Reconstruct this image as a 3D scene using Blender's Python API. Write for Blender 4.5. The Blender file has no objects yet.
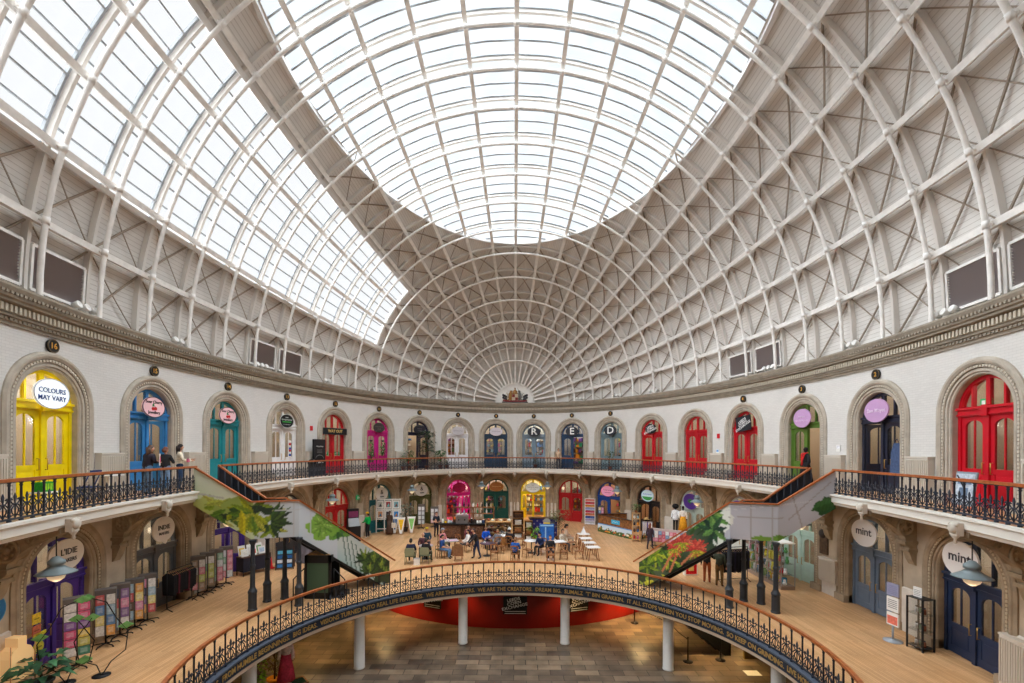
import bpy, math, random
from mathutils import Vector, Matrix
PI = math.pi
random.seed(7)
sc = bpy.context.scene
COL = sc.collection

# ---------------------------------------------------------------- camera
# hall axis = +y, ground floor z = 0, hall centre at the origin (metres)
EYE = Vector((0.0, -18.34, 6.10))
cam_d = bpy.data.cameras.new('camera')
cam = bpy.data.objects.new('camera', cam_d)
COL.objects.link(cam)
cam_d.sensor_width = 36.0
cam_d.lens = 455.0 / 1024.0 * 36.0
cam_d.shift_x = -2.8 / 1024.0
cam_d.shift_y = 107.5 / 1024.0
cam_d.clip_start = 0.05
cam.location = EYE
cam.rotation_euler = (Matrix.Rotation(PI / 2, 3, 'X') @ Matrix.Rotation(0.0047, 3, 'Z')).to_euler()
sc.camera = cam

# ---------------------------------------------------------------- sky, exposure
world = bpy.data.worlds.new('overcast_sky')
sc.world = world
world.use_nodes = True
wn = world.node_tree
wn.nodes.clear()
bg = wn.nodes.new('ShaderNodeBackground')
wo = wn.nodes.new('ShaderNodeOutputWorld')
bg.inputs['Color'].default_value = (0.97, 0.985, 1.0, 1)
SKY = 1.04
bg.inputs['Strength'].default_value = SKY
wn.links.new(bg.outputs[0], wo.inputs[0])
sun_d = bpy.data.lights.new('overcast_daylight', 'SUN')      # bright cloud cover: a very wide, soft sun
sun_d.energy = 19.0; sun_d.angle = math.radians(140); sun_d.color = (0.95, 0.98, 1.0)
sun = bpy.data.objects.new('overcast_daylight', sun_d); COL.objects.link(sun)
sun.rotation_euler = (0, math.radians(-14), 0)
vs = sc.view_settings
vs.view_transform = 'Standard'
vs.look = 'None'
vs.exposure = 0.0
vs.gamma = 1.0
vs.use_curve_mapping = False
cy = sc.cycles
cy.max_bounces = 10
cy.diffuse_bounces = 6
cy.glossy_bounces = 3
cy.transparent_max_bounces = 12
cy.transmission_bounces = 4
cy.caustics_reflective = False
cy.caustics_refractive = False
cy.sample_clamp_indirect = 6.0
cy.use_denoising = True
LAMP = 1.0          # strength of the added shop and pendant lights, and of the downlights

# ---------------------------------------------------------------- materials
def lin(c):
    c = c / 255.0
    return c / 12.92 if c <= 0.04045 else ((c + 0.055) / 1.055) ** 2.4
def rgb(c): return (lin(c[0]), lin(c[1]), lin(c[2]), 1.0)
MATS = {}
def mat(name, c, rough=0.6, vary=0.0, scale=4.0, metal=0.0, emit=0.0, spec=0.35):
    """plain procedural material: a colour with soft noise mottling"""
    if name in MATS: return MATS[name]
    m = bpy.data.materials.new(name); m.use_nodes = True
    nt = m.node_tree; b = nt.nodes['Principled BSDF']
    b.inputs['Base Color'].default_value = rgb(c)
    b.inputs['Roughness'].default_value = rough
    b.inputs['Metallic'].default_value = metal
    b.inputs['Specular IOR Level'].default_value = spec
    if emit > 0:
        b.inputs['Emission Color'].default_value = rgb(c)
        b.inputs['Emission Strength'].default_value = emit
    if vary > 0:
        tc = nt.nodes.new('ShaderNodeTexCoord')
        n = nt.nodes.new('ShaderNodeTexNoise'); n.inputs['Scale'].default_value = scale
        n.inputs['Detail'].default_value = 5
        r = nt.nodes.new('ShaderNodeValToRGB')
        c0 = tuple(max(0, x * (1 - vary)) for x in c); c1 = tuple(min(255, x * (1 + vary)) for x in c)
        r.color_ramp.elements[0].position = 0.35; r.color_ramp.elements[1].position = 0.65
        r.color_ramp.elements[0].color = rgb(c0); r.color_ramp.elements[1].color = rgb(c1)
        nt.links.new(tc.outputs['Object'], n.inputs['Vector'])
        nt.links.new(n.outputs['Fac'], r.inputs['Fac'])
        nt.links.new(r.outputs['Color'], b.inputs['Base Color'])
    MATS[name] = m
    return m

def glass_mat(name, tint=(0.95, 0.97, 0.98), clear=0.85, rough=0.05, frost=0.0):
    m = bpy.data.materials.new(name); m.use_nodes = True
    nt = m.node_tree; nt.nodes.clear()
    o = nt.nodes.new('ShaderNodeOutputMaterial')
    t = nt.nodes.new('ShaderNodeBsdfTransparent'); t.inputs['Color'].default_value = (*tint, 1)
    g = nt.nodes.new('ShaderNodeBsdfGlossy'); g.inputs['Roughness'].default_value = rough
    mx = nt.nodes.new('ShaderNodeMixShader'); mx.inputs[0].default_value = 1 - clear
    nt.links.new(t.outputs[0], mx.inputs[1]); nt.links.new(g.outputs[0], mx.inputs[2])
    last = mx
    if frost > 0:
        tr = nt.nodes.new('ShaderNodeBsdfTranslucent'); tr.inputs['Color'].default_value = (*tint, 1)
        tc = nt.nodes.new('ShaderNodeTexCoord'); n = nt.nodes.new('ShaderNodeTexNoise')
        n.inputs['Scale'].default_value = 0.9; n.inputs['Detail'].default_value = 6
        mr = nt.nodes.new('ShaderNodeMapRange'); mr.inputs[1].default_value = 0.4; mr.inputs[2].default_value = 0.62
        mr.inputs[3].default_value = frost * 0.35; mr.inputs[4].default_value = frost
        m2 = nt.nodes.new('ShaderNodeMixShader')
        nt.links.new(tc.outputs['Object'], n.inputs['Vector']); nt.links.new(n.outputs['Fac'], mr.inputs[0])
        nt.links.new(mr.outputs[0], m2.inputs[0])
        nt.links.new(mx.outputs[0], m2.inputs[1]); nt.links.new(tr.outputs[0], m2.inputs[2])
        last = m2
    nt.links.new(last.outputs[0], o.inputs[0])
    MATS[name] = m
    return m

def paint_mat(name, rough=0.45):
    """colour comes from the mesh's own printed pattern (a colour attribute called print)"""
    m = bpy.data.materials.new(name); m.use_nodes = True
    nt = m.node_tree; b = nt.nodes['Principled BSDF']; b.inputs['Roughness'].default_value = rough
    a = nt.nodes.new('ShaderNodeAttribute'); a.attribute_name = 'print'
    nt.links.new(a.outputs['Color'], b.inputs['Base Color'])
    MATS[name] = m
    return m

def brick_mat(name, c1, c2, mortar, w, h, msize, rough, rot=0.0, uv=False, vary=0.12, nscale=3.0, bump=0.0, offset=0.5):
    m = bpy.data.materials.new(name); m.use_nodes = True
    nt = m.node_tree; b = nt.nodes['Principled BSDF']; b.inputs['Roughness'].default_value = rough
    b.inputs['Specular IOR Level'].default_value = 0.3
    tc = nt.nodes.new('ShaderNodeTexCoord'); mp = nt.nodes.new('ShaderNodeMapping')
    mp.inputs['Rotation'].default_value = (0, 0, rot)
    br = nt.nodes.new('ShaderNodeTexBrick')
    br.inputs['Scale'].default_value = 1.0
    br.inputs['Color1'].default_value = rgb(c1); br.inputs['Color2'].default_value = rgb(c2)
    br.inputs['Mortar'].default_value = rgb(mortar)
    br.inputs['Brick Width'].default_value = w; br.inputs['Row Height'].default_value = h
    br.inputs['Mortar Size'].default_value = msize; br.offset = offset
    n = nt.nodes.new('ShaderNodeTexNoise'); n.inputs['Scale'].default_value = nscale; n.inputs['Detail'].default_value = 6
    hs = nt.nodes.new('ShaderNodeHueSaturation')
    mr = nt.nodes.new('ShaderNodeMapRange'); mr.inputs[1].default_value = 0.3; mr.inputs[2].default_value = 0.7
    mr.inputs[3].default_value = 1 - vary; mr.inputs[4].default_value = 1 + vary
    nt.links.new(tc.outputs['UV' if uv else 'Object'], mp.inputs[0]); nt.links.new(mp.outputs[0], br.inputs['Vector'])
    nt.links.new(tc.outputs['Object'], n.inputs['Vector']); nt.links.new(n.outputs['Fac'], mr.inputs[0])
    nt.links.new(mr.outputs[0], hs.inputs['Value']); nt.links.new(br.outputs['Color'], hs.inputs['Color'])
    nt.links.new(hs.outputs['Color'], b.inputs['Base Color'])
    if bump:
        bp = nt.nodes.new('ShaderNodeBump'); bp.inputs['Strength'].default_value = bump; bp.inputs['Distance'].default_value = 0.02
        nt.links.new(br.outputs['Fac'], bp.inputs['Height']); bp.invert = True
        nt.links.new(bp.outputs[0], b.inputs['Normal'])
    MATS[name] = m
    return m

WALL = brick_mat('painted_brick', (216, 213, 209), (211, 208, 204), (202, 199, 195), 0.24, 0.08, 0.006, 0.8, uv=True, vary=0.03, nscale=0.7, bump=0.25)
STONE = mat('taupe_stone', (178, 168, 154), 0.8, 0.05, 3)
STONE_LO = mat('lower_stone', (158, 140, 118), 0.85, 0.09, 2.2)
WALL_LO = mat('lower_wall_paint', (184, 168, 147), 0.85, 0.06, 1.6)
PALE = mat('pale_plinth_paint', (214, 206, 196), 0.8, 0.03)
CORN = mat('cornice_stone', (152, 143, 129), 0.8, 0.05, 3)
CORN_D = mat('cornice_shadow_band', (138, 127, 110), 0.85)
BOARD = brick_mat('roof_boarding', (216, 212, 207), (210, 205, 200), (178, 171, 163), 60.0, 0.155, 0.009, 0.8, uv=True, vary=0.07, nscale=0.5, bump=0.3)
IRON = mat('painted_iron', (234, 231, 227), 0.55, 0.03)
ROD = mat('brace_rod', (148, 134, 120), 0.6)
WOODF = brick_mat('oak_boards', (214, 170, 124), (194, 148, 102), (160, 118, 78), 1.9, 0.085, 0.004, 0.38, rot=PI / 2, vary=0.1, nscale=0.9)
FLAG = brick_mat('stone_flags', (128, 110, 90), (84, 72, 62), (58, 50, 43), 0.95, 0.42, 0.014, 0.32, rot=0.0, vary=0.35, nscale=1.2, bump=0.35)
NAVY = mat('dark_navy_iron', (34, 42, 56), 0.45, spec=0.5)
RAILW = mat('varnished_handrail', (164, 92, 48), 0.35, 0.1, 9, spec=0.5)
FASC = mat('gallery_fascia_paint', (226, 222, 214), 0.7)
FASCN = mat('navy_fascia', (38, 48, 64), 0.5)
GOLD = mat('gold_letters', (186, 148, 84), 0.45)
GLASS = glass_mat('door_glass', (0.86, 0.89, 0.9), 0.9, 0.06)
SKYG = glass_mat('roof_glass', (0.97, 0.98, 0.99), 0.97, 0.2)
SKYF = glass_mat('weathered_roof_glass', (0.87, 0.92, 0.955), 0.97, 0.2, frost=0.05)
WHITE = mat('white_paint', (236, 234, 230), 0.5)
BLACK = mat('black_paint', (24, 24, 26), 0.5)
DARK = mat('charcoal_paint', (46, 50, 56), 0.5)
WOOD = mat('brown_wood', (140, 90, 52), 0.5, 0.15, 8)
WOODP = mat('pale_wood', (206, 160, 104), 0.5, 0.1, 8)
WOODD = mat('dark_carved_wood', (72, 46, 34), 0.45, 0.2, 9)
PRINT = paint_mat('printed_panel', 0.4)
GREEN_L = mat('leaf_green', (62, 104, 48), 0.6, 0.25, 12)
CREAM = mat('shop_interior', (206, 194, 176), 0.8)
RAFT = mat('rafter_paint', (216, 211, 205), 0.6)
CHROME = mat('steel', (170, 172, 176), 0.3, metal=0.9)
BRASS = mat('brass', (190, 150, 80), 0.35, metal=0.8)

# ---------------------------------------------------------------- mesh builder
I4 = Matrix.Identity(4)
class MB:
    def __init__(s): s.v = []; s.f = []; s.m = []; s.s = []; s.uv = None; s.c = None
    def add(s, V, F, mi=0, sm=False, M=None):
        o = len(s.v)
        s.v += [tuple(M @ Vector(p)) if M else tuple(p) for p in V]
        s.f += [tuple(i + o for i in q) for q in F]
        s.m += [mi] * len(F); s.s += [sm] * len(F)
    def box(s, x0, x1, y0, y1, z0, z1, mi=0, M=None):
        V = [(x, y, z) for z in (z0, z1) for y in (y0, y1) for x in (x0, x1)]
        s.add(V, [(0, 2, 3, 1), (4, 5, 7, 6), (0, 1, 5, 4), (2, 6, 7, 3), (0, 4, 6, 2), (1, 3, 7, 5)], mi, False, M)
    def cbox(s, c, d, mi=0, M=None):
        s.box(c[0] - d[0] / 2, c[0] + d[0] / 2, c[1] - d[1] / 2, c[1] + d[1] / 2, c[2] - d[2] / 2, c[2] + d[2] / 2, mi, M)
    def tube(s, P, r, n=6, mi=0, sm=True, closed=False, M=None, up=None, flat=None):
        """round (or rectangular when flat=(w,h)) section swept along points; r may be a list"""
        P = [Vector(p) for p in P]; N = len(P); V = []; F = []
        R = r if isinstance(r, (list, tuple)) else [r] * N
        prev = None
        for i in range(N):
            a = P[(i - 1) % N] if (closed or i > 0) else P[i]
            b = P[(i + 1) % N] if (closed or i < N - 1) else P[i]
            t = (b - a)
            t = t.normalized() if t.length > 1e-9 else Vector((0, 0, 1))
            u = up[i] if isinstance(up, list) else (up if up is not None else prev)
            if u is None: u = Vector((0, 0, 1)) if abs(t.z) < 0.9 else Vector((1, 0, 0))
            u = Vector(u); x = t.cross(u)
            if x.length < 1e-6: x = t.cross(Vector((0.3, 0.5, 0.8)))
            x.normalize(); y = x.cross(t).normalized()
            prev = y
            if flat:
                w, h = flat[0] / 2, flat[1] / 2
                for p, q in ((-w, -h), (w, -h), (w, h), (-w, h)): V.append(P[i] + x * p + y * q)
            else:
                for k in range(n):
                    A = 2 * PI * k / n
                    V.append(P[i] + (x * math.cos(A) + y * math.sin(A)) * R[i])
        k = 4 if flat else n
        for i in range(N if closed else N - 1):
            for j in range(k):
                a = i * k + j; b = i * k + (j + 1) % k; c = ((i + 1) % N) * k + (j + 1) % k; d = ((i + 1) % N) * k + j
                F.append((a, b, c, d))
        if not closed:
            F.append(tuple(range(k))[::-1]); F.append(tuple((N - 1) * k + j for j in range(k)))
        s.add(V, F, mi, sm and not flat, M)
    def lathe(s, prof, n=10, mi=0, sm=True, M=None):
        V = []; F = []
        for r, z in prof:
            for k in range(n):
                A = 2 * PI * k / n; V.append((r * math.cos(A), r * math.sin(A), z))
        for i in range(len(prof) - 1):
            for k in range(n):
                F.append((i * n + k, i * n + (k + 1) % n, (i + 1) * n + (k + 1) % n, (i + 1) * n + k))
        F.append(tuple(range(n))[::-1]); F.append(tuple((len(prof) - 1) * n + k for k in range(n)))
        s.add(V, F, mi, sm, M)
    def prism(s, poly, a0, a1, plane='xz', mi=0, M=None):
        """polygon in a plane extruded along the third axis from a0 to a1"""
        def pt(u, v, a): return {'xz': (u, a, v), 'xy': (u, v, a), 'yz': (a, u, v)}[plane]
        n = len(poly)
        V = [pt(u, v, a0) for u, v in poly] + [pt(u, v, a1) for u, v in poly]
        F = [tuple(range(n)), tuple(range(2 * n - 1, n - 1, -1))] + [(i + n, (i + 1) % n + n, (i + 1) % n, i) for i in range(n)]
        s.add(V, F, mi, False, M)
    def ball(s, c, r, n=8, mi=0, sc3=(1, 1, 1), M=None):
        V = []; F = []; h = max(4, n // 2 + 1)
        for i in range(h + 1):
            th = PI * i / h
            for k in range(n):
                ph = 2 * PI * k / n
                V.append((c[0] + r * sc3[0] * math.sin(th) * math.cos(ph), c[1] + r * sc3[1] * math.sin(th) * math.sin(ph), c[2] + r * sc3[2] * math.cos(th)))
        for i in range(h):
            for k in range(n): F.append((i * n + k, (i + 1) * n + k, (i + 1) * n + (k + 1) % n, i * n + (k + 1) % n))
        s.add(V, F, mi, True, M)
    def mesh(s, name, mats):
        me = bpy.data.meshes.new(name)
        me.from_pydata(s.v, [], s.f)
        for m in (mats if isinstance(mats, (list, tuple)) else [mats]): me.materials.append(m)
        me.polygons.foreach_set('material_index', s.m)
        me.polygons.foreach_set('use_smooth', s.s)
        if s.uv:
            u = me.uv_layers.new(name='UVMap')
            for l in me.loops: u.data[l.index].uv = s.uv[l.vertex_index]
        if s.c:
            a = me.color_attributes.new('print', 'FLOAT_COLOR', 'POINT')
            flat = [x for c in s.c for x in c]
            a.data.foreach_set('color', flat)
        me.update()
        return me
    def build(s, name, mats, parent=None):
        return link(name, s.mesh(name, mats), parent)
def link(name, me, parent=None, M=None):
    o = bpy.data.objects.new(name, me); COL.objects.link(o)
    if parent is not None: o.parent = parent
    if M is not None: o.matrix_basis = M
    return o
def tag(o, label=None, cat=None, group=None, kind=None):
    if label: o['label'] = label
    if cat: o['category'] = cat
    if group: o['group'] = group
    if kind: o['kind'] = kind
    return o
def thing(name, label, cat, loc=(0, 0, 0), rz=0.0, group=None, kind=None):
    o = bpy.data.objects.new(name, None); COL.objects.link(o)
    o.empty_display_size = 0.1
    o.location = loc; o.rotation_euler = (0, 0, rz)
    return tag(o, label, cat, group, kind)
def copy_tree(o, parent=None):
    kids = [c for c in o.children]
    c = o.copy(); COL.objects.link(c)
    if parent is not None: c.parent = parent
    for k in kids: copy_tree(k, c)
    return c
def T(x, y, z, rz=0.0): return Matrix.Translation((x, y, z)) @ Matrix.Rotation(rz, 4, 'Z')

_txt = {}
def text_geo(s, size=1.0, depth=0.004):
    """letters as mesh geometry in the x-z plane, centred, facing -y"""
    key = (s, size, depth)
    if key in _txt: return _txt[key]
    cu = bpy.data.curves.new('lettering', 'FONT'); cu.body = s; cu.size = size; cu.extrude = depth
    cu.align_x = 'CENTER'; cu.align_y = 'CENTER'; cu.resolution_u = 2; cu.offset = size * 0.012
    o = bpy.data.objects.new('lettering', cu); COL.objects.link(o)
    dg = bpy.context.evaluated_depsgraph_get()
    me = bpy.data.meshes.new_from_object(o.evaluated_get(dg))
    V = [(v.co.x, -v.co.z, v.co.y) for v in me.vertices]; F = [tuple(p.vertices) for p in me.polygons]
    bpy.data.meshes.remove(me); bpy.data.objects.remove(o); bpy.data.curves.remove(cu)
    _txt[key] = (V, F)
    return V, F
def add_text(mb, s, size, M=None, mi=0, depth=0.004, sx=1.0):
    V, F = text_geo(s, size, depth)
    if sx != 1.0: V = [(x * sx, y, z) for x, y, z in V]
    mb.add(V, F, mi, False, M)

# ---------------------------------------------------------------- the oval plan
A_, B_ = 13.67, 21.69
_NT = 6000
_tt = [PI * 1.0 * i / _NT for i in range(_NT + 1)]
_L = [0.0]
for _i in range(_NT):
    a0, a1 = _tt[_i], _tt[_i + 1]
    _L.append(_L[-1] + math.hypot(A_ * (math.sin(a1) - math.sin(a0)), B_ * (math.cos(a1) - math.cos(a0))))
HALF = _L[-1]
def par(s):
    """plan angle for arc length s measured along the wall from the far end (+ = right)"""
    import bisect
    q = min(abs(s), HALF - 1e-6); i = max(1, bisect.bisect_left(_L, q)); f = (q - _L[i - 1]) / (_L[i] - _L[i - 1])
    t = _tt[i - 1] + f * (_tt[i] - _tt[i - 1])
    return t if s >= 0 else -t
def nrm(t):
    n = Vector((math.sin(t) / A_, math.cos(t) / B_, 0)); return n.normalized()     # outward
def W(s, z, d=0.0):
    """point on the wall: d = metres in from the wall face toward the hall"""
    if z < 4.061: d += .3                      # the ground-storey wall is thicker
    t = par(s); p = Vector((A_ * math.sin(t), B_ * math.cos(t), z)) - nrm(t) * d
    return p
def WM(s, z, d=0.0):
    """local frame on the wall: x to the right as seen from the hall, y into the wall, z up"""
    n = nrm(par(s)); p = W(s, z, d)
    return p, math.atan2(-n.x, n.y)
def ring(mb, prof, s0, s1, step=0.5, mi=0, sm=False, closed_prof=False, uv=None):
    """sweep a (d, z) profile along the wall from s0 to s1"""
    n = max(2, int(abs(s1 - s0) / step)); k = len(prof); V = []; F = []
    for i in range(n + 1):
        s = s0 + (s1 - s0) * i / n
        for d, z in prof: V.append(W(s, z, d))
    for i in range(n):
        for j in range(k if closed_prof else k - 1):
            a = i * k + j; b = i * k + (j + 1) % k
            F.append((a, a + k, b + k, b))
    mb.add(V, F, mi, sm)
ZG = 4.48            # gallery floor
BAY = [1.67, 5.12, 8.75, 12.63, 16.69, 20.81, 25.08, 29.33, 33.53, 37.7]
BAYS = [-s for s in BAY[::-1]] + BAY
PIER = [(BAYS[i] + BAYS[i + 1]) / 2 for i in range(len(BAYS) - 1)]
# ================================================================= SETTING
VC = Vector((0, -5.91, 0)); VR = 7.9          # the round opening in the ground floor
def ray_ellipse(ang, a, b):
    dx, dy = math.sin(ang), math.cos(ang)
    qa = (dx / a) ** 2 + (dy / b) ** 2; qb = 2 * VC.y * dy / b ** 2; qc = (VC.y / b) ** 2 - 1
    r = (-qb + math.sqrt(qb * qb - 4 * qa * qc)) / (2 * qa)
    return Vector((dx * r, VC.y + dy * r, 0))
def ground_floor():
    mb = MB(); n = 144; V = []; F = []
    for i in range(n):
        a = 2 * PI * i / n
        c = VC + Vector((math.sin(a), math.cos(a), 0)) * VR
        o = ray_ellipse(a, A_ + 3.2, B_ + 3.2)
        V += [c, o, o + Vector((0, 0, -.4)), c + Vector((0, 0, -.4))]
    for i in range(n):
        a, b = i * 4, ((i + 1) % n) * 4
        F += [(a, a + 1, b + 1, b), (a + 1, a + 2, b + 2, b + 1), (a + 2, a + 3, b + 3, b + 2), (a + 3, a, b, b + 3)]
    mb.add(V, F); mb.m = [0, 1, 1, 1] * n
    return tag(mb.build('floor', [WOODF, mat('slab_underside', (150, 138, 124), 0.8)]), 'pale oak boarded ground floor around the round opening', 'floor', kind='structure')
ground_floor()
mb = MB(); mb.add([(17.5 * math.cos(2 * PI * i / 72), 2 + 17.5 * math.sin(2 * PI * i / 72), -2.6) for i in range(72)], [tuple(range(72))])
tag(mb.build('floor_basement', FLAG), 'dark stone flag floor seen down through the round opening', 'floor', kind='structure')
# basement side walls and the curved red hoarding
mb = MB()
V = []; F = []; n = 64
for i in range(n + 1):
    a = 2 * PI * i / n; V += [(15.5 * math.sin(a), 2 + 15.5 * math.cos(a), -2.62), (15.5 * math.sin(a), 2 + 15.5 * math.cos(a), -.4)]
for i in range(n): F.append((2 * i, 2 * i + 2, 2 * i + 3, 2 * i + 1))
mb.add(V, F)
tag(mb.build('wall_basement', mat('basement_wall', (120, 98, 72), 0.8, 0.1, 2)), kind='structure')
HC = Vector((0, 14.2, 0)); HR_ = 10.5
def hoard(a, z, off=0.0):
    return Vector((HC.x + (HR_ + off) * math.sin(a), HC.y - (HR_ + off) * math.cos(a), z))
mb = MB(); V = []; F = []; n = 48
for i in range(n + 1):
    a = -0.85 + 1.7 * i / n; V += [hoard(a, -2.6), hoard(a, -.4), hoard(a, -.4, -.12), hoard(a, -2.6, -.12)]
for i in range(n):
    for j in range(4): F.append((i * 4 + j, (i + 1) * 4 + j, (i + 1) * 4 + (j + 1) % 4, i * 4 + (j + 1) % 4))
mb.add(V, F)
tag(mb.build('wall_hoarding', mat('red_hoarding', (126, 18, 9), 0.45, 0.05, 1)), 'curved red hoarding at the back of the lower level', 'wall', kind='structure')
# round navy fascia of the opening, with its kerb and lettering
fas = MB(); n = 180
for r0, r1, z0, z1, mi in ((VR - .06, VR + .02, -.30, .02, 0), (VR - .10, VR + .14, .02, .07, 1), (VR - .04, VR + .02, -.42, -.30, 2)):
    V = []; F = []
    for i in range(n):
        a = 2 * PI * i / n
        for r, z in ((r0, z0), (r0, z1), (r1, z1), (r1, z0)): V.append((VC.x + r * math.sin(a), VC.y + r * math.cos(a), z))
    for i in range(n):
        for j in range(4): F.append((i * 4 + j, ((i + 1) % n) * 4 + j, ((i + 1) % n) * 4 + (j + 1) % 4, i * 4 + (j + 1) % 4))
    fas.add(V, F, mi)
fo = fas.build('trim_opening', [FASCN, mat('grey_kerb', (84, 92, 106), 0.5), mat('pale_edge', (206, 184, 160), 0.7)])
tag(fo, 'navy fascia with gold lettering around the round opening', 'fascia', kind='structure')
mb = MB()
WORDS = "SKY SCRAPERS.  FROM HUMBLE BEGINNINGS.  BIG IDEAS.  VISIONS TURNED INTO REAL LIFE FEATURES.  WE ARE THE MAKERS.  WE ARE THE CREATORS.  DREAM BIG.  SLIMALZ  'T' BIN GRAKKIN.  IT ALL STOPS WHEN YOU STOP MOVING.  SO KEEP ON GRINDING.  LIVE HOW YOU DREAM."
V, F = text_geo(WORDS, 0.235, 0.008)
rr = VR - .068
half = max(x for x, y, z in V)
span = 1.80 / half                  # radians each side of the centre line
off = 0.0
V2 = [(VC.x + (rr + y) * math.sin(x * span + off), VC.y + (rr + y) * math.cos(x * span + off), z - .14) for x, y, z in V]
mb.add(V2, F)
mb.build('lettering', GOLD, fo)
# columns under the opening
for k, d in enumerate((-143, -111, -79, -47.5, -16, 16, 47.5, 79, 111, 143)):
    a = math.radians(d); mb = MB()
    mb.lathe([(.215, -2.6), (.215, -2.55), (.205, -2.53), (.205, -.46), (.215, -.44), (.215, -.4)], 16, 0, True, T(VC.x + 8.3 * math.sin(a), VC.y + 8.3 * math.cos(a), 0))
    tag(mb.build('column', WHITE), 'round white column holding up the edge of the round opening', 'column', 'white columns under the opening', 'structure')

# ---- ring walls with arched holes
def wall_ring(name, z0, z1, w, zs, m, label):
    mb = MB(); mb.uv = []
    def strip(s0, s1, za, zb, n):
        V = []; F = []
        for i in range(n + 1):
            s = s0 + (s1 - s0) * i / n
            V += [W(s, za), W(s, zb)]; mb.uv += [(s, za), (s, zb)]
        for i in range(n): F.append((2 * i, 2 * i + 2, 2 * i + 3, 2 * i + 1))
        mb.add(V, F)
    e = [-HALF * .999] + PIER[0:0]
    edges = [BAYS[0] - 2.1] + PIER + [BAYS[-1] + 2.1]
    for i, s in enumerate(BAYS):
        l, r = edges[i], edges[i + 1]
        strip(l, s - w, z0, z1, 4); strip(s + w, r, z0, z1, 4)
        V = []; F = []; n = 20
        for k in range(n + 1):
            th = PI * k / n; q = s - w * math.cos(th); zz = zs + w * math.sin(th)
            V += [W(q, zz), W(q, z1)]; mb.uv += [(q, zz), (q, z1)]
        for k in range(n): F.append((2 * k, 2 * k + 2, 2 * k + 3, 2 * k + 1))
        mb.add(V, F)
    strip(-HALF, edges[0], z0, z1, 30); strip(edges[-1], HALF, z0, z1, 30)
    return tag(mb.build(name, m), label, 'wall', kind='structure')
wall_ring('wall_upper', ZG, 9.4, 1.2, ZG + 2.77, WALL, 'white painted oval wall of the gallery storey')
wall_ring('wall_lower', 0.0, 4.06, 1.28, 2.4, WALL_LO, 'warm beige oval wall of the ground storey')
# pale dado blocks of the ground-storey piers
mb = MB()
for p in PIER:
    ring(mb, [(0.0, 1.5), (.05, 1.46), (.05, 0.0)], p - .42, p + .42, .3)
tag(mb.build('baseboard_lower', PALE), kind='structure')
# shops behind both storeys: back wall, ceiling and party walls
for nm, z0, z1 in (('wall_shops_upper', ZG, 8.9), ('wall_shops_lower', 0.0, 3.95)):
    mb = MB(); ring(mb, [(-.3, z1), (-3.1, z1), (-3.1, z0)], -40, 40, .8)
    for p in PIER:
        a, b = W(p, z0, -.2), W(p, z0, -3.1)
        mb.add([a, b, (b.x, b.y, z1), (a.x, a.y, z1)], [(0, 1, 2, 3)])
    tag(mb.build(nm, CREAM), kind='structure')
# ---- gallery slab, fascia moulding
mb = MB()
ring(mb, [(1.72, ZG), (-3.2, ZG)], -HALF, HALF, .5, 0)
ring(mb, [(1.72, ZG), (1.86, ZG), (1.86, ZG - .07), (1.80, ZG - .10), (1.80, ZG - .30), (1.73, ZG - .34), (1.70, ZG - .418), (-.3, ZG - .418)], -HALF, HALF, .4, 1)
tag(mb.build('gallery_floor', [WOODF, FASC]), 'white edged oval gallery running round the hall', 'gallery', kind='structure')

# ---- main cornice with dentils and egg band
mb = MB()
ring(mb, [(0, 9.22), (.05, 9.22), (.05, 9.30), (.10, 9.32), (.10, 9.40), (.16, 9.42), (.16, 9.47), (.13, 9.49), (.13, 9.70), (.33, 9.74), (.33, 9.80), (.40, 9.83), (.40, 9.90), (.46, 9.98), (.50, 10.06), (.50, 10.12), (.0, 10.14), (-.6, 10.14)], -HALF, HALF, .4)
n = 560
for i in range(n):
    s = -38 + 76 * (i + .5) / n
    p, rz = WM(s, 9.6, .19); mb.box(-.036, .036, -.06, .07, -.09, .09, 1, T(p.x, p.y, p.z, rz))
    p, rz = WM(s, 9.36, .10); mb.box(-.028, .028, -.03, .03, -.03, .03, 0, T(p.x, p.y, p.z, rz))
    p, rz = WM(s, 9.93, .43); mb.box(-.04, .04, -.03, .03, -.035, .035, 0, T(p.x, p.y, p.z, rz))
tag(mb.build('trim_1', [CORN, mat('dentil_stone', (196, 187, 170), 0.8)]), 'taupe dentil cornice running round the hall under the roof', 'cornice', kind='structure')

# ================================================================= ROOF
ZS = 10.15
def SK(phi, y, off=0.0):
    """point on the roof vault: phi degrees from the right springing, y along the hall"""
    a, b = 13.27 + off, 21.3 + off
    k = math.sqrt(max(0.0, 1 - (y / b) ** 2)); f = math.radians(phi)
    return Vector((a * k * math.cos(f), y, ZS + a * k * math.sin(f)))
def SN(phi, y, off=0.0):
    p = SK(phi, y, off); a, b = 13.27 + off, 21.3 + off
    return Vector((p.x / a ** 2, p.y / b ** 2, (p.z - ZS) / a ** 2)).normalized()
OFF = .58; ZCUT = 10.65
def yedge(phi):
    a, b = 13.27 + OFF, 21.3 + OFF
    q = ZCUT / (a * math.sin(math.radians(phi)))
    return b * math.sqrt(max(0.0, 1 - q * q)) if q < 1 else 0.0
PHI0 = math.degrees(math.asin(ZCUT / (13.27 + OFF)))         # 50.3
GL0, GL1, GLY = 180 - 17.4, 180 - 43.3, 14.15                  # the side window of the vault
YP = 21.72
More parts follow.
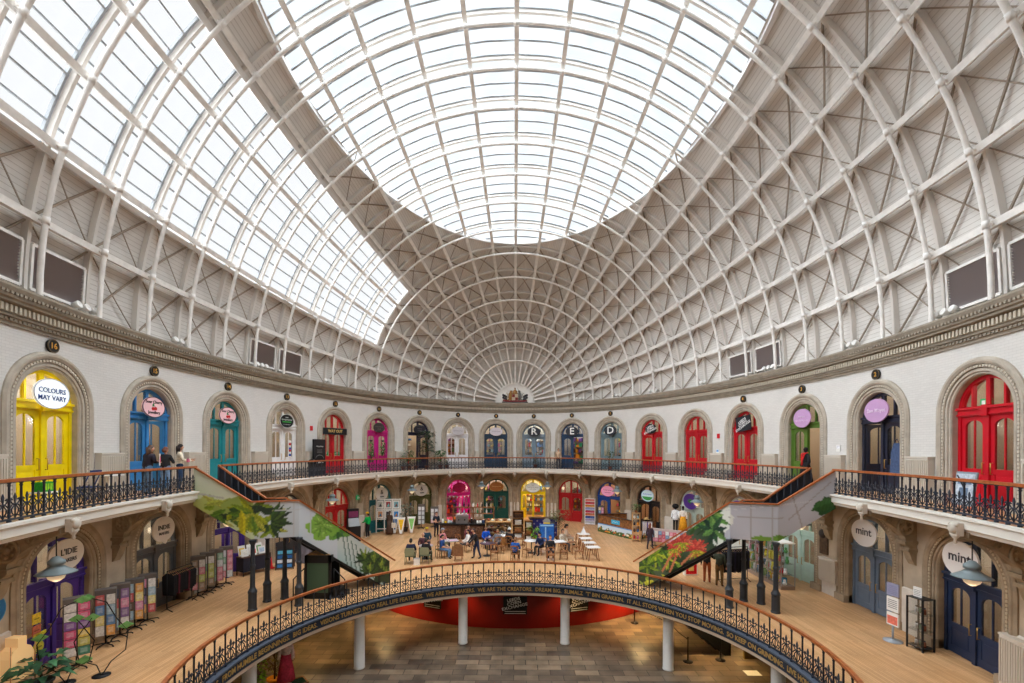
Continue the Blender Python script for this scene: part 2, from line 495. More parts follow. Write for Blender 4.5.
def patch(mb, p0, p1, ya, yb, np_, ny, off=OFF):
    """ya, yb: numbers or functions of phi; rows crowd toward the ends of the vault"""
    V = []; F = []
    for i in range(np_ + 1):
        ph = p0 + (p1 - p0) * i / np_
        y0 = ya(ph) if callable(ya) else ya; y1 = yb(ph) if callable(yb) else yb
        t0, t1 = math.asin(max(-1, min(1, y0 / (21.3 + off)))), math.asin(max(-1, min(1, y1 / (21.3 + off))))
        for j in range(ny + 1):
            y = (21.3 + off) * math.sin(t0 + (t1 - t0) * j / ny)
            V.append(SK(ph, y, off))
            if mb.uv is not None: mb.uv.append((y, ph * .2417))
    for i in range(np_):
        for j in range(ny):
            a = i * (ny + 1) + j; F.append((a, a + 1, a + ny + 2, a + ny + 1))
    mb.add(V, F, 0, True)
mb = MB(); mb.uv = []
patch(mb, -2, PHI0, -YP, YP, 14, 48)
patch(mb, 180 - PHI0, GL1, -YP, YP, 4, 48)
patch(mb, GL1, GL0, GLY, YP, 8, 14); patch(mb, GL1, GL0, -YP, -GLY, 8, 14)
patch(mb, GL0, 182, -YP, YP, 6, 48)
patch(mb, PHI0, 180 - PHI0, yedge, YP, 40, 18); patch(mb, PHI0, 180 - PHI0, -YP, lambda p: -yedge(p), 40, 18)
tag(mb.build('ceiling', BOARD), 'cream boarded oval roof vault', 'ceiling', kind='structure')

mb = MB(); patch(mb, PHI0, 180 - PHI0, lambda p: -yedge(p), yedge, 40, 40, OFF + .02)
w1 = tag(mb.build('window_1', SKYF), 'large oval rooflight at the crown of the vault', 'rooflight', kind='structure')
mb = MB(); patch(mb, GL1, GL0, -GLY, GLY, 10, 40, OFF + .02)
w2 = tag(mb.build('window_2', SKYG), 'long curved window in the side of the vault', 'rooflight', kind='structure')
RY = [20.55, 19.75, 18.7, 17.4, 15.85, 14.15, 12.4, 10.47, 8.52, 6.5, 4.38, 2.25, .14, -1.97, -4.1, -6.2, -8.3, -10.4, -12.4, -14.15, -15.9]
PURL = [9.0 * j for j in range(1, 20)]
def inside_crown(ph, y): return PHI0 < ph < 180 - PHI0 and abs(y) < yedge(ph)
def inside_side(ph, y): return GL1 < ph < GL0 and abs(y) < GLY
# rooflight frame and glazing bars
FR = mat('rooflight_frame', (222, 222, 222), 0.5); BARM = mat('glazing_bar', (158, 163, 168), 0.5)
mb = MB(); P = []; N = 96
for i in range(N):
    a = 2 * PI * i / N; ax, by = math.sqrt(1 - (ZCUT / (13.27 + OFF)) ** 2) * (13.27 + OFF), math.sqrt(1 - (ZCUT / (13.27 + OFF)) ** 2) * (21.3 + OFF)
    P.append((ax * math.cos(a), by * math.sin(a), ZS + ZCUT - .02))
mb.tube(P, .1, closed=True, flat=(.16, .3), up=Vector((0, 0, 1)))
mb.build('frame', FR, w1)
mb = MB(); mb2 = MB()
for k in range(len(RY) - 1):
    for f, w in ((.0, .24), (.36, .09), (.68, .15)):
        y = RY[k] + (RY[k + 1] - RY[k]) * f
        a, b = 13.27 + OFF, 21.3 + OFF; q = ZCUT / (a * math.sqrt(max(1e-6, 1 - (y / b) ** 2)))
        if q < .99:
            p0 = math.degrees(math.asin(q)); n = 14
            P = [SK(p0 + (180 - 2 * p0) * i / n, y, OFF - .02) for i in range(n + 1)]
            U = [SN(p0 + (180 - 2 * p0) * i / n, y) for i in range(n + 1)]
            mb.tube(P, .1, flat=(w, .06), up=U)
mb.build('glazing_bars', BARM, w1)
mb = MB()
for ph in [GL1 + (GL0 - GL1) * i / 9 for i in range(1, 9)]:
    P = [SK(ph, -GLY + 2 * GLY * i / 40, OFF - .02) for i in range(41)]
    mb.tube(P, .1, flat=(.05, .07), up=[SN(ph, p.y) for p in P])
for y in RY:
    if abs(y) < GLY:
        for dy in (-.12, .12):
            P = [SK(GL1 + (GL0 - GL1) * i / 12, y + dy, OFF - .02) for i in range(13)]
            mb.tube(P, .1, flat=(.07, .08), up=[SN(GL1 + (GL0 - GL1) * i / 12, y) for i in range(13)])
mb.build('glazing_bars', BARM, w2)
mb = MB()
for ph, w, h in ((GL0 + .3, .16, .34), (GL1 - .3, .2, .3)):
    P = [SK(ph, -YP * .96 + 2 * YP * .96 * i / 60, OFF - .06) for i in range(61)]
    mb.tube(P, .1, flat=(w, h), up=[SN(ph, p.y) for p in P])
for y in (GLY, -GLY):
    P = [SK(GL1 + (GL0 - GL1) * i / 12, y, OFF - .05) for i in range(13)]
    mb.tube(P, .1, flat=(.16, .2), up=[SN(GL0, y) for p in P])
mb.build('frame', FR, w2)

# ribs: a slim round inner arch, a box rafter on the boards and crossed ties to the next rib
for k, y in enumerate(RY):
    sc_ = math.sqrt(1 - (y / 21.3) ** 2); n = 72 if sc_ > .5 else 48
    mb = MB()
    P = [SK(180 * i / n, y) for i in range(n + 1)]
    P = [Vector((P[0].x, y, ZS - .12))] + P + [Vector((P[-1].x, y, ZS - .12))]
    mb.tube(P, .07, 8)
    for j in range(0, 21):                                         # splice collars and stubs back to the purlins
        ph = 9.0 * j; p = SK(ph, y); nn = SN(ph, y)
        if 0 < j < 20:
            mb.tube([p, p + nn * .3], .04, 5)
            q = SK(ph - .45, y), SK(ph + .45, y)
            mb.tube(q, .084, 8)
    r = tag(mb.build('roof_rib', IRON), kind='structure')
    mb = MB()
    P = [SK(180 * i / n, y, OFF - .1) for i in range(n + 1)]
    U = [SN(180 * i / n, y) for i in range(n + 1)]
    mb.tube(P, .1, flat=(.11, .18), up=U)
    mb.build('rafter', RAFT, r)
    if k < len(RY) - 1:
        mb = MB(); y2 = RY[k + 1]
        for j in range(20):
            p0, p1 = 9.0 * j, 9.0 * j + 9; pm = p0 + 4.5; ym = (y + y2) / 2
            if y > 20 and 0: continue
            if inside_crown(pm, ym) or inside_side(pm, ym) or inside_side(p0 + 1, ym) or inside_crown(p0 + 1.5, ym) or inside_crown(p1 - 1.5, ym): continue
            o = OFF - .1
            for (a, ya, b, yb, w) in ((p0, y, p1, y2, .05), (p0, y2, p1, y, .028)):
                P = [SK(a + (b - a) * t, ya + (yb - ya) * t, o) for t in (.04, .5, .96)]
                mb.tube(P, .1, flat=(w, w), up=[SN(pm, ym)] * 3)
        mb.build('bracing', ROD, r)
for ph in PURL:
    mb = MB(); y0 = 21.44
    n = 60; t0, t1 = math.asin(min(1, y0 / 21.6)), math.asin(-16.5 / 21.6)
    P = [SK(ph, 21.6 * math.sin(t0 + (t1 - t0) * i / n), .3) for i in range(n + 1)]
    U = [SN(ph, p.y) for p in P]
    mb.tube(P, .1, flat=(.12, .26), up=U)
    mb.tube([p - u * .13 for p, u in zip(P, U) if p.y < 19.6], .1, flat=(.19, .03), up=[u for p, u in zip(P, U) if p.y < 19.6])
    tag(mb.build('roof_purlin', IRON), kind='structure')
# white half-round plate where the purlins meet, with the painted arms on it
YPL = 21.6
mb = MB()
def fan(r, z0=10.06, n=28, asp=1.0): return [(-r, z0)] + [(-r * math.cos(PI * i / n), ZS + r * asp * math.sin(PI * i / n)) for i in range(n + 1)] + [(r, z0)]
mb.prism(fan(1.78), YPL, YPL + .12); mb.prism(fan(1.2, asp=.95), YPL - .03, YPL + .01, mi=1)
tag(mb.build('trim_2', [WHITE, mat('plate_inner_grey', (228, 224, 216), 0.7)]), 'white half round plate where the roof beams meet', 'plate', kind='structure')  # inner half-disc is a slightly greyer tone than the rim
# louvred vents on the wall under the lowest purlin
VENTD = mat('vent_slat', (176, 168, 170), 0.5)
def vent(ya, yb, side):
    ph0, ph1 = (1.0, 6.2) if side > 0 else (179.0, 173.8)
    t = thing('louvred_vent', None, 'vent', SK(ph0, (ya + yb) / 2, OFF - .14))
    o = t.location
    y0, y1 = min(ya, yb) + .16, max(ya, yb) - .16
    def q(f, y, off): return SK(ph0 + (ph1 - ph0) * f, y, off) - o
    mb = MB()
    for i in range(15):
        f = i / 15
        a, b, c, d = q(f, y0, OFF - .12), q(f, y1, OFF - .12), q(f + .055, y1, OFF - .2), q(f + .055, y0, OFF - .2)
        mb.add([a, b, c, d], [(0, 1, 2, 3)])
    mb.add([q(0, y0, OFF - .06), q(0, y1, OFF - .06), q(1, y1, OFF - .06), q(1, y0, OFF - .06)], [(0, 1, 2, 3)], 1)
    mb.build('slats', [VENTD, mat('vent_void', (40, 38, 40), 0.8)], t)
    mb = MB()
    for a, b in (((0, y0), (0, y1)), ((0, y1), (1, y1)), ((1, y1), (1, y0)), ((1, y0), (0, y0))):
        mb.tube([q(a[0], a[1], OFF - .16), q(b[0], b[1], OFF - .16)], .1, flat=(.08, .08), up=SN(ph0, ya))
    mb.build('frame', IRON, t)
    return t
for side, nm in ((-1, 'beside the side window of the vault'), (1, 'on the boarded side of the vault')):
    for ya, yb, w in ((-8.3, -6.2, 'nearer of the near pair of dark louvred vents'), (-6.2, -4.1, 'farther of the near pair of dark louvred vents'), (4.38, 6.5, 'nearer of the far pair of dark louvred vents'), (6.5, 8.52, 'farther of the far pair of dark louvred vents')):
        v = vent(ya, yb, side); v['label'] = (w + ' ' + nm)
# ================================================================= DOORS, ARCHES, SIGNS
def arch_path(hw, zs, z0, n=20):
    """centre line of an arched opening with outward directions, from left foot to right foot"""
    P = [(-hw, z0), (-hw, z0 + (zs - z0) * .5), (-hw, zs)] + [(-hw * math.cos(PI * i / n), zs + hw * math.sin(PI * i / n)) for i in range(1, n)] + [(hw, zs), (hw, z0 + (zs - z0) * .5), (hw, z0)]
    N = [(-1, 0)] * 3 + [(-math.cos(PI * i / n), math.sin(PI * i / n)) for i in range(1, n)] + [(1, 0)] * 3
    return P, N
def surround_mesh(hw, zs, w):
    prof = [(0, .55), (0, .06), (.03, .02), (.08, .02), (.10, -.02), (.16, -.02), (.18, .02), (.21, .02), (.21, -.03), (.29, -.03), (.29, .0), (.31, -.06), (.38, -.10), (.44, -.10), (.47, -.07), (w, -.05), (w, .14)]
    P, N = arch_path(hw, zs, 0); V = []; F = []; k = len(prof)
    for (x, z), (nx, nz) in zip(P, N):
        for o, y in prof: V.append((x + nx * o, y, z + nz * o))
    for i in range(len(P) - 1):
        for j in range(k - 1): F.append((i * k + j, i * k + j + 1, (i + 1) * k + j + 1, (i + 1) * k + j))
    return V, F
def bead_mesh(hw, zs):
    mb = MB(); r = hw + .25; step = .105
    z = .35
    while z < zs:
        for sx in (-1, 1): mb.cbox((sx * r, -.035, z), (.06, .04, .062))
        z += step
    n = int(PI * r / step)
    for i in range(n + 1):
        a = PI * i / n
        mb.cbox((0, 0, 0), (.06, .04, .062), 0, Matrix.Translation((-r * math.cos(a), -.035, zs + r * math.sin(a))) @ Matrix.Rotation(a, 4, 'Y'))
    return mb
def base_mesh(hw, w):
    mb = MB()
    for sx in (-1, 1): mb.box(min(sx * hw, sx * (hw + w + .03)) , max(sx * hw, sx * (hw + w + .03)), -.14, .3, 0, .28)
    return mb
SUR = {}
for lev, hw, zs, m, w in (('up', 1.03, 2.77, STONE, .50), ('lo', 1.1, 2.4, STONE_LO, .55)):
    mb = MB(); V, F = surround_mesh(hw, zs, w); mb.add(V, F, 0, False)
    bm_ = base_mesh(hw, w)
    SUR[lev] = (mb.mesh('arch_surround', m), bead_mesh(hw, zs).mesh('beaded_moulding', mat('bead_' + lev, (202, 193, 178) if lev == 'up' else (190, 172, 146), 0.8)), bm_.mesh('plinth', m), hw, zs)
def door_leaf(root, x0, x1, h, y, cm, glass=True, hinge=None, swing=0.0, z0=.02, gtop=True, handle=1):
    """one door leaf: stiles, rails, a raised lower panel and an arched pane"""
    w = x1 - x0; st = .13; mid = h * .36
    M = T(x0, y, z0)
    if swing: 
        hx = x0 if hinge == 'l' else x1
        M = T(hx, y, z0, swing) @ T(x0 - hx, 0, 0)
    mb = MB()
    mb.box(0, st, -.03, .03, 0, h, 0); mb.box(w - st, w, -.03, .03, 0, h, 0)
    mb.box(st, w - st, -.03, .03, 0, .22, 0); mb.box(st, w - st, -.03, .03, mid, mid + .14, 0)
    mb.box(st, w - st, -.012, .012, .22, mid, 0); mb.box(st + .07, w - st - .07, -.024, .02, .29, mid - .07, 0)
    n = 10; gw = (w - 2 * st) / 2; rise = gw * .62; zt = h - .12
    poly = [(st, h), (st, zt - rise)] + [(st + gw - gw * math.cos(PI * i / n), zt - rise + rise * math.sin(PI * i / n)) for i in range(1, n)] + [(w - st, zt - rise), (w - st, h)]
    for i in range(1, len(poly) - 2):
        (ax, az), (bx, bz) = poly[i], poly[i + 1]
        mb.add([(ax, -.03, az), (bx, -.03, bz), (bx, -.03, h), (ax, -.03, h), (ax, .03, az), (bx, .03, bz), (bx, .03, h), (ax, .03, h)], [(0, 1, 2, 3), (7, 6, 5, 4), (0, 4, 5, 1)])
    mb.box(w / 2 - .02, w / 2 + .02, -.02, .02, mid + .14, zt, 0)
    lf = link('door_leaf', mb.mesh('door_leaf', cm), root, M)
    g = MB()
    g.prism([(st, mid + .14), (w - st, mid + .14), (w - st, zt - rise)] + [(st + gw + gw * math.cos(PI * i / n), zt - rise + rise * math.sin(PI * i / n)) for i in range(1, n)] + [(st, zt - rise)], -.006, .006)
    g.build('pane', GLASS, lf)
    hx = w - .07 if handle > 0 else .07
    hb = MB(); hb.tube([(hx, -.03, mid + .0), (hx, -.09, mid + .0), (hx, -.09, mid + .32), (hx, -.03, mid + .32)], .014, 5)
    hb.build('handle', BRASS, lf)
    return lf
def door_set(num, s, lev, colour, label, opn=0, inset=.28):
    """arched shop door: frame, transom, fanlight and two leaves. opn: 0 shut, -1 left leaf open, 1 right leaf open, 2 both open"""
    me, bead, base, hw, zs = SUR[lev]
    z0 = ZG if lev == 'up' else 0.0
    t = par(s); R = (A_ ** 2 * math.cos(t) ** 2 + B_ ** 2 * math.sin(t) ** 2) ** 1.5 / (A_ * B_)
    sag = (hw + .4) ** 2 / (2 * R)
    p, rz = WM(s, z0, sag * .95)
    a = thing('trim_%d' % (num + 2), None, None, p, rz); a['kind'] = 'structure'
    link('arch_surround', me, a); link('beaded_moulding', bead, a); link('plinth', base, a)
    cm = mat('door_paint_%d_%d_%d' % colour, colour, 0.4, 0.03, 3, spec=.45)
    d = thing('door_%d' % num, label, 'door', p, rz, kind='structure')
    ht = zs - .12 if lev == 'up' else zs - .26            # underside of the transom
    y = inset
    mb = MB(); fw = .1
    P, N = arch_path(hw - fw / 2, zs, 0); n = len(P)
    V = []; F = []
    for (x, z), (nx, nz) in zip(P, N):
        for o, yy in ((-fw / 2, -.07), (fw / 2 + .02, -.07), (fw / 2 + .02, .07), (-fw / 2, .07)): V.append((x + nx * o, y + yy, z + nz * o))
    for i in range(n - 1):
        for j in range(4): F.append((i * 4 + j, i * 4 + (j + 1) % 4, (i + 1) * 4 + (j + 1) % 4, (i + 1) * 4 + j))
    mb.add(V, F)
    mb.box(-hw, hw, y - .09, y + .07, ht, ht + .2)
    mb.box(-hw - .02, hw + .02, y - .15, y - .05, ht + .2, ht + .27); mb.box(-hw, hw, y - .12, y - .05, ht + .03, ht + .07)
    for x, w in ((0, .07), (-hw * .52, .035), (hw * .52, .035)):
        top = zs + math.sqrt(max(0, (hw - .05) ** 2 - x * x)); mb.box(x - w, x + w, y - .05, y + .05, ht + .27, top)
    mb.box(-.065, .065, y - .08, y + .06, 0, ht)
    mb.box(-.1, .1, y - .16, y - .08, ht - .02, ht + .3)
    mb.build('frame', cm, d)
    g = MB(); r = hw - .04
    g.prism([(-r, ht + .2), (r, ht + .2), (r, zs)] + [(r * math.cos(PI * i / 16), zs + r * math.sin(PI * i / 16)) for i in range(1, 16)] + [(-r, zs)], y - .008, y + .008)
    g.build('fanlight', GLASS, d)
    lo = -1.35 if opn in (-1, 2) else 0; ro = 1.35 if opn in (1, 2) else 0
    door_leaf(d, -hw + fw, -.07, ht - .02, y, cm, hinge='l', swing=-lo, handle=1)
    door_leaf(d, .07, hw - fw, ht - .02, y, cm, hinge='r', swing=-ro, handle=-1)
    return d, p, rz, hw, zs
RED = (190, 24, 38); REDD = (168, 24, 32)
UP = [  # colour, label, open leaf
    ((240, 214, 0), 'bright yellow arched double doors on the gallery', 0),
    ((52, 128, 190), 'sky blue arched double doors behind three women on the gallery', 1),
    ((24, 132, 142), 'teal arched double doors with a pink oval sign', 0),
    ((232, 232, 234), 'white arched barber doors behind a black display board', 0),
    ((186, 26, 38), 'red arched doors under the WAY OUT sign', 0),
    ((196, 28, 130), 'magenta arched doors framed by hanging plants on the gallery', 0),
    ((44, 44, 70), 'dark navy arched doors behind a tall houseplant on the gallery', 2),
    ((228, 228, 232), 'white arched doors with a pale grey oval sign on the gallery', 0),
    ((40, 66, 92), 'slate blue arched doors with a pale lilac oval sign', 0),
    ((120, 138, 152), 'grey blue arched doors under the letter R', 0),
    ((42, 70, 104), 'navy arched doors under the letter E', 1),
    ((118, 140, 148), 'grey teal arched doors under the letter D', 0),
    (RED, 'red arched doors with one leaf open beside the letter D doors', -1),
    (RED, 'red arched doors with no sign, between two red shops', 0),
    (RED, 'red arched doors under a tilted black sign with white block letters', 0),
    ((84, 116, 44), 'olive green arched doors with a lilac oval sign', 1),
    ((36, 40, 58), 'black navy arched doors with a lilac oval sign', -1),
    ((196, 16, 36), 'large red arched doors with a green exit sign in the fanlight', 0)]
LO = [
    ((62, 40, 128), 'purple arched shop door with a yellow disc, beside a card spinner', 1),
    ((92, 94, 98), 'charcoal grey arched doors behind a rail of black clothes', 0),
    ((66, 44, 140), 'purple arched shop opening behind a table of prints', 2),
    ((52, 54, 62), 'dark arched doors under the upper stair flight with a pale pink sign', 0),
    ((186, 28, 34), 'red arched doors under the red way-out doors, beside a green exit sign', 0),
    ((16, 82, 88), 'dark teal arched doors behind a screen of framed prints', 0),
    ((74, 78, 42), 'olive arched doors standing open on the ground storey', 1),
    ((206, 20, 130), 'glowing magenta arched shop front with bunting', 2),
    ((12, 74, 66), 'dark green arched doors behind the coffee counter', 0),
    ((238, 212, 10), 'yellow arched shop door with a white oval sign', 2),
    ((168, 16, 28), 'deep red arched doors on the ground storey beside the towel rack', 0),
    ((22, 76, 160), 'royal blue arched doors behind the timber stall', 1),
    ((30, 32, 38), 'black arched doors with a green oval sign', -1),
    ((198, 216, 208), 'pale mint arched doors behind two dressed mannequins', 0),
    ((206, 216, 214), 'pale arched doors with a purple sign above the stair handrail', 0),
    ((190, 216, 204), 'mint green arched doors beside the glass display case', 0),
    ((104, 120, 140), 'grey blue arched doors with a white oval mint sign', 0),
    ((36, 50, 78), 'navy arched doors with a white oval mint sign and a pendant lamp', 0)]
VB = BAYS[1:-1]
DOOR = {}
for i in range(18):
    c, l, o = UP[i]; DOOR['up', i] = door_set(i + 1, VB[i], 'up', c, l, o)
for i in range(18):
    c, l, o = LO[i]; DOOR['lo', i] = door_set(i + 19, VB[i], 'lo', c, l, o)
for n_, (s, lev) in enumerate(((BAYS[0], 'up'), (BAYS[-1], 'up'), (BAYS[0], 'lo'), (BAYS[-1], 'lo'))):
    door_set(37 + n_, s, lev, (186, 26, 38), 'red arched doors outside the picture beside the near end, %s storey, %s side' % (('gallery', 'ground')[lev == 'lo'], ('west', 'east')[s > 0]))

# ---- unseen point lights added to brighten the shop interiors, no fittings built
LAMPM = mat('lamp_glow', (255, 232, 200), 0.5, emit=14.0)
def point(loc, w, col=(1, .86, .68), r=.12):
    l = bpy.data.lights.new('lamp', 'POINT'); l.energy = w * LAMP; l.color = col; l.shadow_soft_size = r
    o = bpy.data.objects.new('lamp', l); o.location = loc; COL.objects.link(o); return o
BRIGHT = {('lo', 7): (90, (1, .12, .62)), ('lo', 9): (110, (1, .82, .4)), ('up', 9): (70, (.9, .97, 1)), ('up', 10): (50, (.75, .8, 1)), ('up', 11): (60, (.85, .97, 1)), ('lo', 12): (50, (1, .5, .25)), ('lo', 11): (60, (1, .55, .25)), ('up', 0): (120, (1, .9, .8))}
for lev in ('up', 'lo'):
    for i in range(18):
        w, c = BRIGHT.get((lev, i), (48, (1, .86, .7)))
        w *= 1.9; z = ZG + 3.7 if lev == 'up' else 3.2
        point(W(VB[i], z, -1.5), w, c)

# ---- signs
def oval_pts(rx, rz, n=28): return [(rx * math.cos(2 * PI * i / n), rz * math.sin(2 * PI * i / n)) for i in range(n)]
def sign(lev, i, rx, rz_, board, lines, tcol, label, dz=0.0, dx=0.0, glow=0.0, tilt=0.0, rim=None, group=None, shape='oval', proj=.06, extra=None):
    d, p, rz, hw, zs = DOOR[lev, i]
    t = thing('shop_sign', label, 'sign', (p.x, p.y, p.z), rz, group)
    nx = Vector((math.sin(rz), -math.cos(rz), 0))
    ux = Vector((math.cos(rz), math.sin(rz), 0))
    zc = (zs + .36 if lev == 'up' else zs + .24) + dz
    t.location = p - nx * (.06 - proj) + ux * dx + Vector((0, 0, zc))
    if tilt: t.rotation_euler = (Matrix.Rotation(rz, 3, 'Z') @ Matrix.Rotation(-tilt, 3, 'Y')).to_euler()
    bmat = mat('sign_%d_%d_%d%s' % (*board, 'g' if glow else ''), board, .4, emit=glow)
    mb = MB()
    if shape == 'oval': mb.prism(oval_pts(rx, rz_), -.025, .025)
    elif shape == 'bubble':
        mb.prism(oval_pts(rx, rz_), -.025, .025); mb.prism([(-.12, -rz_ * .9), (.2, -rz_ * .9), (.1, -rz_ * 1.22)], -.025, .025)
    else: mb.box(-rx, rx, -.025, .025, -rz_, rz_)
    bd = mb.build('board', bmat, t)
    if rim:
        mb = MB(); P = [(x, -.028, z) for x, z in (oval_pts(rx, rz_) if shape != 'box' else [(-rx, -rz_), (rx, -rz_), (rx, rz_), (-rx, rz_)])]
        mb.tube(P, .014, 5, closed=True); mb.build('rim', mat('rim_%d_%d_%d' % rim, rim, .4), bd)
    if lines:
        for txt, size, lx, lz, sx in lines:
            mb = MB()
            if txt[0] == '~':                     # lettering too small to read in the photograph: a pen-like stroke
                w_ = size * .3 * len(txt); mb.tube([(lx - w_ + 2 * w_ * q_ / 24, -.032, lz + size * .22 * math.sin(q_ * 1.9) * (1 + .5 * math.sin(q_ * .9))) for q_ in range(25)], size * .07, 4)
            else: add_text(mb, txt, size, Matrix.Translation((lx, -.032, lz)), 0, .004, sx)
            mb.build('lettering', mat('ink_%d_%d_%d' % tcol, tcol, .5), bd)
    if extra: extra(bd)
    mb = MB()
    mb.tube([(0, .02, rz_ * .5), (0, .42, rz_ * .5), (0, .42, -rz_ * .4), (0, .02, -rz_ * .4)], .015, 5)
    mb.build('bracket', DARK, t)
    return t
def cherries(t):
    mb = MB(); mb.prism([(x - .05, z - .06) for x, z in oval_pts(.07, .065, 12)], -.036, -.026); mb.prism([(x + .07, z - .05) for x, z in oval_pts(.07, .065, 12)], -.038, -.026)
    mb.build('cherry_print', mat('cherry_red', (206, 36, 44), .4), t)
    mb = MB(); mb.prism([(-.08, .02), (-.03, .03), (0, .1), (-.02, .16), (-.08, .1)], -.036, -.026); mb.tube([(.06, -.03, 0), (.02, -.03, .06), (-.02, -.03, .04)], .008, 4)
    mb.build('leaf_print', mat('cherry_leaf', (40, 128, 60), .4), t)
def ring_text(lines):                                  # words bent round an oval
    return lines
PINK = (246, 200, 206)
sign('up', 0, .60, .42, (240, 246, 250), [('COLOURS', .2, 0, .08, 1), ('MAY VARY', .2, 0, -.13, 1)], (40, 70, 130), 'white lit oval sign reading COLOURS MAY VARY above the yellow doors', glow=.5, rim=(200, 205, 215))
for i, nm in ((1, 'sky blue'), (2, 'teal')):
    sign('up', i, .55, .38, PINK, [('Sour Cherry', .16, 0, .19, 1), ('Jewellery', .16, 0, -.2, 1)], (30, 26, 30), 'pink oval cherry jewellery sign above the %s doors' % nm, rim=(60, 50, 56), extra=cherries)
def barber_green(t):
    mb = MB(); mb.box(-.34, .34, -.034, -.026, -.08, -.02); mb.build('green_stripe', mat('sign_green', (60, 170, 70), .4), t)
sign('up', 3, .55, .38, (22, 22, 26), [('~~~', .12, 0, .2, 1), ('~~~~~~~~', .17, 0, .07, 1), ('~~~~~~~~~~', .09, 0, -.2, 1)], (226, 226, 226), 'black oval sign with white words and a green stripe', rim=(230, 230, 230), extra=barber_green)
sign('up', 4, 1.05, .2, (28, 30, 34), [('WAY OUT', .27, 0, 0, 1)], (222, 186, 110), 'long black board reading WAY OUT above the red doors', dz=-.42, shape='box', rim=(60, 62, 66))
sign('up', 5, .52, .36, (60, 54, 54), [('~~~~~~~~~', .13, 0, .06, 1), ('~~~~', .13, 0, -.1, 1)], (120, 110, 104), 'dark grey oval sign above the magenta doors')
sign('up', 6, .56, .38, (44, 44, 52), [('~~~~~', .14, 0, .06, 1), ('~~~~~', .12, 0, -.1, 1)], (110, 106, 110), 'dark grey oval sign above the tall gallery houseplant')
sign('up', 7, .56, .36, (198, 194, 200), [('~~~~~~~~~', .15, 0, 0, 1)], (120, 110, 120), 'pale grey oval sign above the white gallery doors')
sign('up', 8, .56, .36, (206, 200, 210), [('~~~~~~~~', .15, 0, .02, 1)], (130, 110, 130), 'pale lilac oval sign above the slate blue doors')
for i, ch, nm in ((9, 'R', 'grey blue'), (10, 'E', 'navy'), (11, 'D', 'grey teal')):
    sign('up', i, .56, .40, (58, 60, 68), [(ch, .78, 0, 0, 1.15)], (240, 240, 236), 'dark oval sign with a big white letter %s' % ch, rim=(30, 32, 36), dx=.03)
    for k in range(0): pass
def leeds(t):
    for k, w in enumerate(('LEEDS', 'CORN', 'EXCHANGE')):
        mb = MB(); add_text(mb, w, .19, Matrix.Translation((-.05 + .02 * k, -.034, .17 - .16 * k)) @ Matrix.Rotation(-.35, 4, 'Y'), 0, .004, 1.25)
        mb.build('lettering', mat('ink_white', (238, 238, 238), .5), t)
sign('up', 12, .52, .36, (36, 36, 42), None, None, 'small black oval sign with white slanting letters above the half open red doors', extra=leeds)
sign('up', 14, .58, .42, (36, 38, 44), None, None, 'black board with white slanting block letters above red doors', shape='box', dz=-.02, tilt=.12, extra=leeds)
LIL = (196, 156, 200)
sign('up', 15, .56, .44, LIL, [('~~~~', .17, -.02, .06, 1), ('~~~~~~~~', .17, 0, -.12, 1)], (226, 200, 230), 'lilac oval sign above the olive green doors')
sign('up', 16, .60, .44, LIL, [('Sam Moyet', .2, 0, 0, 1)], (236, 214, 238), 'lilac oval sign above the black navy doors')
sign('lo', 0, .62, .44, (226, 218, 208), [("L'IDIE", .24, .06, .08, 1), ('MAKERS', .15, .06, -.16, 1)], (50, 46, 44), "off-white bubble sign reading L'IDIE MAKERS above the purple door", shape='bubble', proj=.3, dx=-.22, dz=.42)
sign('lo', 1, .56, .46, (226, 218, 208), [('INDIE', .24, 0, .06, 1), ('MAKERS', .14, 0, -.16, 1)], (50, 46, 44), 'off-white bubble sign reading INDIE MAKERS above the charcoal doors', shape='bubble', proj=.3, dz=.42, dx=-.22)
sign('lo', 3, .6, .42, (222, 196, 182), [('~~~~~~~~', .14, 0, .06, 1), ('~~~~', .14, 0, -.14, 1)], (180, 140, 126), 'pale pink oval sign half hidden by the stair landing', dz=.15)
for i, nm in ((5, 'teal'), (6, 'olive')):
    sign('lo', i, .6, .46, (216, 212, 208), [('&', .44, 0, .12, 1), ('~~~', .2, .02, -.2, 1)], (40, 38, 40), 'pale oval sign with a black ampersand above the %s doors' % nm, dz=.16)
sign('lo', 7, .6, .42, (166, 10, 74), [('~~~~~~~~~', .15, 0, .06, 1), ('~~~~', .12, 0, -.12, 1)], (90, 4, 44), 'deep pink oval sign above the glowing magenta shop', dz=.2)
sign('lo', 8, .62, .4, (160, 104, 54), [('~~~~~~~', .18, 0, 0, 1)], (212, 170, 110), 'brown oval sign above the dark green doors', dz=.2, rim=(206, 160, 90))
sign('lo', 9, .64, .42, (236, 240, 238), [('~~~', .1, 0, .16, 1), ('~~~~~~~~~~~', .15, 0, .02, 1), ('~~~~~~~~~~', .1, 0, -.14, 1)], (40, 70, 66), 'white oval sign above the yellow shop door', dz=.12, rim=(60, 90, 86))
sign('lo', 11, .62, .42, (244, 170, 206), [('~~~~~~~', .18, 0, .08, 1), ('~~~~~~', .16, 0, -.12, 1)], (150, 30, 90), 'pink oval sign above the royal blue doors', dz=.16, rim=(210, 60, 130), glow=.15)
def meadow(t):
    mb = MB(); mb.prism([(x, z) for x, z in oval_pts(.5, .34) if z < -.02], -.034, -.026); mb.build('meadow_print', mat('sign_grass', (66, 170, 84), .4), t)
sign('lo', 12, .58, .42, (206, 232, 244), [('~~~~~~~~', .17, 0, .1, 1)], (60, 90, 190), 'oval sign painted with green hills and pale sky', dz=.12, rim=(120, 190, 220), glow=.2, extra=meadow)
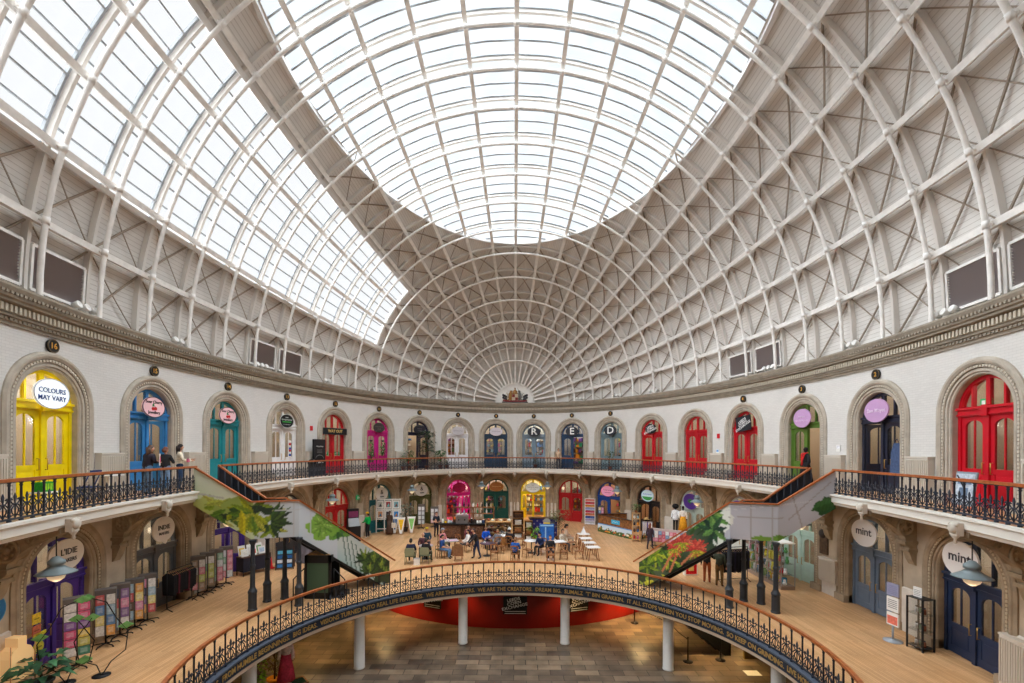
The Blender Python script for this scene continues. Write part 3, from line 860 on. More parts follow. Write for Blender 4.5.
def plantlogo(t):
    mb = MB()
    for k in range(7):
        a = -1.2 + .4 * k; c, s_ = math.sin(a), math.cos(a)
        mb.prism([(0, -.16), (.16 * c - .06 * s_, -.1 + .14 * s_), (.34 * c, -.16 + .26 * s_ + .1), (.16 * c + .06 * s_, -.1 + .14 * s_ + .04)], -.034, -.026)
    mb.build('leaf_print', mat('logo_leaf', (58, 140, 76), .4), t)
sign('lo', 13, .62, .5, (92, 58, 150), None, None, 'purple round sign with green leaves above the mint doors', dz=.12, rim=(130, 90, 190), extra=plantlogo)
sign('lo', 14, .62, .5, (104, 70, 166), None, None, 'purple round sign showing just over the stair handrail', dz=.12, rim=(150, 110, 210), extra=plantlogo)
for i, nm in ((16, 'grey blue'), (17, 'navy')):
    sign('lo', i, .64, .5, (238, 236, 236), [('mint', .4, 0, .05, 1.1)], (66, 66, 76), 'white oval sign reading mint above the %s doors' % nm, proj=.28, dz=.38, dx=.12)
# green EXIT / LIFT signs
EXG = mat('exit_green', (24, 150, 90), .4, emit=.5)
def exit_sign(loc, rz, w, h, label, txt=None):
    t = thing('exit_sign', label, 'exit sign', loc, rz)
    mb = MB(); mb.box(-w / 2, w / 2, -.03, .03, -h / 2, h / 2); pl = mb.build('plate', EXG, t)
    mb = MB()
    if txt: add_text(mb, txt, h * .8, Matrix.Translation((0, -.034, 0)))
    else:
        mb.box(-w * .36, -w * .06, -.036, -.03, -h * .32, h * .32)
        mb.prism([(w * .02, -h * .12), (w * .22, -h * .12), (w * .22, -h * .3), (w * .4, 0), (w * .22, h * .3), (w * .22, h * .12), (w * .02, h * .12)], -.036, -.03)
    mb.build('symbol', WHITE, pl); return t
def at_door(lev, i, x, y, z):
    d, p, rz, hw, zs = DOOR[lev, i]
    return p + Vector((math.cos(rz), math.sin(rz), 0)) * x + Vector((-math.sin(rz), math.cos(rz), 0)) * y + Vector((0, 0, z)), rz
q, rz = at_door('up', 17, -.12, .3, 3.0); exit_sign(q, rz, .38, .26, 'green exit sign in the fanlight of the large red doors')
q, rz = at_door('up', 4, .0, .3, 2.2); exit_sign(q, rz, .36, .24, 'green exit sign in the middle of the way-out doors')
for x, nm in ((-.5, 'first'), (.5, 'second')):
    q, rz = at_door('up', 4, x, .36, 1.28); exit_sign(q, rz, .5, .22, 'green LIFT notice on the %s leaf of the way-out doors' % nm, 'LIFT')
q, rz = at_door('lo', 4, 1.75, -.12, 2.75); exit_sign(q, rz, .36, .28, 'green exit sign on the pier beside the ground-storey red doors')
q, rz = at_door('lo', 4, .45, .36, .95); exit_sign(q, rz, .5, .24, 'green LIFT notice low on the ground-storey red doors', 'LIFT')
# numbered roundels over the doors
NUMS = ['16', '15', '14', '13', '12', '11', '10', '9', '8', '7', '6', '5', None, None, '4', '3', '2', None]
for i, nm in enumerate(NUMS):
    if not nm: continue
    d, p, rz, hw, zs = DOOR['up', i]
    t = thing('number_roundel', 'round black number plate with gold %s over the %s' % (nm, UP[i][1].split(' arched')[0] + ' doors'), 'number plate', W(VB[i], 8.97, .0), rz, 'numbered roundels over the gallery doors')
    mb = MB(); mb.prism(oval_pts(.19, .19, 20), -.08, -.012); dk = mb.build('disc', BLACK, t)
    mb = MB(); mb.tube([(x, -.08, z) for x, z in oval_pts(.185, .185, 20)], .016, 5, closed=True); mb.build('rim', mat('roundel_rim', (96, 82, 60), .5), dk)
    mb = MB(); add_text(mb, nm, .24, Matrix.Translation((0, -.086, 0))); mb.build('lettering', mat('roundel_gold', (226, 168, 70), .4), dk)

# ================================================================= RADIATOR CASINGS, BRACKETS
RAD = mat('radiator_paint', (208, 200, 188), .6)
def radiator(s, z0, w, h, label, group):
    p, rz = WM(s, z0, .02)
    t = thing('radiator', label, 'radiator', p, rz, group)
    mb = MB(); mb.box(-w / 2, w / 2, -.2, .0, .04, h); mb.box(-w / 2 - .02, w / 2 + .02, -.22, .0, h, h + .05); mb.box(-w / 2, w / 2, -.16, 0, 0, .06)
    cs = mb.build('casing', RAD, t)
    mb = MB(); n = int(w / .075)
    for k in range(n):
        x = -w / 2 + .05 + (w - .1) * k / (n - 1); mb.box(x - .016, x + .016, -.232, -.2, .12, h - .06)
    mb.build('flutes', RAD, cs)
    return t
_nm = ['yellow', 'sky blue', 'teal', 'white barber', 'way-out red', 'magenta', 'dark navy', 'white', 'slate blue', 'letter R', 'letter E', 'letter D', 'half open red', 'unsigned red', 'black sign red', 'olive green', 'black navy', 'large red']
def between(i):
    if i == 0: return 'outside the yellow doors'
    if i == 18: return 'outside the large red doors'
    return 'between %s and %s doors' % (_nm[i - 1], _nm[i])
for i, s in enumerate(PIER):
    w = min(.95, (BAYS[i + 1] - BAYS[i]) - 3.12)
    if w < .25: continue
    radiator(s, ZG, max(w, .3), 1.38, 'pale fluted gallery radiator ' + between(i), 'gallery radiator casings')
radiator(PIER[-3] + .1, .55, .95, .95, 'pale fluted radiator on the pier beside the glass display case', None)
radiator(PIER[-1] - .2, .1, 1.0, 1.3, 'pale fluted radiator below the navy doors pier', None)
# scrolled stone brackets carrying the gallery, with the bosses on its edge
BR = mat('bracket_stone', (152, 135, 112), .85, .08, 4)
def bracket_parts():
    poly = [(0, -.02), (-1.66, -.02), (-1.68, -.16), (-1.5, -.24)]
    for k in range(1, 9):
        a = k / 8; poly.append((-1.5 + 1.05 * a, -.24 - .62 * a ** 1.6))
    poly += [(-.42, -1.0), (-.42, -1.12), (-.30, -1.2), (-.30, -1.32), (-.2, -1.6), (-.08, -1.78), (0, -1.8)]
    mb = MB(); mb.prism(poly, -.15, .15, 'yz')
    mb.box(-.22, .22, -.5, 0, -1.08, -.98); mb.box(-.2, .2, -.36, 0, -1.34, -1.24); mb.box(-.19, .19, -1.7, 0, -.1, -.02)
    body = mb.mesh('console', BR)
    mb = MB()
    for sx in (-1, 1):
        M = Matrix.Translation((sx * .15, -.45, -.52)) @ Matrix.Rotation(sx * PI / 2, 4, 'Y')
        mb.lathe([(.3, 0), (.3, .05), (.24, .06), (.22, .03), (.1, .03), (.07, .08), (.01, .09)], 16, 0, True, M)
        for k in range(6):
            a = PI / 3 * k; mb.ball((0, 0, 0), .06, 6, 0, (1, 1, .6), M @ Matrix.Translation((.16 * math.cos(a), .16 * math.sin(a), .04)))
        P = [(sx * .16, -1.0 - .14 * math.cos(a * .7) * (1 - a / 12), -.3 + .14 * math.sin(a * .7) * (1 - a / 12)) for a in range(0, 11)]
        mb.tube(P, .035, 5)
    ros = mb.mesh('rosette', BR)
    mb = MB(); mb.box(-.13, .13, -1.95, -1.78, -.12, .2); mb.ball((0, -1.96, .06), .13, 8, 0, (1, .8, 1.1)); mb.ball((-.1, -1.95, .16), .06, 6); mb.ball((.1, -1.95, .16), .06, 6)
    mb.lathe([(.0, -.34), (.05, -.3), (.03, -.22), (.1, -.14), (.1, -.08)], 8, 0, True, Matrix.Translation((0, -1.9, 0)))
    boss = mb.mesh('edge_boss', mat('boss_stone', (204, 196, 184), .8))
    return body, ros, boss
bp_ = bracket_parts()
for i, s in enumerate(PIER):
    p, rz = WM(s, ZG - .36, .27)
    t = thing('gallery_bracket', None, None, p, rz); t['kind'] = 'structure'; t.scale = (1, .86, 1)
    for nm, me in zip(('console', 'rosette', 'edge_boss'), bp_): link(nm, me, t)

# ================================================================= RAILINGS
def scroll_mesh(h, w, f=1.0):
    """fleur-de-lis over a diamond loop with curled scrolls"""
    mb = MB(); r = .0145 * h / .5 * f
    def tb(P): mb.tube([(x * w, 0, z * h) for x, z in P], r, 4)
    tb([(0, .02), (0, .98)])
    for sx in (-1, 1):
        tb([(0, .06), (sx * .26, .26), (sx * .28, .38), (0, .56)])
        tb([(sx * .12, .16), (sx * .36, .1), (sx * .42, .22), (sx * .3, .28)])
        tb([(0, .56), (sx * .22, .6), (sx * .36, .7), (sx * .3, .8), (sx * .2, .74)])
        tb([(sx * .44, .4), (sx * .32, .5), (sx * .2, .56)])
    mb.prism([(0, h), (-.1 * w, .86 * h), (-.05 * w, .66 * h), (.05 * w, .66 * h), (.1 * w, .86 * h)], -.01, .01)
    mb.ball((0, 0, .56 * h), .035 * h / .5, 6)
    return mb.mesh('scroll_panel', NAVY)
def post_mesh(h, r):
    mb = MB(); mb.lathe([(r * 1.9, 0), (r * 1.9, .03), (r * 1.2, .06), (r, .12), (r, h - .1), (r * 1.5, h - .08), (r, h - .05), (r * 2.2, h - .01), (r * 2.2, h)], 7); return mb.mesh('baluster', NAVY)
def railing(name, label, pts_fn, u0, u1, step, h, foot, post, scroll, keep=100):
    """pts_fn(u) -> (point on the kerb, rz); handrail, foot bar, then balusters and scroll panels one by one"""
    root = thing(name, label, 'railing', pts_fn((u0 + u1) / 2)[0])
    o = root.location
    n = max(1, int(round((u1 - u0) / step)))
    mb = MB(); m2 = MB(); K = n * 2
    P = [pts_fn(u0 + (u1 - u0) * i / K)[0] - o for i in range(K + 1)]
    mb.tube([p + Vector((0, 0, h + .035)) for p in P], .1, flat=(.1, .07), up=Vector((0, 0, 1)))
    mb.build('handrail', RAILW, root)
    m2.tube([p + Vector((0, 0, foot)) for p in P], .1, flat=(.05, .04), up=Vector((0, 0, 1)))
    if name == 'opening_railing': m2.tube([p + Vector((0, 0, .5)) for p in P], .1, flat=(.02, .022), up=Vector((0, 0, 1)))
    m2.tube([p + Vector((0, 0, h - .01)) for p in P], .1, flat=(.05, .02), up=Vector((0, 0, 1)))
    m2.build('foot_bar', NAVY, root)
    for nm, me, ph, cnt in (('baluster', post, 0.0, n + 1), ('scroll_panel', scroll, .5, n)):
        items = []
        for i in range(cnt):
            p, rz = pts_fn(u0 + (u1 - u0) * (i + ph) / n); items.append(((p - EYE).length, p - o, rz))
        items.sort(key=lambda q: q[0])
        for d, p, rz in items[:keep]: link(nm, me, root, Matrix.Translation(p + Vector((0, 0, foot if ph else 0))) @ Matrix.Rotation(rz, 4, 'Z'))
        if len(items) > keep:
            far = MB(); vs_ = [v.co.copy() for v in me.vertices]; fs_ = [tuple(q.vertices) for q in me.polygons]
            for d, p, rz in items[keep:]: far.add(vs_, fs_, 0, True, Matrix.Translation(p + Vector((0, 0, foot if ph else 0))) @ Matrix.Rotation(rz, 4, 'Z'))
            f = far.build('far_%ss' % nm, NAVY, root); f['kind'] = 'stuff'
    return root
gp = post_mesh(.86, .023); gs = scroll_mesh(.56, .36)
def gal(u): return WM(u, ZG, 1.68)
railing('gallery_railing', 'dark iron gallery railing with brown handrail in front of the yellow and sky blue doors', gal, -42, -29.45, .36, .86, .06, gp, gs)
railing('gallery_railing', 'dark iron gallery railing curving round the far end between the two stairs', gal, -27.85, 27.85, .36, .86, .06, gp, gs)
railing('gallery_railing', 'dark iron gallery railing with brown handrail in front of the large red doors', gal, 29.45, 42, .36, .86, .06, gp, gs)
vp = post_mesh(.95, .024); vsr = scroll_mesh(.62, .40, .9)
def void(u): return Vector((VC.x + (VR + .05) * math.sin(u), VC.y + (VR + .05) * math.cos(u), .07)), -u
railing('opening_railing', 'dark iron railing with brown handrail around the round opening in the floor', void, -2.25, 2.25, .46 / (VR + .05), .95, .05, vp, vsr)
# ================================================================= STAIRS
def mural(quads, name, parent, shapes, base, thick=.06, res=.045, lines=()):
    """glass-fronted stair side: each quad is (p0, p1, zb0, zb1, zt0, zt1, u0); the print is painted per vertex"""
    mb = MB(); mb.c = []
    rnd = random.Random(3)
    def colour(u, z):
        c = base(u, z)
        for f in shapes:
            q = f(u, z)
            if q: c = q
        for lu0, lz0, lu1, lz1, lw, lc in lines:
            dx, dz = lu1 - lu0, lz1 - lz0; L = dx * dx + dz * dz; t = max(0, min(1, ((u - lu0) * dx + (z - lz0) * dz) / L))
            if math.hypot(u - lu0 - dx * t, z - lz0 - dz * t) < lw: c = lc
        return rgb(c)
    for p0, p1, zb0, zb1, zt0, zt1, u0 in quads:
        p0, p1 = Vector(p0), Vector(p1); L = (p1 - p0).length; d = (p1 - p0).normalized(); nn = Vector((d.y, -d.x))
        if nn.dot(p0 - Vector((0, -18.3))) > 0: nn = -nn
        nu = max(2, int(L / res)); nv = max(2, int(max(zt0 - zb0, zt1 - zb1) / res))
        V = []; F = []
        for i in range(nu + 1):
            t = i / nu; x, y = p0.x + (p1.x - p0.x) * t, p0.y + (p1.y - p0.y) * t
            zb, zt = zb0 + (zb1 - zb0) * t, zt0 + (zt1 - zt0) * t
            for j in range(nv + 1):
                z = zb + (zt - zb) * j / nv
                V.append((x, y, z)); mb.c.append(colour(u0 + L * t, z))
        for i in range(nu):
            for j in range(nv): F.append((i * (nv + 1) + j, (i + 1) * (nv + 1) + j, (i + 1) * (nv + 1) + j + 1, i * (nv + 1) + j + 1))
        mb.add(V, F)
        V2 = [(v[0] - nn.x * thick, v[1] - nn.y * thick, v[2]) for v in V]
        mb.c += mb.c[-len(V):]
        mb.add(V2, [f[::-1] for f in F])
    return mb.build(name, PRINT, parent)
def leaf(u0, z0, ang, L, w, c, vein=None):
    ca, sa = math.cos(ang), math.sin(ang); vein = vein or tuple(x * .78 for x in c)
    def f(u, z):
        du, dz = u - u0, z - z0; p = du * ca + dz * sa
        if p <= 0 or p >= L: return None
        q = -du * sa + dz * ca
        hw = w * math.sin(PI * (p / L) ** .8) ** .9
        if abs(q) > hw: return None
        if abs(q) < .012: return vein
        k = 1 + .14 * math.sin(p * 40 + q * 30) * .5
        return tuple(min(255, x * (k if q > 0 else k * .86)) for x in c)
    return f
def stem(u0, z0, u1, z1, w, c): 
    def f(u, z):
        dx, dz = u1 - u0, z1 - z0; L = dx * dx + dz * dz; t = ((u - u0) * dx + (z - z0) * dz) / L
        if t < 0 or t > 1 or math.hypot(u - u0 - dx * t, z - z0 - dz * t) > w: return None
        return c
    return f
def patch_(u0, z0, ru, rz, c):
    def f(u, z):
        du, dz = (u - u0) / ru, (z - z0) / rz; a = math.atan2(dz, du)
        return c if du * du + dz * dz < 1 + .25 * math.sin(5 * a + u0) + .12 * math.sin(11 * a) else None
    return f
def fronds(u, z, n, L, w, cs, a0=0.0, a1=2 * PI, rnd=random.Random(5)):
    return [leaf(u, z, a0 + (a1 - a0) * (k + .3 * rnd.random()) / n, L * (.75 + .5 * rnd.random()), w, cs[k % len(cs)]) for k in range(n)]
N_ = [(12.0, -1.34), (9.9, -1.24), (8.36, -.69), (5.65, 2.26)]
F_ = [(12.1, .26), (10.0, -.04), (9.3, .16), (6.75, 3.06)]
ZL = 3.05
def stairs(side, label, shapes, base, lines):
    sx = side
    N = [Vector((x * sx, y)) for x, y in N_]; Fp = [Vector((x * sx, y)) for x, y in F_]
    root = thing('staircase', label, 'staircase', (N[2].x, N[2].y, 0))
    o = Vector((N[2].x, N[2].y, 0))
    def fix(ob): ob.location = -o; return ob
    L1, L2, L3 = (N[1] - N[0]).length, (N[2] - N[1]).length, (N[3] - N[2]).length
    pb = N[2] + (N[3] - N[2]) * .9
    q = [(N[0], N[1], 3.93, 2.66, 5.34, 4.03, 0), (N[1], N[2], 2.66, 2.66, 4.03, 4.03, L1), (N[2], pb, 2.66, .02, 4.03, 1.3, L1 + L2), (pb, N[3], .02, .02, 1.3, 1.0, L1 + L2 + L3 * .9)]
    fix(mural(q, 'printed_side', root, shapes, base, lines=lines))
    q = [(Fp[2], Fp[2] + (Fp[3] - Fp[2]) * .9, 2.66, .02, 4.03, 1.3, 50), (Fp[2] + (Fp[3] - Fp[2]) * .9, Fp[3], .02, .02, 1.3, 1.0, 54)]
    fix(mural(q, 'far_side', root, [], lambda u, z: (150, 160, 150), res=.3))
    # treads
    mb = MB()
    def flight(a0, b0, a1, b1, z0, z1, n):
        for k in range(n):
            t0, t1 = k / n, (k + 1) / n; z = z0 + (z1 - z0) * (k + (0 if z1 < z0 else 1)) / n
            P = [a0 + (a1 - a0) * t0, a0 + (a1 - a0) * t1, b0 + (b1 - b0) * t1, b0 + (b1 - b0) * t0]
            mb.add([(p.x, p.y, z - .2) for p in P] + [(p.x, p.y, z) for p in P], [(0, 1, 2, 3), (7, 6, 5, 4), (0, 4, 5, 1), (1, 5, 6, 2), (2, 6, 7, 3), (3, 7, 4, 0)])
    ins = [(f - n).normalized() * .1 for n, f in zip(N, Fp)]
    Nn = [n + i for n, i in zip(N, ins)]; Ff = [f - i for f, i in zip(Fp, ins)]
    flight(Nn[0], Ff[0], Nn[1], Ff[1], ZG, ZL, 8); flight(Nn[2], Ff[2], Nn[3], Ff[3], ZL, 0.17, 16)
    P = [Nn[1], Nn[2], Ff[2], Ff[1]]
    mb.add([(p.x, p.y, ZL - .3) for p in P] + [(p.x, p.y, ZL) for p in P], [(0, 1, 2, 3), (7, 6, 5, 4), (0, 4, 5, 1), (1, 5, 6, 2), (2, 6, 7, 3), (3, 7, 4, 0)])
    fix(mb.build('steps', [mat('stair_dark', (58, 56, 58), .6)], root))
    # underside beam of the lower flight
    mb = MB(); up = Vector((0, 0, 1))
    for a, b in ((N[2], N[3]), (Fp[2], Fp[3])):
        d = (b - a); e = a + d * .9; off = (Fp[2] - N[2]).normalized() * (.12 if a is N[2] else -.12)
        mb.tube([(a.x + off.x, a.y + off.y, 2.6), (e.x + off.x, e.y + off.y, .06)], .1, flat=(.14, .14), up=up)
    fix(mb.build('string_beam', DARK, root))
    # handrails
    for nm, pts in (('outer_handrail', [(N[0], 5.38), (N[1], 4.07), (N[2], 4.07), (N[3] + (N[3] - N[2]).normalized() * .28, .98)]), ('inner_handrail', [(Fp[0], 5.38), (Fp[1], 4.07), (Fp[2], 4.07), (Fp[3] + (Fp[3] - Fp[2]).normalized() * .28, .98)])):
        mb = MB(); mb.tube([(p.x, p.y, z) for p, z in pts], .1, flat=(.1, .06), up=up); fix(mb.build(nm, RAILW, root))
    # dark inner balustrade of the upper flight
    mb = MB()
    for a, b, za, zb in ((Fp[0], Fp[1], 5.34, 4.03), (Fp[1], Fp[2], 4.03, 4.03)):
        n = max(2, int((b - a).length / .3))
        A = [(a.x, a.y, za - 1.0), (b.x, b.y, zb - 1.0), (b.x, b.y, zb), (a.x, a.y, za)]
        mb.add(A, [(0, 1, 2, 3)], 1); mb.add([(x, y + .03, z) for x, y, z in A], [(3, 2, 1, 0)], 1)
        for k in range(n + 1):
            p = a + (b - a) * k / n; z = za + (zb - za) * k / n
            mb.tube([(p.x, p.y - .02, z - 1.0), (p.x, p.y - .02, z)], .03, 5)
    fix(mb.build('inner_balustrade', [NAVY, mat('balustrade_panel', (40, 42, 50), .5)], root))
    # four fluted posts under the landing
    for x, y in ((8.33, -.72), (9.28, .06), (9.8, -.28), (9.82, -1.26)):
        mb = MB(); mb.lathe([(.165, 0), (.165, .05), (.145, .08), (.145, .64), (.16, .67), (.16, .73), (.1, .84), (.09, .9), (.082, 1.6), (.1, 1.64), (.1, 1.7), (.078, 1.74), (.072, 2.45), (.13, 2.58), (.13, 2.64)], 10, 0, False, Matrix.Translation((x * sx, y, 0)))
        fix(mb.build('post', mat('post_iron', (44, 50, 58), .5, spec=.5), root))
    # newel at the foot
    e = N[3] + (N[3] - N[2]).normalized() * .1
    return root
GW = (206, 210, 212)
def base_l(u, z):
    k = .5 + .5 * math.sin(u * 1.7 + z * 2.1)
    if u < 2.2: return (214 - 20 * k, 220 - 8 * k, 196 - 40 * k)
    if u > 5.3: return (150 + 50 * k, 186 + 20 * k, 190 + 10 * k)
    return (192 + 8 * k, 200 + 6 * k, 206 + 6 * k)
YG = [(168, 176, 40), (132, 158, 44), (96, 134, 44), (190, 190, 70)]; DG = [(44, 70, 40), (58, 92, 44), (34, 54, 40), (84, 116, 50)]
R1 = random.Random(11)
SL = [patch_(.5, 3.9, .55, .4, (178, 190, 110)), patch_(1.5, 3.75, .9, .5, (150, 168, 84))]
for k in range(26): SL.append(leaf(1.2 + 1.9 * R1.random(), 3.0 + .9 * R1.random(), R1.choice((-.4, .3, -.8, 2.8, 3.4, -1.2)) + .5 * R1.random(), .5 + .4 * R1.random(), .09 + .05 * R1.random(), R1.choice(DG + YG)))
for k in range(34): SL.append(leaf(.7 + 2.7 * R1.random(), 2.9 + 1.0 * R1.random(), R1.random() * 6.28, .3 + .3 * R1.random(), .06 + .05 * R1.random(), R1.choice(YG + DG + [(206, 206, 120)])))
SL += fronds(2.2, 3.6, 9, .8, .1, YG, PI * .7, PI * 1.9) + fronds(2.75, 3.3, 10, .7, .09, DG, -1.2, 1.4) + [leaf(1.75, 3.75, -1.5, 1.15, .13, (206, 196, 40)), leaf(.3, 4.35, -.6, .9, .08, (196, 196, 90)), leaf(.4, 3.95, .2, .9, .1, (180, 190, 80))]
SL += [patch_(5.35, 2.7, .62, .36, (104, 150, 60))] + fronds(5.35, 2.7, 11, .42, .1, [(70, 122, 50), (96, 150, 60), (54, 100, 48)]) + [patch_(4.72, 2.98, .66, .56, (128, 172, 66))] + fronds(4.7, 3.0, 15, .46, .075, [(136, 182, 72), (112, 160, 60), (156, 196, 92)])
for k in range(7): SL.append(stem(5.5 + .2 * k, 2.6 - .2 * k, 5.75 + .2 * k, 1.0 - .1 * k, .022, (60, 96, 84)))
SL += [patch_(6.9, 1.15, .6, .4, (66, 96, 46)), patch_(7.45, .6, .5, .6, (40, 62, 44))]
for u_, z_ in ((6.5, 1.25), (6.95, 1.05), (7.3, .7), (6.75, .65), (7.55, .4)): SL += fronds(u_, z_, 9, .5, .06, DG + [(150, 168, 60), (110, 140, 56)], -.3, PI + .3, R1)
base_r_c = [(34, 54, 40), (52, 84, 44), (24, 36, 34), (70, 104, 48)]
def base_r(u, z):
    k = .5 + .5 * math.sin(u * 2.3 - z * 1.9)
    if u < 3.95: return (180 + 10 * k, 182 + 8 * k, 190 + 8 * k)
    return tuple(40 + 30 * k + (4, 22, 2)[i] for i in range(3))
SR = []
for k in range(60): SR.append(leaf(4.1 + 3.7 * R1.random(), .1 + 3.7 * R1.random() , R1.random() * 6.28, .35 + .4 * R1.random(), .05 + .05 * R1.random(), R1.choice(DG + [(120, 160, 60), (206, 206, 60), (160, 190, 80), (28, 40, 36)])))
SR += [patch_(3.95, 3.45, .32, .5, (226, 228, 220)), patch_(4.2, 2.55, .2, .3, (216, 222, 214))]
SR += fronds(4.6, 3.5, 12, .75, .13, [(96, 150, 66), (60, 112, 60), (140, 180, 90)], 2.4, 6.4) + fronds(4.4, 2.9, 9, .6, .1, [(44, 84, 56), (30, 62, 50), (104, 150, 76)])
SR += fronds(6.9, 1.5, 12, .7, .06, [(196, 206, 60), (150, 180, 50), (100, 140, 46)]) + fronds(7.35, .9, 10, .6, .06, [(60, 100, 44), (130, 160, 50)]) + fronds(6.3, 1.4, 8, .5, .06, [(190, 200, 60), (60, 100, 44)])
for (a, b, c_, d_) in ((6.6, .8, 6.0, 1.95), (6.25, .85, 5.68, 2.25), (5.75, 1.25, 5.05, 2.05)): SR.append(stem(a, b, c_, d_, .045, (196, 120, 84)))
for u_, z_ in ((5.97, 1.98), (5.64, 2.3), (5.02, 2.08)): SR += fronds(u_, z_, 15, .5, .06, [(226, 84, 70), (238, 118, 92), (206, 60, 60)]) + fronds(u_ + .05, z_ - .1, 6, .45, .04, [(216, 200, 60), (150, 170, 50)], PI, 2 * PI)
SR += [patch_(.3, 4.0, .42, .34, (44, 84, 44)), leaf(.05, 4.2, -.4, .9, .22, (56, 104, 50)), patch_(1.9, 2.78, .5, .12, (96, 140, 50)), patch_(2.5, 2.74, .5, .1, (110, 150, 54))]
FRL = (160, 154, 152)
LR = [(2.3, 2.7, 2.3, 4.0, .02, FRL), (3.0, 2.7, 3.0, 4.0, .02, FRL), (1.2, 3.2, 1.6, 4.5, .025, FRL), (.2, 4.9, 1.7, 3.5, .02, FRL), (1.9, 3.55, 3.8, 3.5, .02, FRL), (.9, 4.2, 3.9, 3.75, .012, (206, 206, 210))]
LLn = [(.05, 4.4, 1.1, 4.2, .03, (184, 186, 176)), (3.55, 2.7, 3.55, 4.0, .025, (190, 190, 192)), (2.9, 3.72, 3.9, 3.72, .02, (196, 196, 198)), (4.2, 3.6, 4.2, 2.7, .02, (196, 198, 200))]
stairs(-1, 'stair printed with lime leaves and a big round leaf, descending beside the green cabin', SL, base_l, LLn)
stairs(1, 'stair printed with coral palm trees and dark jungle, descending beside the glass display case', SR, base_r, LR)

# ================================================================= LAMPS, CREST, SPOTLIGHTS
SHADE = mat('grey_enamel', (120, 134, 138), .4, spec=.5)
GLOBE = mat('lamp_globe', (255, 236, 206), .4, emit=.2)
def lamp_parts():
    mb = MB(); mb.lathe([(.0, .42), (.07, .4), (.12, .34), (.17, .3), (.17, .22), (.12, .2), (.2, .12), (.36, .03), (.40, 0), (.37, -.01), (.2, .03)], 20); sh = mb.mesh('lamp_shade', SHADE)
    mb = MB(); mb.lathe([(.17, .04), (.19, -.04), (.15, -.14), (.07, -.2), (.01, -.22)], 14); gl = mb.mesh('globe', GLOBE)
    mb = MB(); mb.tube([(0, 0, .4), (0, 0, 1.07)], .014, 5); mb.lathe([(.06, 1.02), (.06, 1.07), (.01, 1.08)], 8); rd = mb.mesh('hanging_rod', DARK)
    return sh, gl, rd
lp = lamp_parts()
LPN = {0: 'beside the purple shop door', 17: 'in front of the navy doors with a mint sign'}
for i, s in enumerate(PIER):
    k = i - 9
    if abs(k) in (1, 3, 5, 7, 9):
        p = W(s, 2.98, 1.25)
        near = VB[min(range(18), key=lambda j: abs(VB[j] - (s - .5 * (1 if s > 0 else -1))))]; j = VB.index(near)
        t = thing('pendant_lamp', 'grey pendant lamp under the gallery near the %s' % ' '.join(LO[j][1].split(',')[0].split(' on ')[0].split(' beside ')[0].split(' behind ')[0].split(' under ')[0].split()[:7]), 'lamp', p, 0, 'grey pendant lamps under the gallery')
        sh_ = link('lamp_shade', lp[0], t); link('globe', lp[1], sh_); link('hanging_rod', lp[2], t)
        point(p + Vector((0, 0, -.35)), 5, (1, .8, .55), .15)  # weak light added for the gallery underside; the globes themselves look unlit
# painted arms on the half-round plate
t = thing('coat_of_arms', 'gilded coat of arms with crown, lion and unicorn on the white half round plate', 'crest', (0, YPL - .08, ZS + .16))
t.scale = (1.25, 1, 1.2)
GLD = mat('gilt', (150, 106, 52), .45, .2, 20); CR = mat('crest_red', (128, 42, 40), .5); CB = mat('crest_dark', (60, 58, 62), .5)
mb = MB(); mb.prism([(-.22, .2), (-.2, .05), (0, -.02), (.2, .05), (.22, .2), (.22, .5), (-.22, .5)], -.05, .02); mb.build('shield', mat('crest_quarter', (196, 176, 150), .5), t)
mb = MB()
mb.box(-.2, -.01, -.07, -.04, .27, .48); mb.box(.01, .2, -.07, -.04, .06, .25); mb.build('shield_quarters', CR, t)
mb = MB(); mb.lathe([(.18, .5), (.2, .56), (.16, .6), (.18, .68), (.1, .76), (.04, .82), (.03, .9)], 10, 0, True, Matrix.Scale(.5, 4, (0, 1, 0))); mb.ball((0, 0, .92), .05, 6); mb.build('crown', GLD, t)
def beast(sx, m, nm):
    mb = MB(); mb.tube([(sx * .3, 0, .08), (sx * .36, 0, .3), (sx * .34, 0, .5), (sx * .3, -.02, .62)], [.1, .13, .12, .08], 7)
    mb.ball((sx * .29, -.04, .68), .1, 7, 0, (1, .8, 1)); mb.tube([(sx * .32, -.03, .48), (sx * .22, -.05, .5), (sx * .18, -.05, .56)], .035, 5); mb.tube([(sx * .34, -.03, .34), (sx * .24, -.05, .32), (sx * .2, -.05, .38)], .035, 5)
    mb.tube([(sx * .34, 0, .14), (sx * .26, -.02, .05), (sx * .3, -.02, -.02)], .05, 5); mb.tube([(sx * .4, 0, .16), (sx * .5, 0, .06), (sx * .48, 0, -.02)], .05, 5)
    mb.tube([(sx * .4, 0, .2), (sx * .56, 0, .3), (sx * .52, 0, .5), (sx * .6, 0, .58)], .022, 5)
    if sx > 0: mb.tube([(sx * .24, -.05, .75), (sx * .16, -.06, .95)], [.02, .004], 4)
    mb.build(nm, m, t)
beast(-1, GLD, 'lion'); beast(1, mat('silver_beast', (120, 116, 110), .5), 'unicorn')
for sx in (-1, 1):
    mb = MB()
    for k in range(6): mb.ball((sx * (.62 + .1 * (k % 3)), .01, .12 + .13 * (k // 2) + .05 * (k % 2)), .09, 6, 0, (1, .4, 1))
    mb.build('scroll_leaf', CB, t)
mb = MB(); mb.tube([(-.85, -.03, .02), (-.4, -.05, -.02), (0, -.05, .0), (.4, -.05, -.02), (.85, -.03, .02)], .1, flat=(.03, .1), up=Vector((0, 0, 1))); mb.build('ribbon', CR, t)
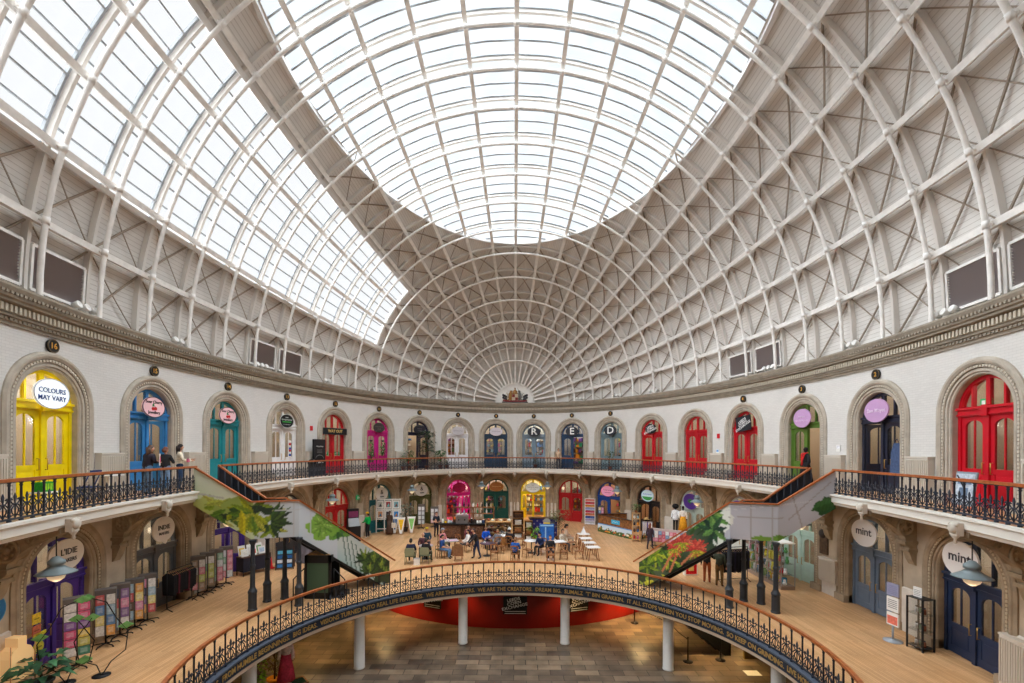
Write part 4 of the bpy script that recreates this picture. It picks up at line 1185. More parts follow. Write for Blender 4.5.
mb = MB(); mb.box(-.9, .9, -.05, .03, -.16, -.05); mb.build('base_bar', CB, t)
# spotlight clusters standing on the cornice
SPW = mat('spot_white', (222, 220, 216), .4)
for n_, s in enumerate((-32.6, -28.2, -23, -17.5, -13, -9.5, -6, 6, 9.5, 13, 17.5, 23, 28.2, 32.6)):
    p, rz = WM(s, 10.14, .22)
    nm = ('%s cluster from the crest on the %s side' % (['nearest', 'second', 'third', 'fourth', 'fifth', 'sixth', 'farthest'][(6 - n_) if n_ < 7 else n_ - 7], 'window' if s < 0 else 'boarded'))
    t = thing('spotlight_cluster', 'three white spotlights standing on the cornice, ' + nm, 'spotlights', p, rz, 'spotlight clusters on the cornice')
    for k in range(3):
        M = T(-.32 + .32 * k, 0, .2) @ Matrix.Rotation(1.25, 4, 'X')
        mb = MB(); mb.lathe([(.02, -.12), (.08, -.1), (.11, .02), (.11, .1), (.09, .1), (.0, .06)], 10, 0, True, M); mb.tube([(-.32 + .32 * k, .03, 0), (-.32 + .32 * k, .03, .2)], .02, 5)
        mb.build('spotlight', SPW, t)
    mb = MB(); mb.box(-.42, .42, -.05, .1, 0, .03); mb.build('base_plate', SPW, t)

# ================================================================= LOWER LEVEL (seen through the opening)
SPOTL = mat('spot_glow', (255, 214, 150), .4, emit=6)
for n_, (x, y, w) in enumerate(((-6.4, 4.3, 150), (-2.6, 3.2, 70), (2.6, 3.2, 70), (6.2, 4.0, 240), (-8.6, 1.0, 60), (8.2, .8, 110), (9.6, -3.0, 70), (-9.6, -3.0, 40), (10.6, 2.6, 90))):
    t = thing('downlight', 'small warm ceiling downlight of the lower level, ' + ['left of the red hoarding', 'over the red hoarding near its first poster', 'over the red hoarding near its last poster', 'at the barrier end of the red hoarding', 'over the flower display side', 'beside the black stair side', 'behind the near barrier', 'behind the flower display', 'over the olive wall'][n_], 'downlight', (x, y, -.43))
    mb = MB(); mb.lathe([(.1, .03), (.1, -.05), (.08, -.05)], 12); mb.build('housing', DARK, t)
    mb = MB(); mb.lathe([(.001, -.052), (.078, -.052)], 12); mb.build('lens', SPOTL, t)
    l = bpy.data.lights.new('lamp', 'SPOT'); l.energy = w * (1.5 if abs(x) < 5 else 3.2) * LAMP; l.color = (1, .68, .3); l.spot_size = 2.3; l.spot_blend = .7; l.shadow_soft_size = .06
    o = bpy.data.objects.new('lamp', l); o.location = (x, y, -.52); COL.objects.link(o)
# black posters on the hoarding
for n_, (a, w, h, nm) in enumerate(((-.40, 1.0, .85, 'first black poster on the red hoarding, beside the dark end'), (.005, 1.15, .85, 'middle black poster with white slanting letters on the red hoarding'), (.31, 1.0, .85, 'third black poster on the red hoarding, behind a white column'))):
    p = hoard(a, -1.46, .03); t = thing('hoarding_poster', nm, 'poster', p, a, 'black posters on the red hoarding')
    mb = MB(); mb.box(-w / 2, w / 2, -.03, .02, -h / 2, h / 2); st_ = mb.build('sheet', BLACK, t)
    for k, wd in enumerate(('LEEDS', 'CORN', 'EXCHANGE')):
        mb = MB(); add_text(mb, wd, .2, Matrix.Translation((-.08 + .03 * k, -.034, .28 - .17 * k)) @ Matrix.Rotation(-.22, 4, 'Y'), 0, .003, 1.2); mb.build('lettering', WHITE, st_)
    for k in range(2):
        mb = MB(); mb.box(-w * .44, w * .44, -.034, -.03, -.3 - .1 * k, -.27 - .1 * k); mb.build('print_line', WHITE, st_)
# barriers and the black side of the stair going down
def barrier(x, y, nm):
    t = thing('barrier_post', nm, 'barrier', (x, y, -2.6))
    mb = MB(); mb.lathe([(.2, 0), (.2, .03), (.05, .06), (.03, .1), (.03, .95), (.045, 1.0), (.0, 1.02)], 12); mb.build('post', BLACK, t); return t
BP = [(6.05, 4.5), (7.0, 2.15), (7.15, .35), (8.55, .5)]
for (x, y), nm in zip(BP, ('black barrier post standing by the end of the red hoarding', 'black barrier post behind the white column', 'black barrier post at the open end of the rope line', 'black barrier post against the black stair side')): barrier(x, y, nm)
mb = MB(); P = []
for a, b in zip(BP[:2], BP[1:3]):
    for k in range(9):
        f = k / 8; P.append((a[0] + (b[0] - a[0]) * f, a[1] + (b[1] - a[1]) * f, -1.68 - .06 * math.sin(PI * f)))
mb.tube(P, .025, 5); tag(mb.build('barrier_rope', BLACK), 'black rope slung between the barrier posts on the lower level', 'rope')
t = thing('staircase', 'black sided stair leading down from the ground floor to the lower level', 'staircase', (8.2, .9, -2.6))
mb = MB(); mb.prism([(-2.0, 2.16), (.72, .0), (.95, .0), (.95, 2.16)], 0, .08); mb.prism([(-2.0, 2.16), (.72, .0), (.95, .0), (.95, 2.16)], 1.2, 1.28); mb.box(.9, .98, 0, 1.28, 0, 2.16); mb.build('side_panel', BLACK, t)
mb = MB()
for k in range(9): mb.box(-1.9 + .28 * k, -1.6 + .28 * k, .08, 1.2, 1.98 - .22 * k, 2.02 - .22 * k)
mb.build('treads', DARK, t)
mb = MB(); mb.box(9.6, 12.6, .6, .72, -2.6, -.42); tag(mb.build('wall_olive', mat('olive_wall', (120, 100, 60), .7)), kind='structure')
mb = MB(); mb.box(-.28, .28, -.2, .2, 0, .012); o = mb.build('paper_sheet', WHITE); o.location = (9.3, -.6, -2.598); tag(o, 'white sheet lying on the stone floor by the olive wall', 'sheet')
# flower display at the left of the lower level
t = thing('wooden_crate', 'wooden crate edged with letters, full of dark leaves, on the stone floor', 'crate', (-8.1, -2.3, -2.6), .75)
mb = MB(); mb.box(-.75, .75, -.3, -.25, 0, .32); mb.box(-.75, .75, .25, .3, 0, .32); mb.box(-.75, -.7, -.3, .3, 0, .32); mb.box(.7, .75, -.3, .3, 0, .32); mb.box(-.75, .75, -.3, .3, 0, .03); mb.build('box', WOOD, t)
mb = MB(); mb.box(-.7, .7, -.25, .25, .03, .3); mb.build('soil', mat('dark_moss', (30, 52, 26), .9, .3, 20), t)
mb = MB()
for k in range(6): mb.tube([(-.55 + .2 * k, -.304, .08), (-.52 + .2 * k, -.304, .23), (-.45 + .2 * k, -.304, .15), (-.43 + .2 * k, -.304, .24)], .014, 4)
mb.build('letter_strokes', mat('crate_ink', (70, 46, 26), .6), t)
# ================================================================= PEOPLE
def col(c): return mat('cloth_%d_%d_%d' % c, c, .85, .08, 14)
SKIN1 = (206, 156, 128); SKIN2 = (150, 104, 78)
def person(label, loc, rz, pose='stand', top=(40, 40, 46), legs=(40, 44, 60), shoes=(30, 28, 28), hair=(50, 36, 28), skin=SKIN1, h=1.7, arms=None, longhair=False, hat=None, skirt=None, lean=0.0, sleeves=True, turn=0.0, bag=None, group=None):
    """one continuous body grown from a skeleton; hair and loose clothing are children. Faces local -y."""
    k = h / 1.7
    root = thing('person', label, 'person', loc, rz, group)
    sit = pose == 'sit'; pz = .52 if sit else .94
    J = {}; J['pel'] = Vector((0, .02 if sit else 0, pz)); ln = lean
    def up(d, x=0, y=0): return J['pel'] + Vector((x, y - math.sin(ln) * d, math.cos(ln) * d))
    J['wai'] = up(.16); J['che'] = up(.36); J['nek'] = up(.50); J['hed'] = up(.58, 0, -.01)
    for n, sx in (('l', -1), ('r', 1)):
        J['sho' + n] = up(.44, sx * .175)
        if arms and n in arms: e, w = arms[n]; e, w = Vector(e), Vector(w)
        elif sit: e, w = up(.18, sx * .25, -.08), up(.1, sx * .13, -.34)
        else: e, w = up(.16, sx * .24, .03), up(-.08, sx * .25, -.08)
        J['elb' + n] = e; J['wri' + n] = w; d = (w - e).normalized(); J['han' + n] = w + d * .085
        J['hip' + n] = J['pel'] + Vector((sx * .095, 0, -.04))
        if sit: J['kne' + n] = Vector((sx * .13, -.42, .50)); J['ank' + n] = Vector((sx * .13, -.40, .09)); J['toe' + n] = Vector((sx * .14, -.55, .04))
        else:
            st = {'stand': 0, 'walk': .16}[pose] * (1 if n == 'l' else -1)
            J['kne' + n] = Vector((sx * .1, -.03 - st * .6, .50)); J['ank' + n] = Vector((sx * .11, .02 - st, .09)); J['toe' + n] = Vector((sx * .13, -.13 - st, .04))
    R = {'pel': .15, 'wai': .145, 'che': .165, 'nek': .058, 'hed': .06}
    for n in 'lr': R.update({'sho' + n: .085, 'elb' + n: .058, 'wri' + n: .032, 'han' + n: .036, 'hip' + n: .105, 'kne' + n: .07, 'ank' + n: .05, 'toe' + n: .038})
    E = [('pel', 'wai', 0), ('wai', 'che', 0), ('che', 'nek', 0), ('nek', 'hed', 1)]
    for n in 'lr': E += [('che', 'sho' + n, 0), ('sho' + n, 'elb' + n, 0), ('elb' + n, 'wri' + n, 0 if sleeves else 1), ('wri' + n, 'han' + n, 1), ('pel', 'hip' + n, 2), ('hip' + n, 'kne' + n, 2), ('kne' + n, 'ank' + n, 2), ('ank' + n, 'toe' + n, 3)]
    names = list(R); ix = {n: i for i, n in enumerate(names)}
    me = bpy.data.meshes.new('body'); me.from_pydata([J[n] for n in names], [(ix[a], ix[b]) for a, b, m in E], [])
    ob = bpy.data.objects.new('body', me); COL.objects.link(ob)
    md = ob.modifiers.new('skin', 'SKIN'); md.use_smooth_shade = True
    for n in names: v = me.skin_vertices[0].data[ix[n]]; v.radius = (R[n], R[n]); v.use_root = (n == 'pel')
    sb = ob.modifiers.new('sub', 'SUBSURF'); sb.levels = 1; sb.render_levels = 1
    dg = bpy.context.evaluated_depsgraph_get()
    ev = bpy.data.meshes.new_from_object(ob.evaluated_get(dg))
    mb = MB(); V = [v.co.copy() for v in ev.vertices]
    seg = [(J[a], J[b], m) for a, b, m in E]
    def near(c):
        best = (9, 0)
        for a, b, m in seg:
            d = b - a; t = max(0, min(1, (c - a).dot(d) / d.length_squared)); q = (c - a - d * t).length
            if q < best[0]: best = (q, m)
        return best[1]
    for p in ev.polygons: mb.f.append(tuple(p.vertices)); mb.m.append(near(p.center)); mb.s.append(True)
    mb.v = [tuple(v) for v in V]
    bpy.data.objects.remove(ob); bpy.data.meshes.remove(me); bpy.data.meshes.remove(ev)
    hc = J['hed'] + Vector((0, -.015, .105)); HM = Matrix.Translation(hc) @ Matrix.Rotation(turn, 4, 'Z')
    mb.ball((0, 0, 0), 1, 12, 1, (.076, .096, .118), HM); mb.ball((0, -.1, -.012), .019, 6, 1, (1, 1.2, 1.3), HM)
    for sx in (-1, 1): mb.ball((sx * .078, .01, -.01), .022, 6, 1, (.5, 1, 1.4), HM); mb.ball((sx * .032, -.086, .02), .011, 6, 4, (1, .6, .7), HM)
    mb.ball((0, -.09, -.055), .016, 6, 5, (1.6, .5, .5), HM)
    for n, sx in (('l', -1), ('r', 1)):
        w, hd = J['wri' + n], J['han' + n]; d = (hd - w).normalized(); side = d.cross(Vector((0, 0, 1)));
        side = side.normalized() if side.length > .1 else Vector((1, 0, 0)); nn = d.cross(side)
        for f, L in ((-1.5, .06), (-.5, .075), (.5, .07), (1.5, .055)):
            b = hd + side * f * .017; mb.tube([b, b + d * L * .55 - nn * .008, b + d * L * .85 - nn * .03], [.009, .0085, .006], 5, 1)
        tb = w + d * .03; mb.tube([tb, tb - side * sx * .04 + d * .03, tb - side * sx * .045 + d * .065], [.011, .01, .007], 5, 1)
    S = Matrix.Scale(k, 4)
    b = link('body', mb.mesh('body', [col(top), mat('skin_%d' % skin[0], skin, .6), col(legs), col(shoes), BLACK, mat('lips', (160, 84, 80), .6)]), root, S)
    hb = MB()
    if hair:
        V = []; F = []; n = 12
        for i in range(6):
            th = (PI * .52) * i / 5
            for j in range(n):
                ph = 2 * PI * j / n; cut = 1.0 if math.sin(ph) > -.3 else .72
                t2 = th * cut; V.append((.086 * math.sin(t2) * math.cos(ph), .106 * math.sin(t2) * math.sin(ph) + .008, .128 * math.cos(t2) + .004))
        for i in range(5):
            for j in range(n): F.append((i * n + j, (i + 1) * n + j, (i + 1) * n + (j + 1) % n, i * n + (j + 1) % n))
        hb.add(V, F, 0, True, HM)
        hb.tube([(0, .07, .03), (0, .085, -.06), (0, .08, -.1 if not longhair else -.26)], [.085, .075, .03 if not longhair else .06], 8, 0, True, M=HM)
        link('hair', hb.mesh('hair', mat('hair_%d_%d' % hair[:2], hair, .6)), root, S)
    if hat:
        mb = MB(); mb.lathe([(.1, .06), (.105, .09), (.09, .135), (.05, .155), (.0, .16)], 12, 0, True, HM); mb.lathe([(.13, .055), (.13, .068), (.09, .07)], 12, 0, True, HM)
        link('hat', mb.mesh('hat', col(hat)), root, S)
    if skirt:
        mb = MB(); z0 = .1; mb.lathe([(.27, z0), (.25, z0 + .3), (.2, pz - .2), (.165, pz + .1)], 12); link('skirt', mb.mesh('skirt', col(skirt)), root, S)
    return root
def P3(s, d): p = W(s, ZG, d); return p
def sarm(e, w): return (e, w)
# three women at the gallery rail
a_hold = {'l': ((-.25, -.08, 1.14), (-.08, -.34, 1.12)), 'r': ((.25, -.1, 1.14), (.1, -.36, 1.16))}
p, rz = WM(-31.1, ZG, 1.05); person('woman in a dark puffer jacket looking down at a bag by the gallery rail', p, rz + 1.2, 'stand', (44, 38, 50), (104, 138, 176), hair=(96, 72, 60), arms=a_hold, longhair=True, lean=.18, h=1.66)
person('woman in a black jacket and pale jeans, middle of the three at the gallery rail', WM(-30.1, ZG, 1.0)[0], rz + 1.5, 'stand', (44, 44, 48), (136, 168, 206), hair=(112, 66, 48), arms=a_hold, h=1.6)
person('woman in a cream jumper holding a pink purse by the stair top', WM(-29.4, ZG, 1.05)[0], rz + .6, 'stand', (232, 220, 196), (48, 72, 106), hair=(40, 28, 28), arms=a_hold, longhair=True, h=1.7, turn=.5)
def small_obj(name, label, cat, loc, rz, parts, group=None):
    t = thing(name, label, cat, loc, rz, group)
    for nm, mb, m in parts: mb.build(nm, m, t)
    return t
mb = MB(); mb.cbox((0, 0, 0), (.2, .05, .12)); m2 = MB(); m2.tube([(-.06, 0, .06), (-.05, 0, .1), (.05, 0, .1), (.06, 0, .06)], .008, 5)
q = WM(-29.4, ZG, 1.05)[0] + Vector((.36, -.06, 1.13)); small_obj('purse', 'pink purse in the hands of the woman in the cream jumper', 'purse', q, 1.9, [('body', mb, col((214, 110, 140))), ('strap', m2, col((170, 70, 104)))])
mb = MB(); mb.box(-.01, .01, -.15, .15, -.2, .2); m2 = MB(); m2.prism([(x * .3, z * .3) for x, z in oval_pts(.4, .4, 12)], .012, .016, 'yz'); 
q = WM(-31.15, ZG, 1.05)[0] + Vector((.34, .16, 1.2)); small_obj('paper_bag', 'white and pink printed bag held by the woman in the dark puffer jacket', 'bag', q, .6, [('sheet', mb, WHITE), ('print', m2, col((220, 50, 120)))])
# ground storey, standing
a_side = None
person('barista in black standing at the end of the coffee counter', (-5.4, 13.1, 0), .6, 'stand', (30, 32, 44), (28, 30, 44), hair=(70, 44, 34), arms={'l': ((-.25, -.05, 1.12), (-.08, -.26, 1.06))}, sleeves=False)
person('man in a bright green jacket and a yellow cap beside the black cabinet', (-9.98, 12.61, 0), -1.9, 'stand', (0, 166, 74), (26, 26, 30), shoes=(220, 220, 220), hair=(60, 44, 30), hat=(226, 176, 40), arms={'r': ((.25, -.1, 1.12), (.14, -.32, 1.04))})
person('woman in a long brown coat looking at the framed prints', (-8.79, 13.71, 0), 2.8, 'stand', (84, 62, 52), (50, 40, 36), hair=(70, 48, 38), longhair=True, skirt=(84, 62, 52), h=1.66)
mb = MB(); mb.cbox((0, 0, 0), (.28, .1, .34)); m2 = MB(); m2.tube([(-.08, 0, .17), (-.06, 0, .42), (.06, 0, .42), (.08, 0, .17)], .012, 5)
small_obj('tote_bag', 'cream tote bag hanging beside the woman in the brown coat', 'bag', (-8.45, 13.5, .72), .2, [('bag', mb, col((226, 214, 196))), ('strap', m2, col((206, 190, 170)))])
person('young woman in dark top and wide navy trousers bending over a dark table', (-2.07, 6.9, 0), -1.2, 'walk', (40, 40, 46), (32, 48, 84), hair=(60, 40, 34), lean=.35, arms={'l': ((-.2, -.32, 1.1), (-.12, -.5, .92)), 'r': ((.2, -.32, 1.1), (.12, -.52, .92))}, skirt=None)
person('shopper in a black jacket and orange trousers at the black clothes rail', (8.83, 2.5, 0), 2.7, 'stand', (44, 44, 46), (176, 92, 56), hair=(50, 40, 34), arms={'l': ((-.24, -.12, 1.15), (-.2, -.38, 1.2))})
person('shopper in an olive jacket and tan trousers at the black clothes rail', (9.15, 1.95, 0), 2.5, 'stand', (66, 72, 58), (136, 104, 66), hair=(34, 28, 26), arms={'r': ((.25, -.12, 1.16), (.24, -.4, 1.18))}, h=1.74)
person('browser in a dark jacket with auburn hair beside the card stands', (8.3, 9.5, 0), 2.4, 'walk', (58, 44, 56), (60, 50, 60), hair=(120, 62, 46), longhair=True, h=1.55)
person('person in a beige top leaning on the far gallery rail near the letter E', W(4.3, ZG, 1.15), .2, 'stand', (206, 176, 146), (60, 60, 70), hair=(120, 90, 66), lean=.12, h=1.66)

# ================================================================= CHAIRS, TABLES
def cross_chair(loc, rz, label, group='wooden cross-back chairs'):
    t = thing('cross_back_chair', label, 'chair', loc, rz, group)
    mb = MB(); mb.box(-.21, .21, -.21, .21, .43, .46); mb.build('seat', WOOD, t)
    for sx in (-1, 1):
        mb = MB(); mb.tube([(sx * .19, -.19, 0), (sx * .18, -.18, .43)], .018, 5); mb.build('leg', WOOD, t)
        mb = MB(); mb.tube([(sx * .2, .25, 0), (sx * .19, .2, .44), (sx * .2, .25, .88)], .018, 5); mb.build('leg', WOOD, t)
    mb = MB(); mb.tube([(-.2, .25, .86), (0, .28, .9), (.2, .25, .86)], .1, flat=(.03, .07), up=Vector((0, 0, 1)))
    mb.tube([(-.19, .21, .5), (.19, .25, .82)], .012, 4); mb.tube([(.19, .21, .5), (-.19, .25, .82)], .012, 4); mb.build('backrest', WOOD, t)
    mb = MB(); mb.tube([(-.19, -.19, .2), (.19, -.19, .2)], .01, 4); mb.tube([(-.19, .22, .22), (.19, .22, .22)], .01, 4); mb.build('stretcher', WOOD, t)
    return t
GRNC = mat('green_chair_paint', (92, 106, 84), .6)
def green_chair(loc, rz, label):
    t = thing('green_armchair', label, 'chair', loc, rz, 'green metal armchairs')
    mb = MB(); mb.box(-.25, .25, -.24, .24, .41, .45); mb.build('seat', GRNC, t)
    mb = MB(); mb.prism([(-.24, .48), (.24, .48), (.26, .8), (.2, .88), (-.2, .88), (-.26, .8)], .24, .28); mb.build('backrest', mat('green_chair_pad', (134, 138, 110), .8), t)
    for sx in (-1, 1):
        for sy in (-1, 1): mb = MB(); mb.tube([(sx * .24, sy * .23, 0), (sx * .23, sy * .22, .42)], .02, 5); mb.build('leg', GRNC, t)
        mb = MB(); mb.tube([(sx * .25, -.2, .42), (sx * .27, -.2, .64), (sx * .27, .24, .66)], .018, 5); mb.build('armrest', GRNC, t)
    return t
def table(loc, rz, r, h, topm, label, group, square=True, legm=None):
    t = thing('cafe_table', label, 'table', loc, rz, group); legm = legm or WOOD
    mb = MB()
    if square: mb.box(-r, r, -r * .8, r * .8, h - .035, h)
    else: mb.lathe([(r, h - .035), (r, h), (.0, h + .001)], 20)
    mb.build('table_top', topm, t)
    if square:
        for sx in (-1, 1):
            for sy in (-1, 1): mb = MB(); mb.tube([(sx * r * .85, sy * r * .68, 0), (sx * r * .55, sy * r * .5, h - .03)], .024, 5); mb.build('leg', legm, t)
    else:
        mb = MB(); mb.lathe([(.24, 0), (.22, .03), (.03, .06), (.03, h - .04), (.12, h - .03)], 12); mb.build('pedestal', legm, t)
    return t
WT = mat('white_table_top', (232, 230, 230), .4); DT = mat('plum_table_top', (84, 62, 76), .4); GT = mat('grey_table_top', (170, 164, 166), .4)
for n_, (x, y) in enumerate(((4.33, 6.7), (4.31, 7.9), (4.30, 9.2), (4.4, 10.6))):
    table((x, y, 0), .1, .35, .74, WT, ['nearest', 'second', 'third', 'farthest'][n_] + ' white cafe table in the row in front of the timber stall', 'white cafe tables in a row')
    if n_ < 3: cross_chair((x - .75, y + .25, 0), -PI / 2, ['nearest', 'second', 'third'][n_] + ' wooden chair tucked beside the row of white tables')
mb = MB(); V = [(-.16, -.16, 0), (.16, -.16, 0), (.16, .16, 0), (-.16, .16, 0), (0, 0, .42)]
mb.add(V, [(3, 2, 1, 0), (0, 1, 4), (1, 2, 4), (2, 3, 4), (3, 0, 4)]); mb.tube([(0, 0, .36), (.03, 0, .46)], [.05, .01], 5)
o = mb.build('folded_napkin', WT); o.location = (4.4, 10.6, .742); tag(o, 'tall white folded cloth on the farthest white cafe table', 'napkin')
person('man in a beige jacket and black cap seated by the farthest white table', (3.3, 10.5, 0), 1.35, 'sit', (190, 160, 138), (170, 150, 132), hair=(40, 34, 30), hat=(34, 34, 36))
cross_chair((3.25, 10.5, 0), 1.35, 'wooden chair under the man in the beige jacket')
# clusters of tables in the middle: (table x, y, r, top, square)
TB = [(-4.9, 6.9, .4, GT, False, 'pale round table between the two green armchairs'), (-3.75, 8.3, .45, GT, True, 'grey table in front of the carved counter'), (-1.55, 7.6, .42, DT, False, 'plum round table beside the bending young woman'),
      (-1.35, 9.2, .42, DT, False, 'plum round table nearest the pastry case'), (-.6, 10.0, .4, WT, True, 'white table by the pastry case with seated people'), (1.0, 8.4, .42, WT, False, 'white round table left of the two dark jackets'), (2.55, 8.2, .42, WT, True, 'white table below the blue board')]
for x, y, r, m, sq, l in TB: table((x, y, 0), .3, r, .74, m, l, 'cafe tables', sq, legm=DARK if not sq else None)
green_chair((-5.5, 5.75, 0), PI + .05, 'green armchair nearest the stair foot'); green_chair((-4.72, 5.9, 0), PI - .1, 'green armchair right of the first, beside the white carton'); green_chair((-4.1, 7.3, 0), -2.2, 'green armchair turned sideways behind the pale round table')
person('person in a navy coat seated in the green armchair nearest the stair foot', (-5.5, 5.85, 0), PI + .1, 'sit', (38, 42, 70), (40, 42, 50), hair=(44, 34, 30), hat=None)
person('person in a black coat seated in the second green armchair', (-4.72, 6.0, 0), PI - .2, 'sit', (40, 36, 38), (44, 40, 42), hair=(46, 36, 32))
person('bald man in a plum jumper facing the two green armchairs', (-5.2, 7.55, 0), .1, 'sit', (84, 50, 58), (50, 46, 54), hair=None)
person('person with a teal scarf and yellow cap behind the bald man', (-5.3, 9.2, 0), .2, 'sit', (36, 60, 76), (44, 42, 56), hair=(40, 34, 30), hat=(206, 180, 50))
cross_chair((-5.2, 7.62, 0), .1, 'wooden chair under the bald man'); cross_chair((-5.3, 9.3, 0), .2, 'wooden chair under the person in the yellow cap')
mb = MB(); mb.box(-.15, .15, -.12, .12, 0, .32); m2 = MB(); m2.box(-.155, .155, -.125, .125, .32, .34); small_obj('carton', 'white carton on the floor between the two green armchairs', 'box', (-5.12, 5.55, 0), .1, [('box', mb, WHITE), ('lid', m2, GT)])
person('man in a grey cap and pink top seated near the carved counter', (-4.3, 8.9, 0), 1.0, 'sit', (214, 140, 146), (70, 76, 96), hair=(120, 110, 104), hat=(150, 152, 158))
person('woman in a royal blue top and jeans seated nearest the round opening', (-4.0, 7.0, 0), 1.4, 'sit', (36, 70, 130), (96, 132, 176), hair=(34, 30, 32), sleeves=False)
person('person in a white shirt with dark hair seated before the carved counter', (-2.75, 8.6, 0), -1.2, 'sit', (230, 226, 224), (80, 72, 70), hair=(34, 30, 30))
cross_chair((-4.3, 8.95, 0), 1.0, 'wooden chair under the man in the grey cap'); cross_chair((-4.0, 7.02, 0), 1.4, 'wooden chair under the woman in the royal blue top'); cross_chair((-2.72, 8.62, 0), -1.2, 'wooden chair under the person in the white shirt')
c = cross_chair((-3.05, 6.55, 0), PI, 'wooden chair with a brown jacket hung on its back')
mb = MB(); mb.prism([(-.3, .3), (-.26, .8), (-.12, .95), (.12, .95), (.26, .8), (.3, .3)], -.33, -.22); m2 = MB(); m2.tube([(-.27, -.28, .82), (-.33, -.26, .35)], .06, 6)
small_obj('jacket', 'brown jacket hung over the back of a wooden chair', 'jacket', (-3.05, 6.55, 0), 0, [('jacket_body', mb, col((132, 92, 62))), ('sleeve', m2, col((120, 82, 54)))])
person('person in a bright blue hooded jacket seated at a plum table', (-1.75, 9.7, 0), .3, 'sit', (24, 84, 190), (50, 50, 60), hair=(110, 80, 60))
person('person in black with a white cap seated by the pastry case', (-.3, 9.1, 0), 2.9, 'sit', (34, 32, 38), (40, 40, 46), hair=(60, 46, 40), hat=(232, 230, 226))
person('person in a blue jacket seated with back to the round opening', (0.05, 6.35, 0), PI - .2, 'sit', (34, 88, 168), (52, 54, 44), hair=(130, 92, 62))
person('man in a navy jacket bent over, left of the man in black', (1.55, 8.0, 0), -.7, 'sit', (24, 40, 78), (36, 38, 46), hair=(30, 26, 26), lean=.3)
person('man in a black jacket with clasped hands facing the round opening', (2.0, 6.95, 0), 0, 'sit', (38, 38, 42), (44, 44, 50), shoes=(226, 226, 226), hair=(70, 54, 44))
for x, y, r, l in ((-1.75, 9.75, .3, 'wooden chair under the person in the bright blue hooded jacket'), (-.3, 9.05, 2.9, 'wooden chair under the person with the white cap'), (0.05, 6.3, PI - .2, 'wooden chair under the person in the blue jacket'), (1.55, 8.05, -.7, 'wooden chair under the man in the navy jacket'), (2.0, 7.0, 0, 'wooden chair under the man with clasped hands'), (1.95, 6.05, PI, 'empty wooden chair standing in front of the man with clasped hands'),
                   (.75, 7.3, 2.2, 'empty wooden chair beside the white round table'), (2.75, 6.9, PI - .2, 'empty wooden chair with a white napkin table behind it'), (-.85, 8.2, .4, 'empty wooden chair between the plum tables'), (-1.1, 6.7, PI, 'empty wooden chair behind the plum round table'), (.35, 10.4, -1.3, 'empty wooden chair by the dark crate shelves'), (-3.3, 9.5, 2.6, 'empty wooden chair in front of the grey table')):
    cross_chair((x, y, 0), r, l)
person('person in a maroon top seated between the plum tables and the carved counter', (-2.9, 10.3, 0), .5, 'sit', (96, 40, 52), (46, 44, 54), hair=(46, 36, 32)); cross_chair((-2.88, 10.38, 0), .5, 'wooden chair under the person in the maroon top')
person('person in a grey jumper seated left of the pastry case people', (-1.0, 8.7, 0), -.4, 'sit', (120, 120, 126), (50, 54, 70), hair=(150, 110, 70), longhair=True); cross_chair((-1.02, 8.78, 0), -.4, 'wooden chair under the person in the grey jumper')
person('person in an oatmeal coat seated at the white table below the blue board', (2.9, 8.9, 0), .6, 'sit', (196, 184, 166), (60, 60, 70), hair=(80, 60, 44)); cross_chair((2.93, 8.97, 0), .6, 'wooden chair under the person in the oatmeal coat')
# small white things on the tables
def cup(x, y, z, label, g='cups on the cafe tables'):
    t = thing('cup', label, 'cup', (x, y, z), .3, g)
    mb = MB(); mb.lathe([(.03, 0), (.045, .08), (.04, .08), (.02, .015)], 10); mb.build('bowl', WHITE, t)
    mb = MB(); mb.lathe([(.075, 0), (.08, .01), (.0, .008)], 12); mb.build('saucer', WHITE, t)
    mb = MB(); mb.tube([(.04, 0, .06), (.065, 0, .055), (.06, 0, .03), (.038, 0, .025)], .006, 5); mb.build('handle', WHITE, t)
for n_, (x, y, r, m, sq, l) in enumerate(TB):
    cup(x - .15, y + .05, .742, 'white cup and saucer on the ' + l.split(' with ')[0])
# ================================================================= COFFEE BAR
RNG = random.Random(21)
PAL = [(206, 60, 60), (230, 150, 50), (240, 220, 120), (70, 120, 180), (60, 140, 90), (220, 120, 160), (236, 232, 226), (120, 80, 140), (40, 44, 60), (190, 170, 140), (90, 60, 44), (150, 190, 210)]
t = thing('coffee_counter', 'dark carved wooden coffee counter with a black top', 'counter', (-3.45, 12.5, 0))
mb = MB(); mb.box(-1.55, 1.55, -.3, .3, .08, 1.0); mb.box(-1.5, 1.5, -.26, .26, 0, .08)
for x in (-1.5, -.02, 1.46): mb.box(x - .06, x + .06, -.34, -.3, .08, 1.0)
mb.build('body', WOODD, t)
PANB = mat('carved_panel', (112, 78, 58), .5, .2, 14)
for x in (-.77, .72):
    mb = MB(); mb.box(x - .6, x + .6, -.325, -.3, .2, .9)
    for kx in (-.3, .3):
        mb.tube([(x + kx + a * .2, -.34, .55 + b * .24) for a, b in oval_pts(1, 1, 12)], .025, 5, closed=True); mb.tube([(x + kx - .16, -.335, .34), (x + kx + .16, -.335, .76)], .018, 4); mb.tube([(x + kx + .16, -.335, .34), (x + kx - .16, -.335, .76)], .018, 4)
    mb.build('carved_panel', PANB, t)
mb = MB(); mb.box(-1.66, 1.66, -.42, .36, 1.0, 1.07); mb.build('counter_top', BLACK, t)
t = thing('espresso_machine', 'steel espresso machine on the carved coffee counter', 'coffee machine', (-3.55, 12.55, 1.07))
mb = MB(); mb.box(-.42, .42, -.2, .24, .08, .42); mb.box(-.45, .45, -.24, .26, .42, .47); mb.box(-.4, .4, -.28, -.2, .0, .1)
mb.build('body', CHROME, t)
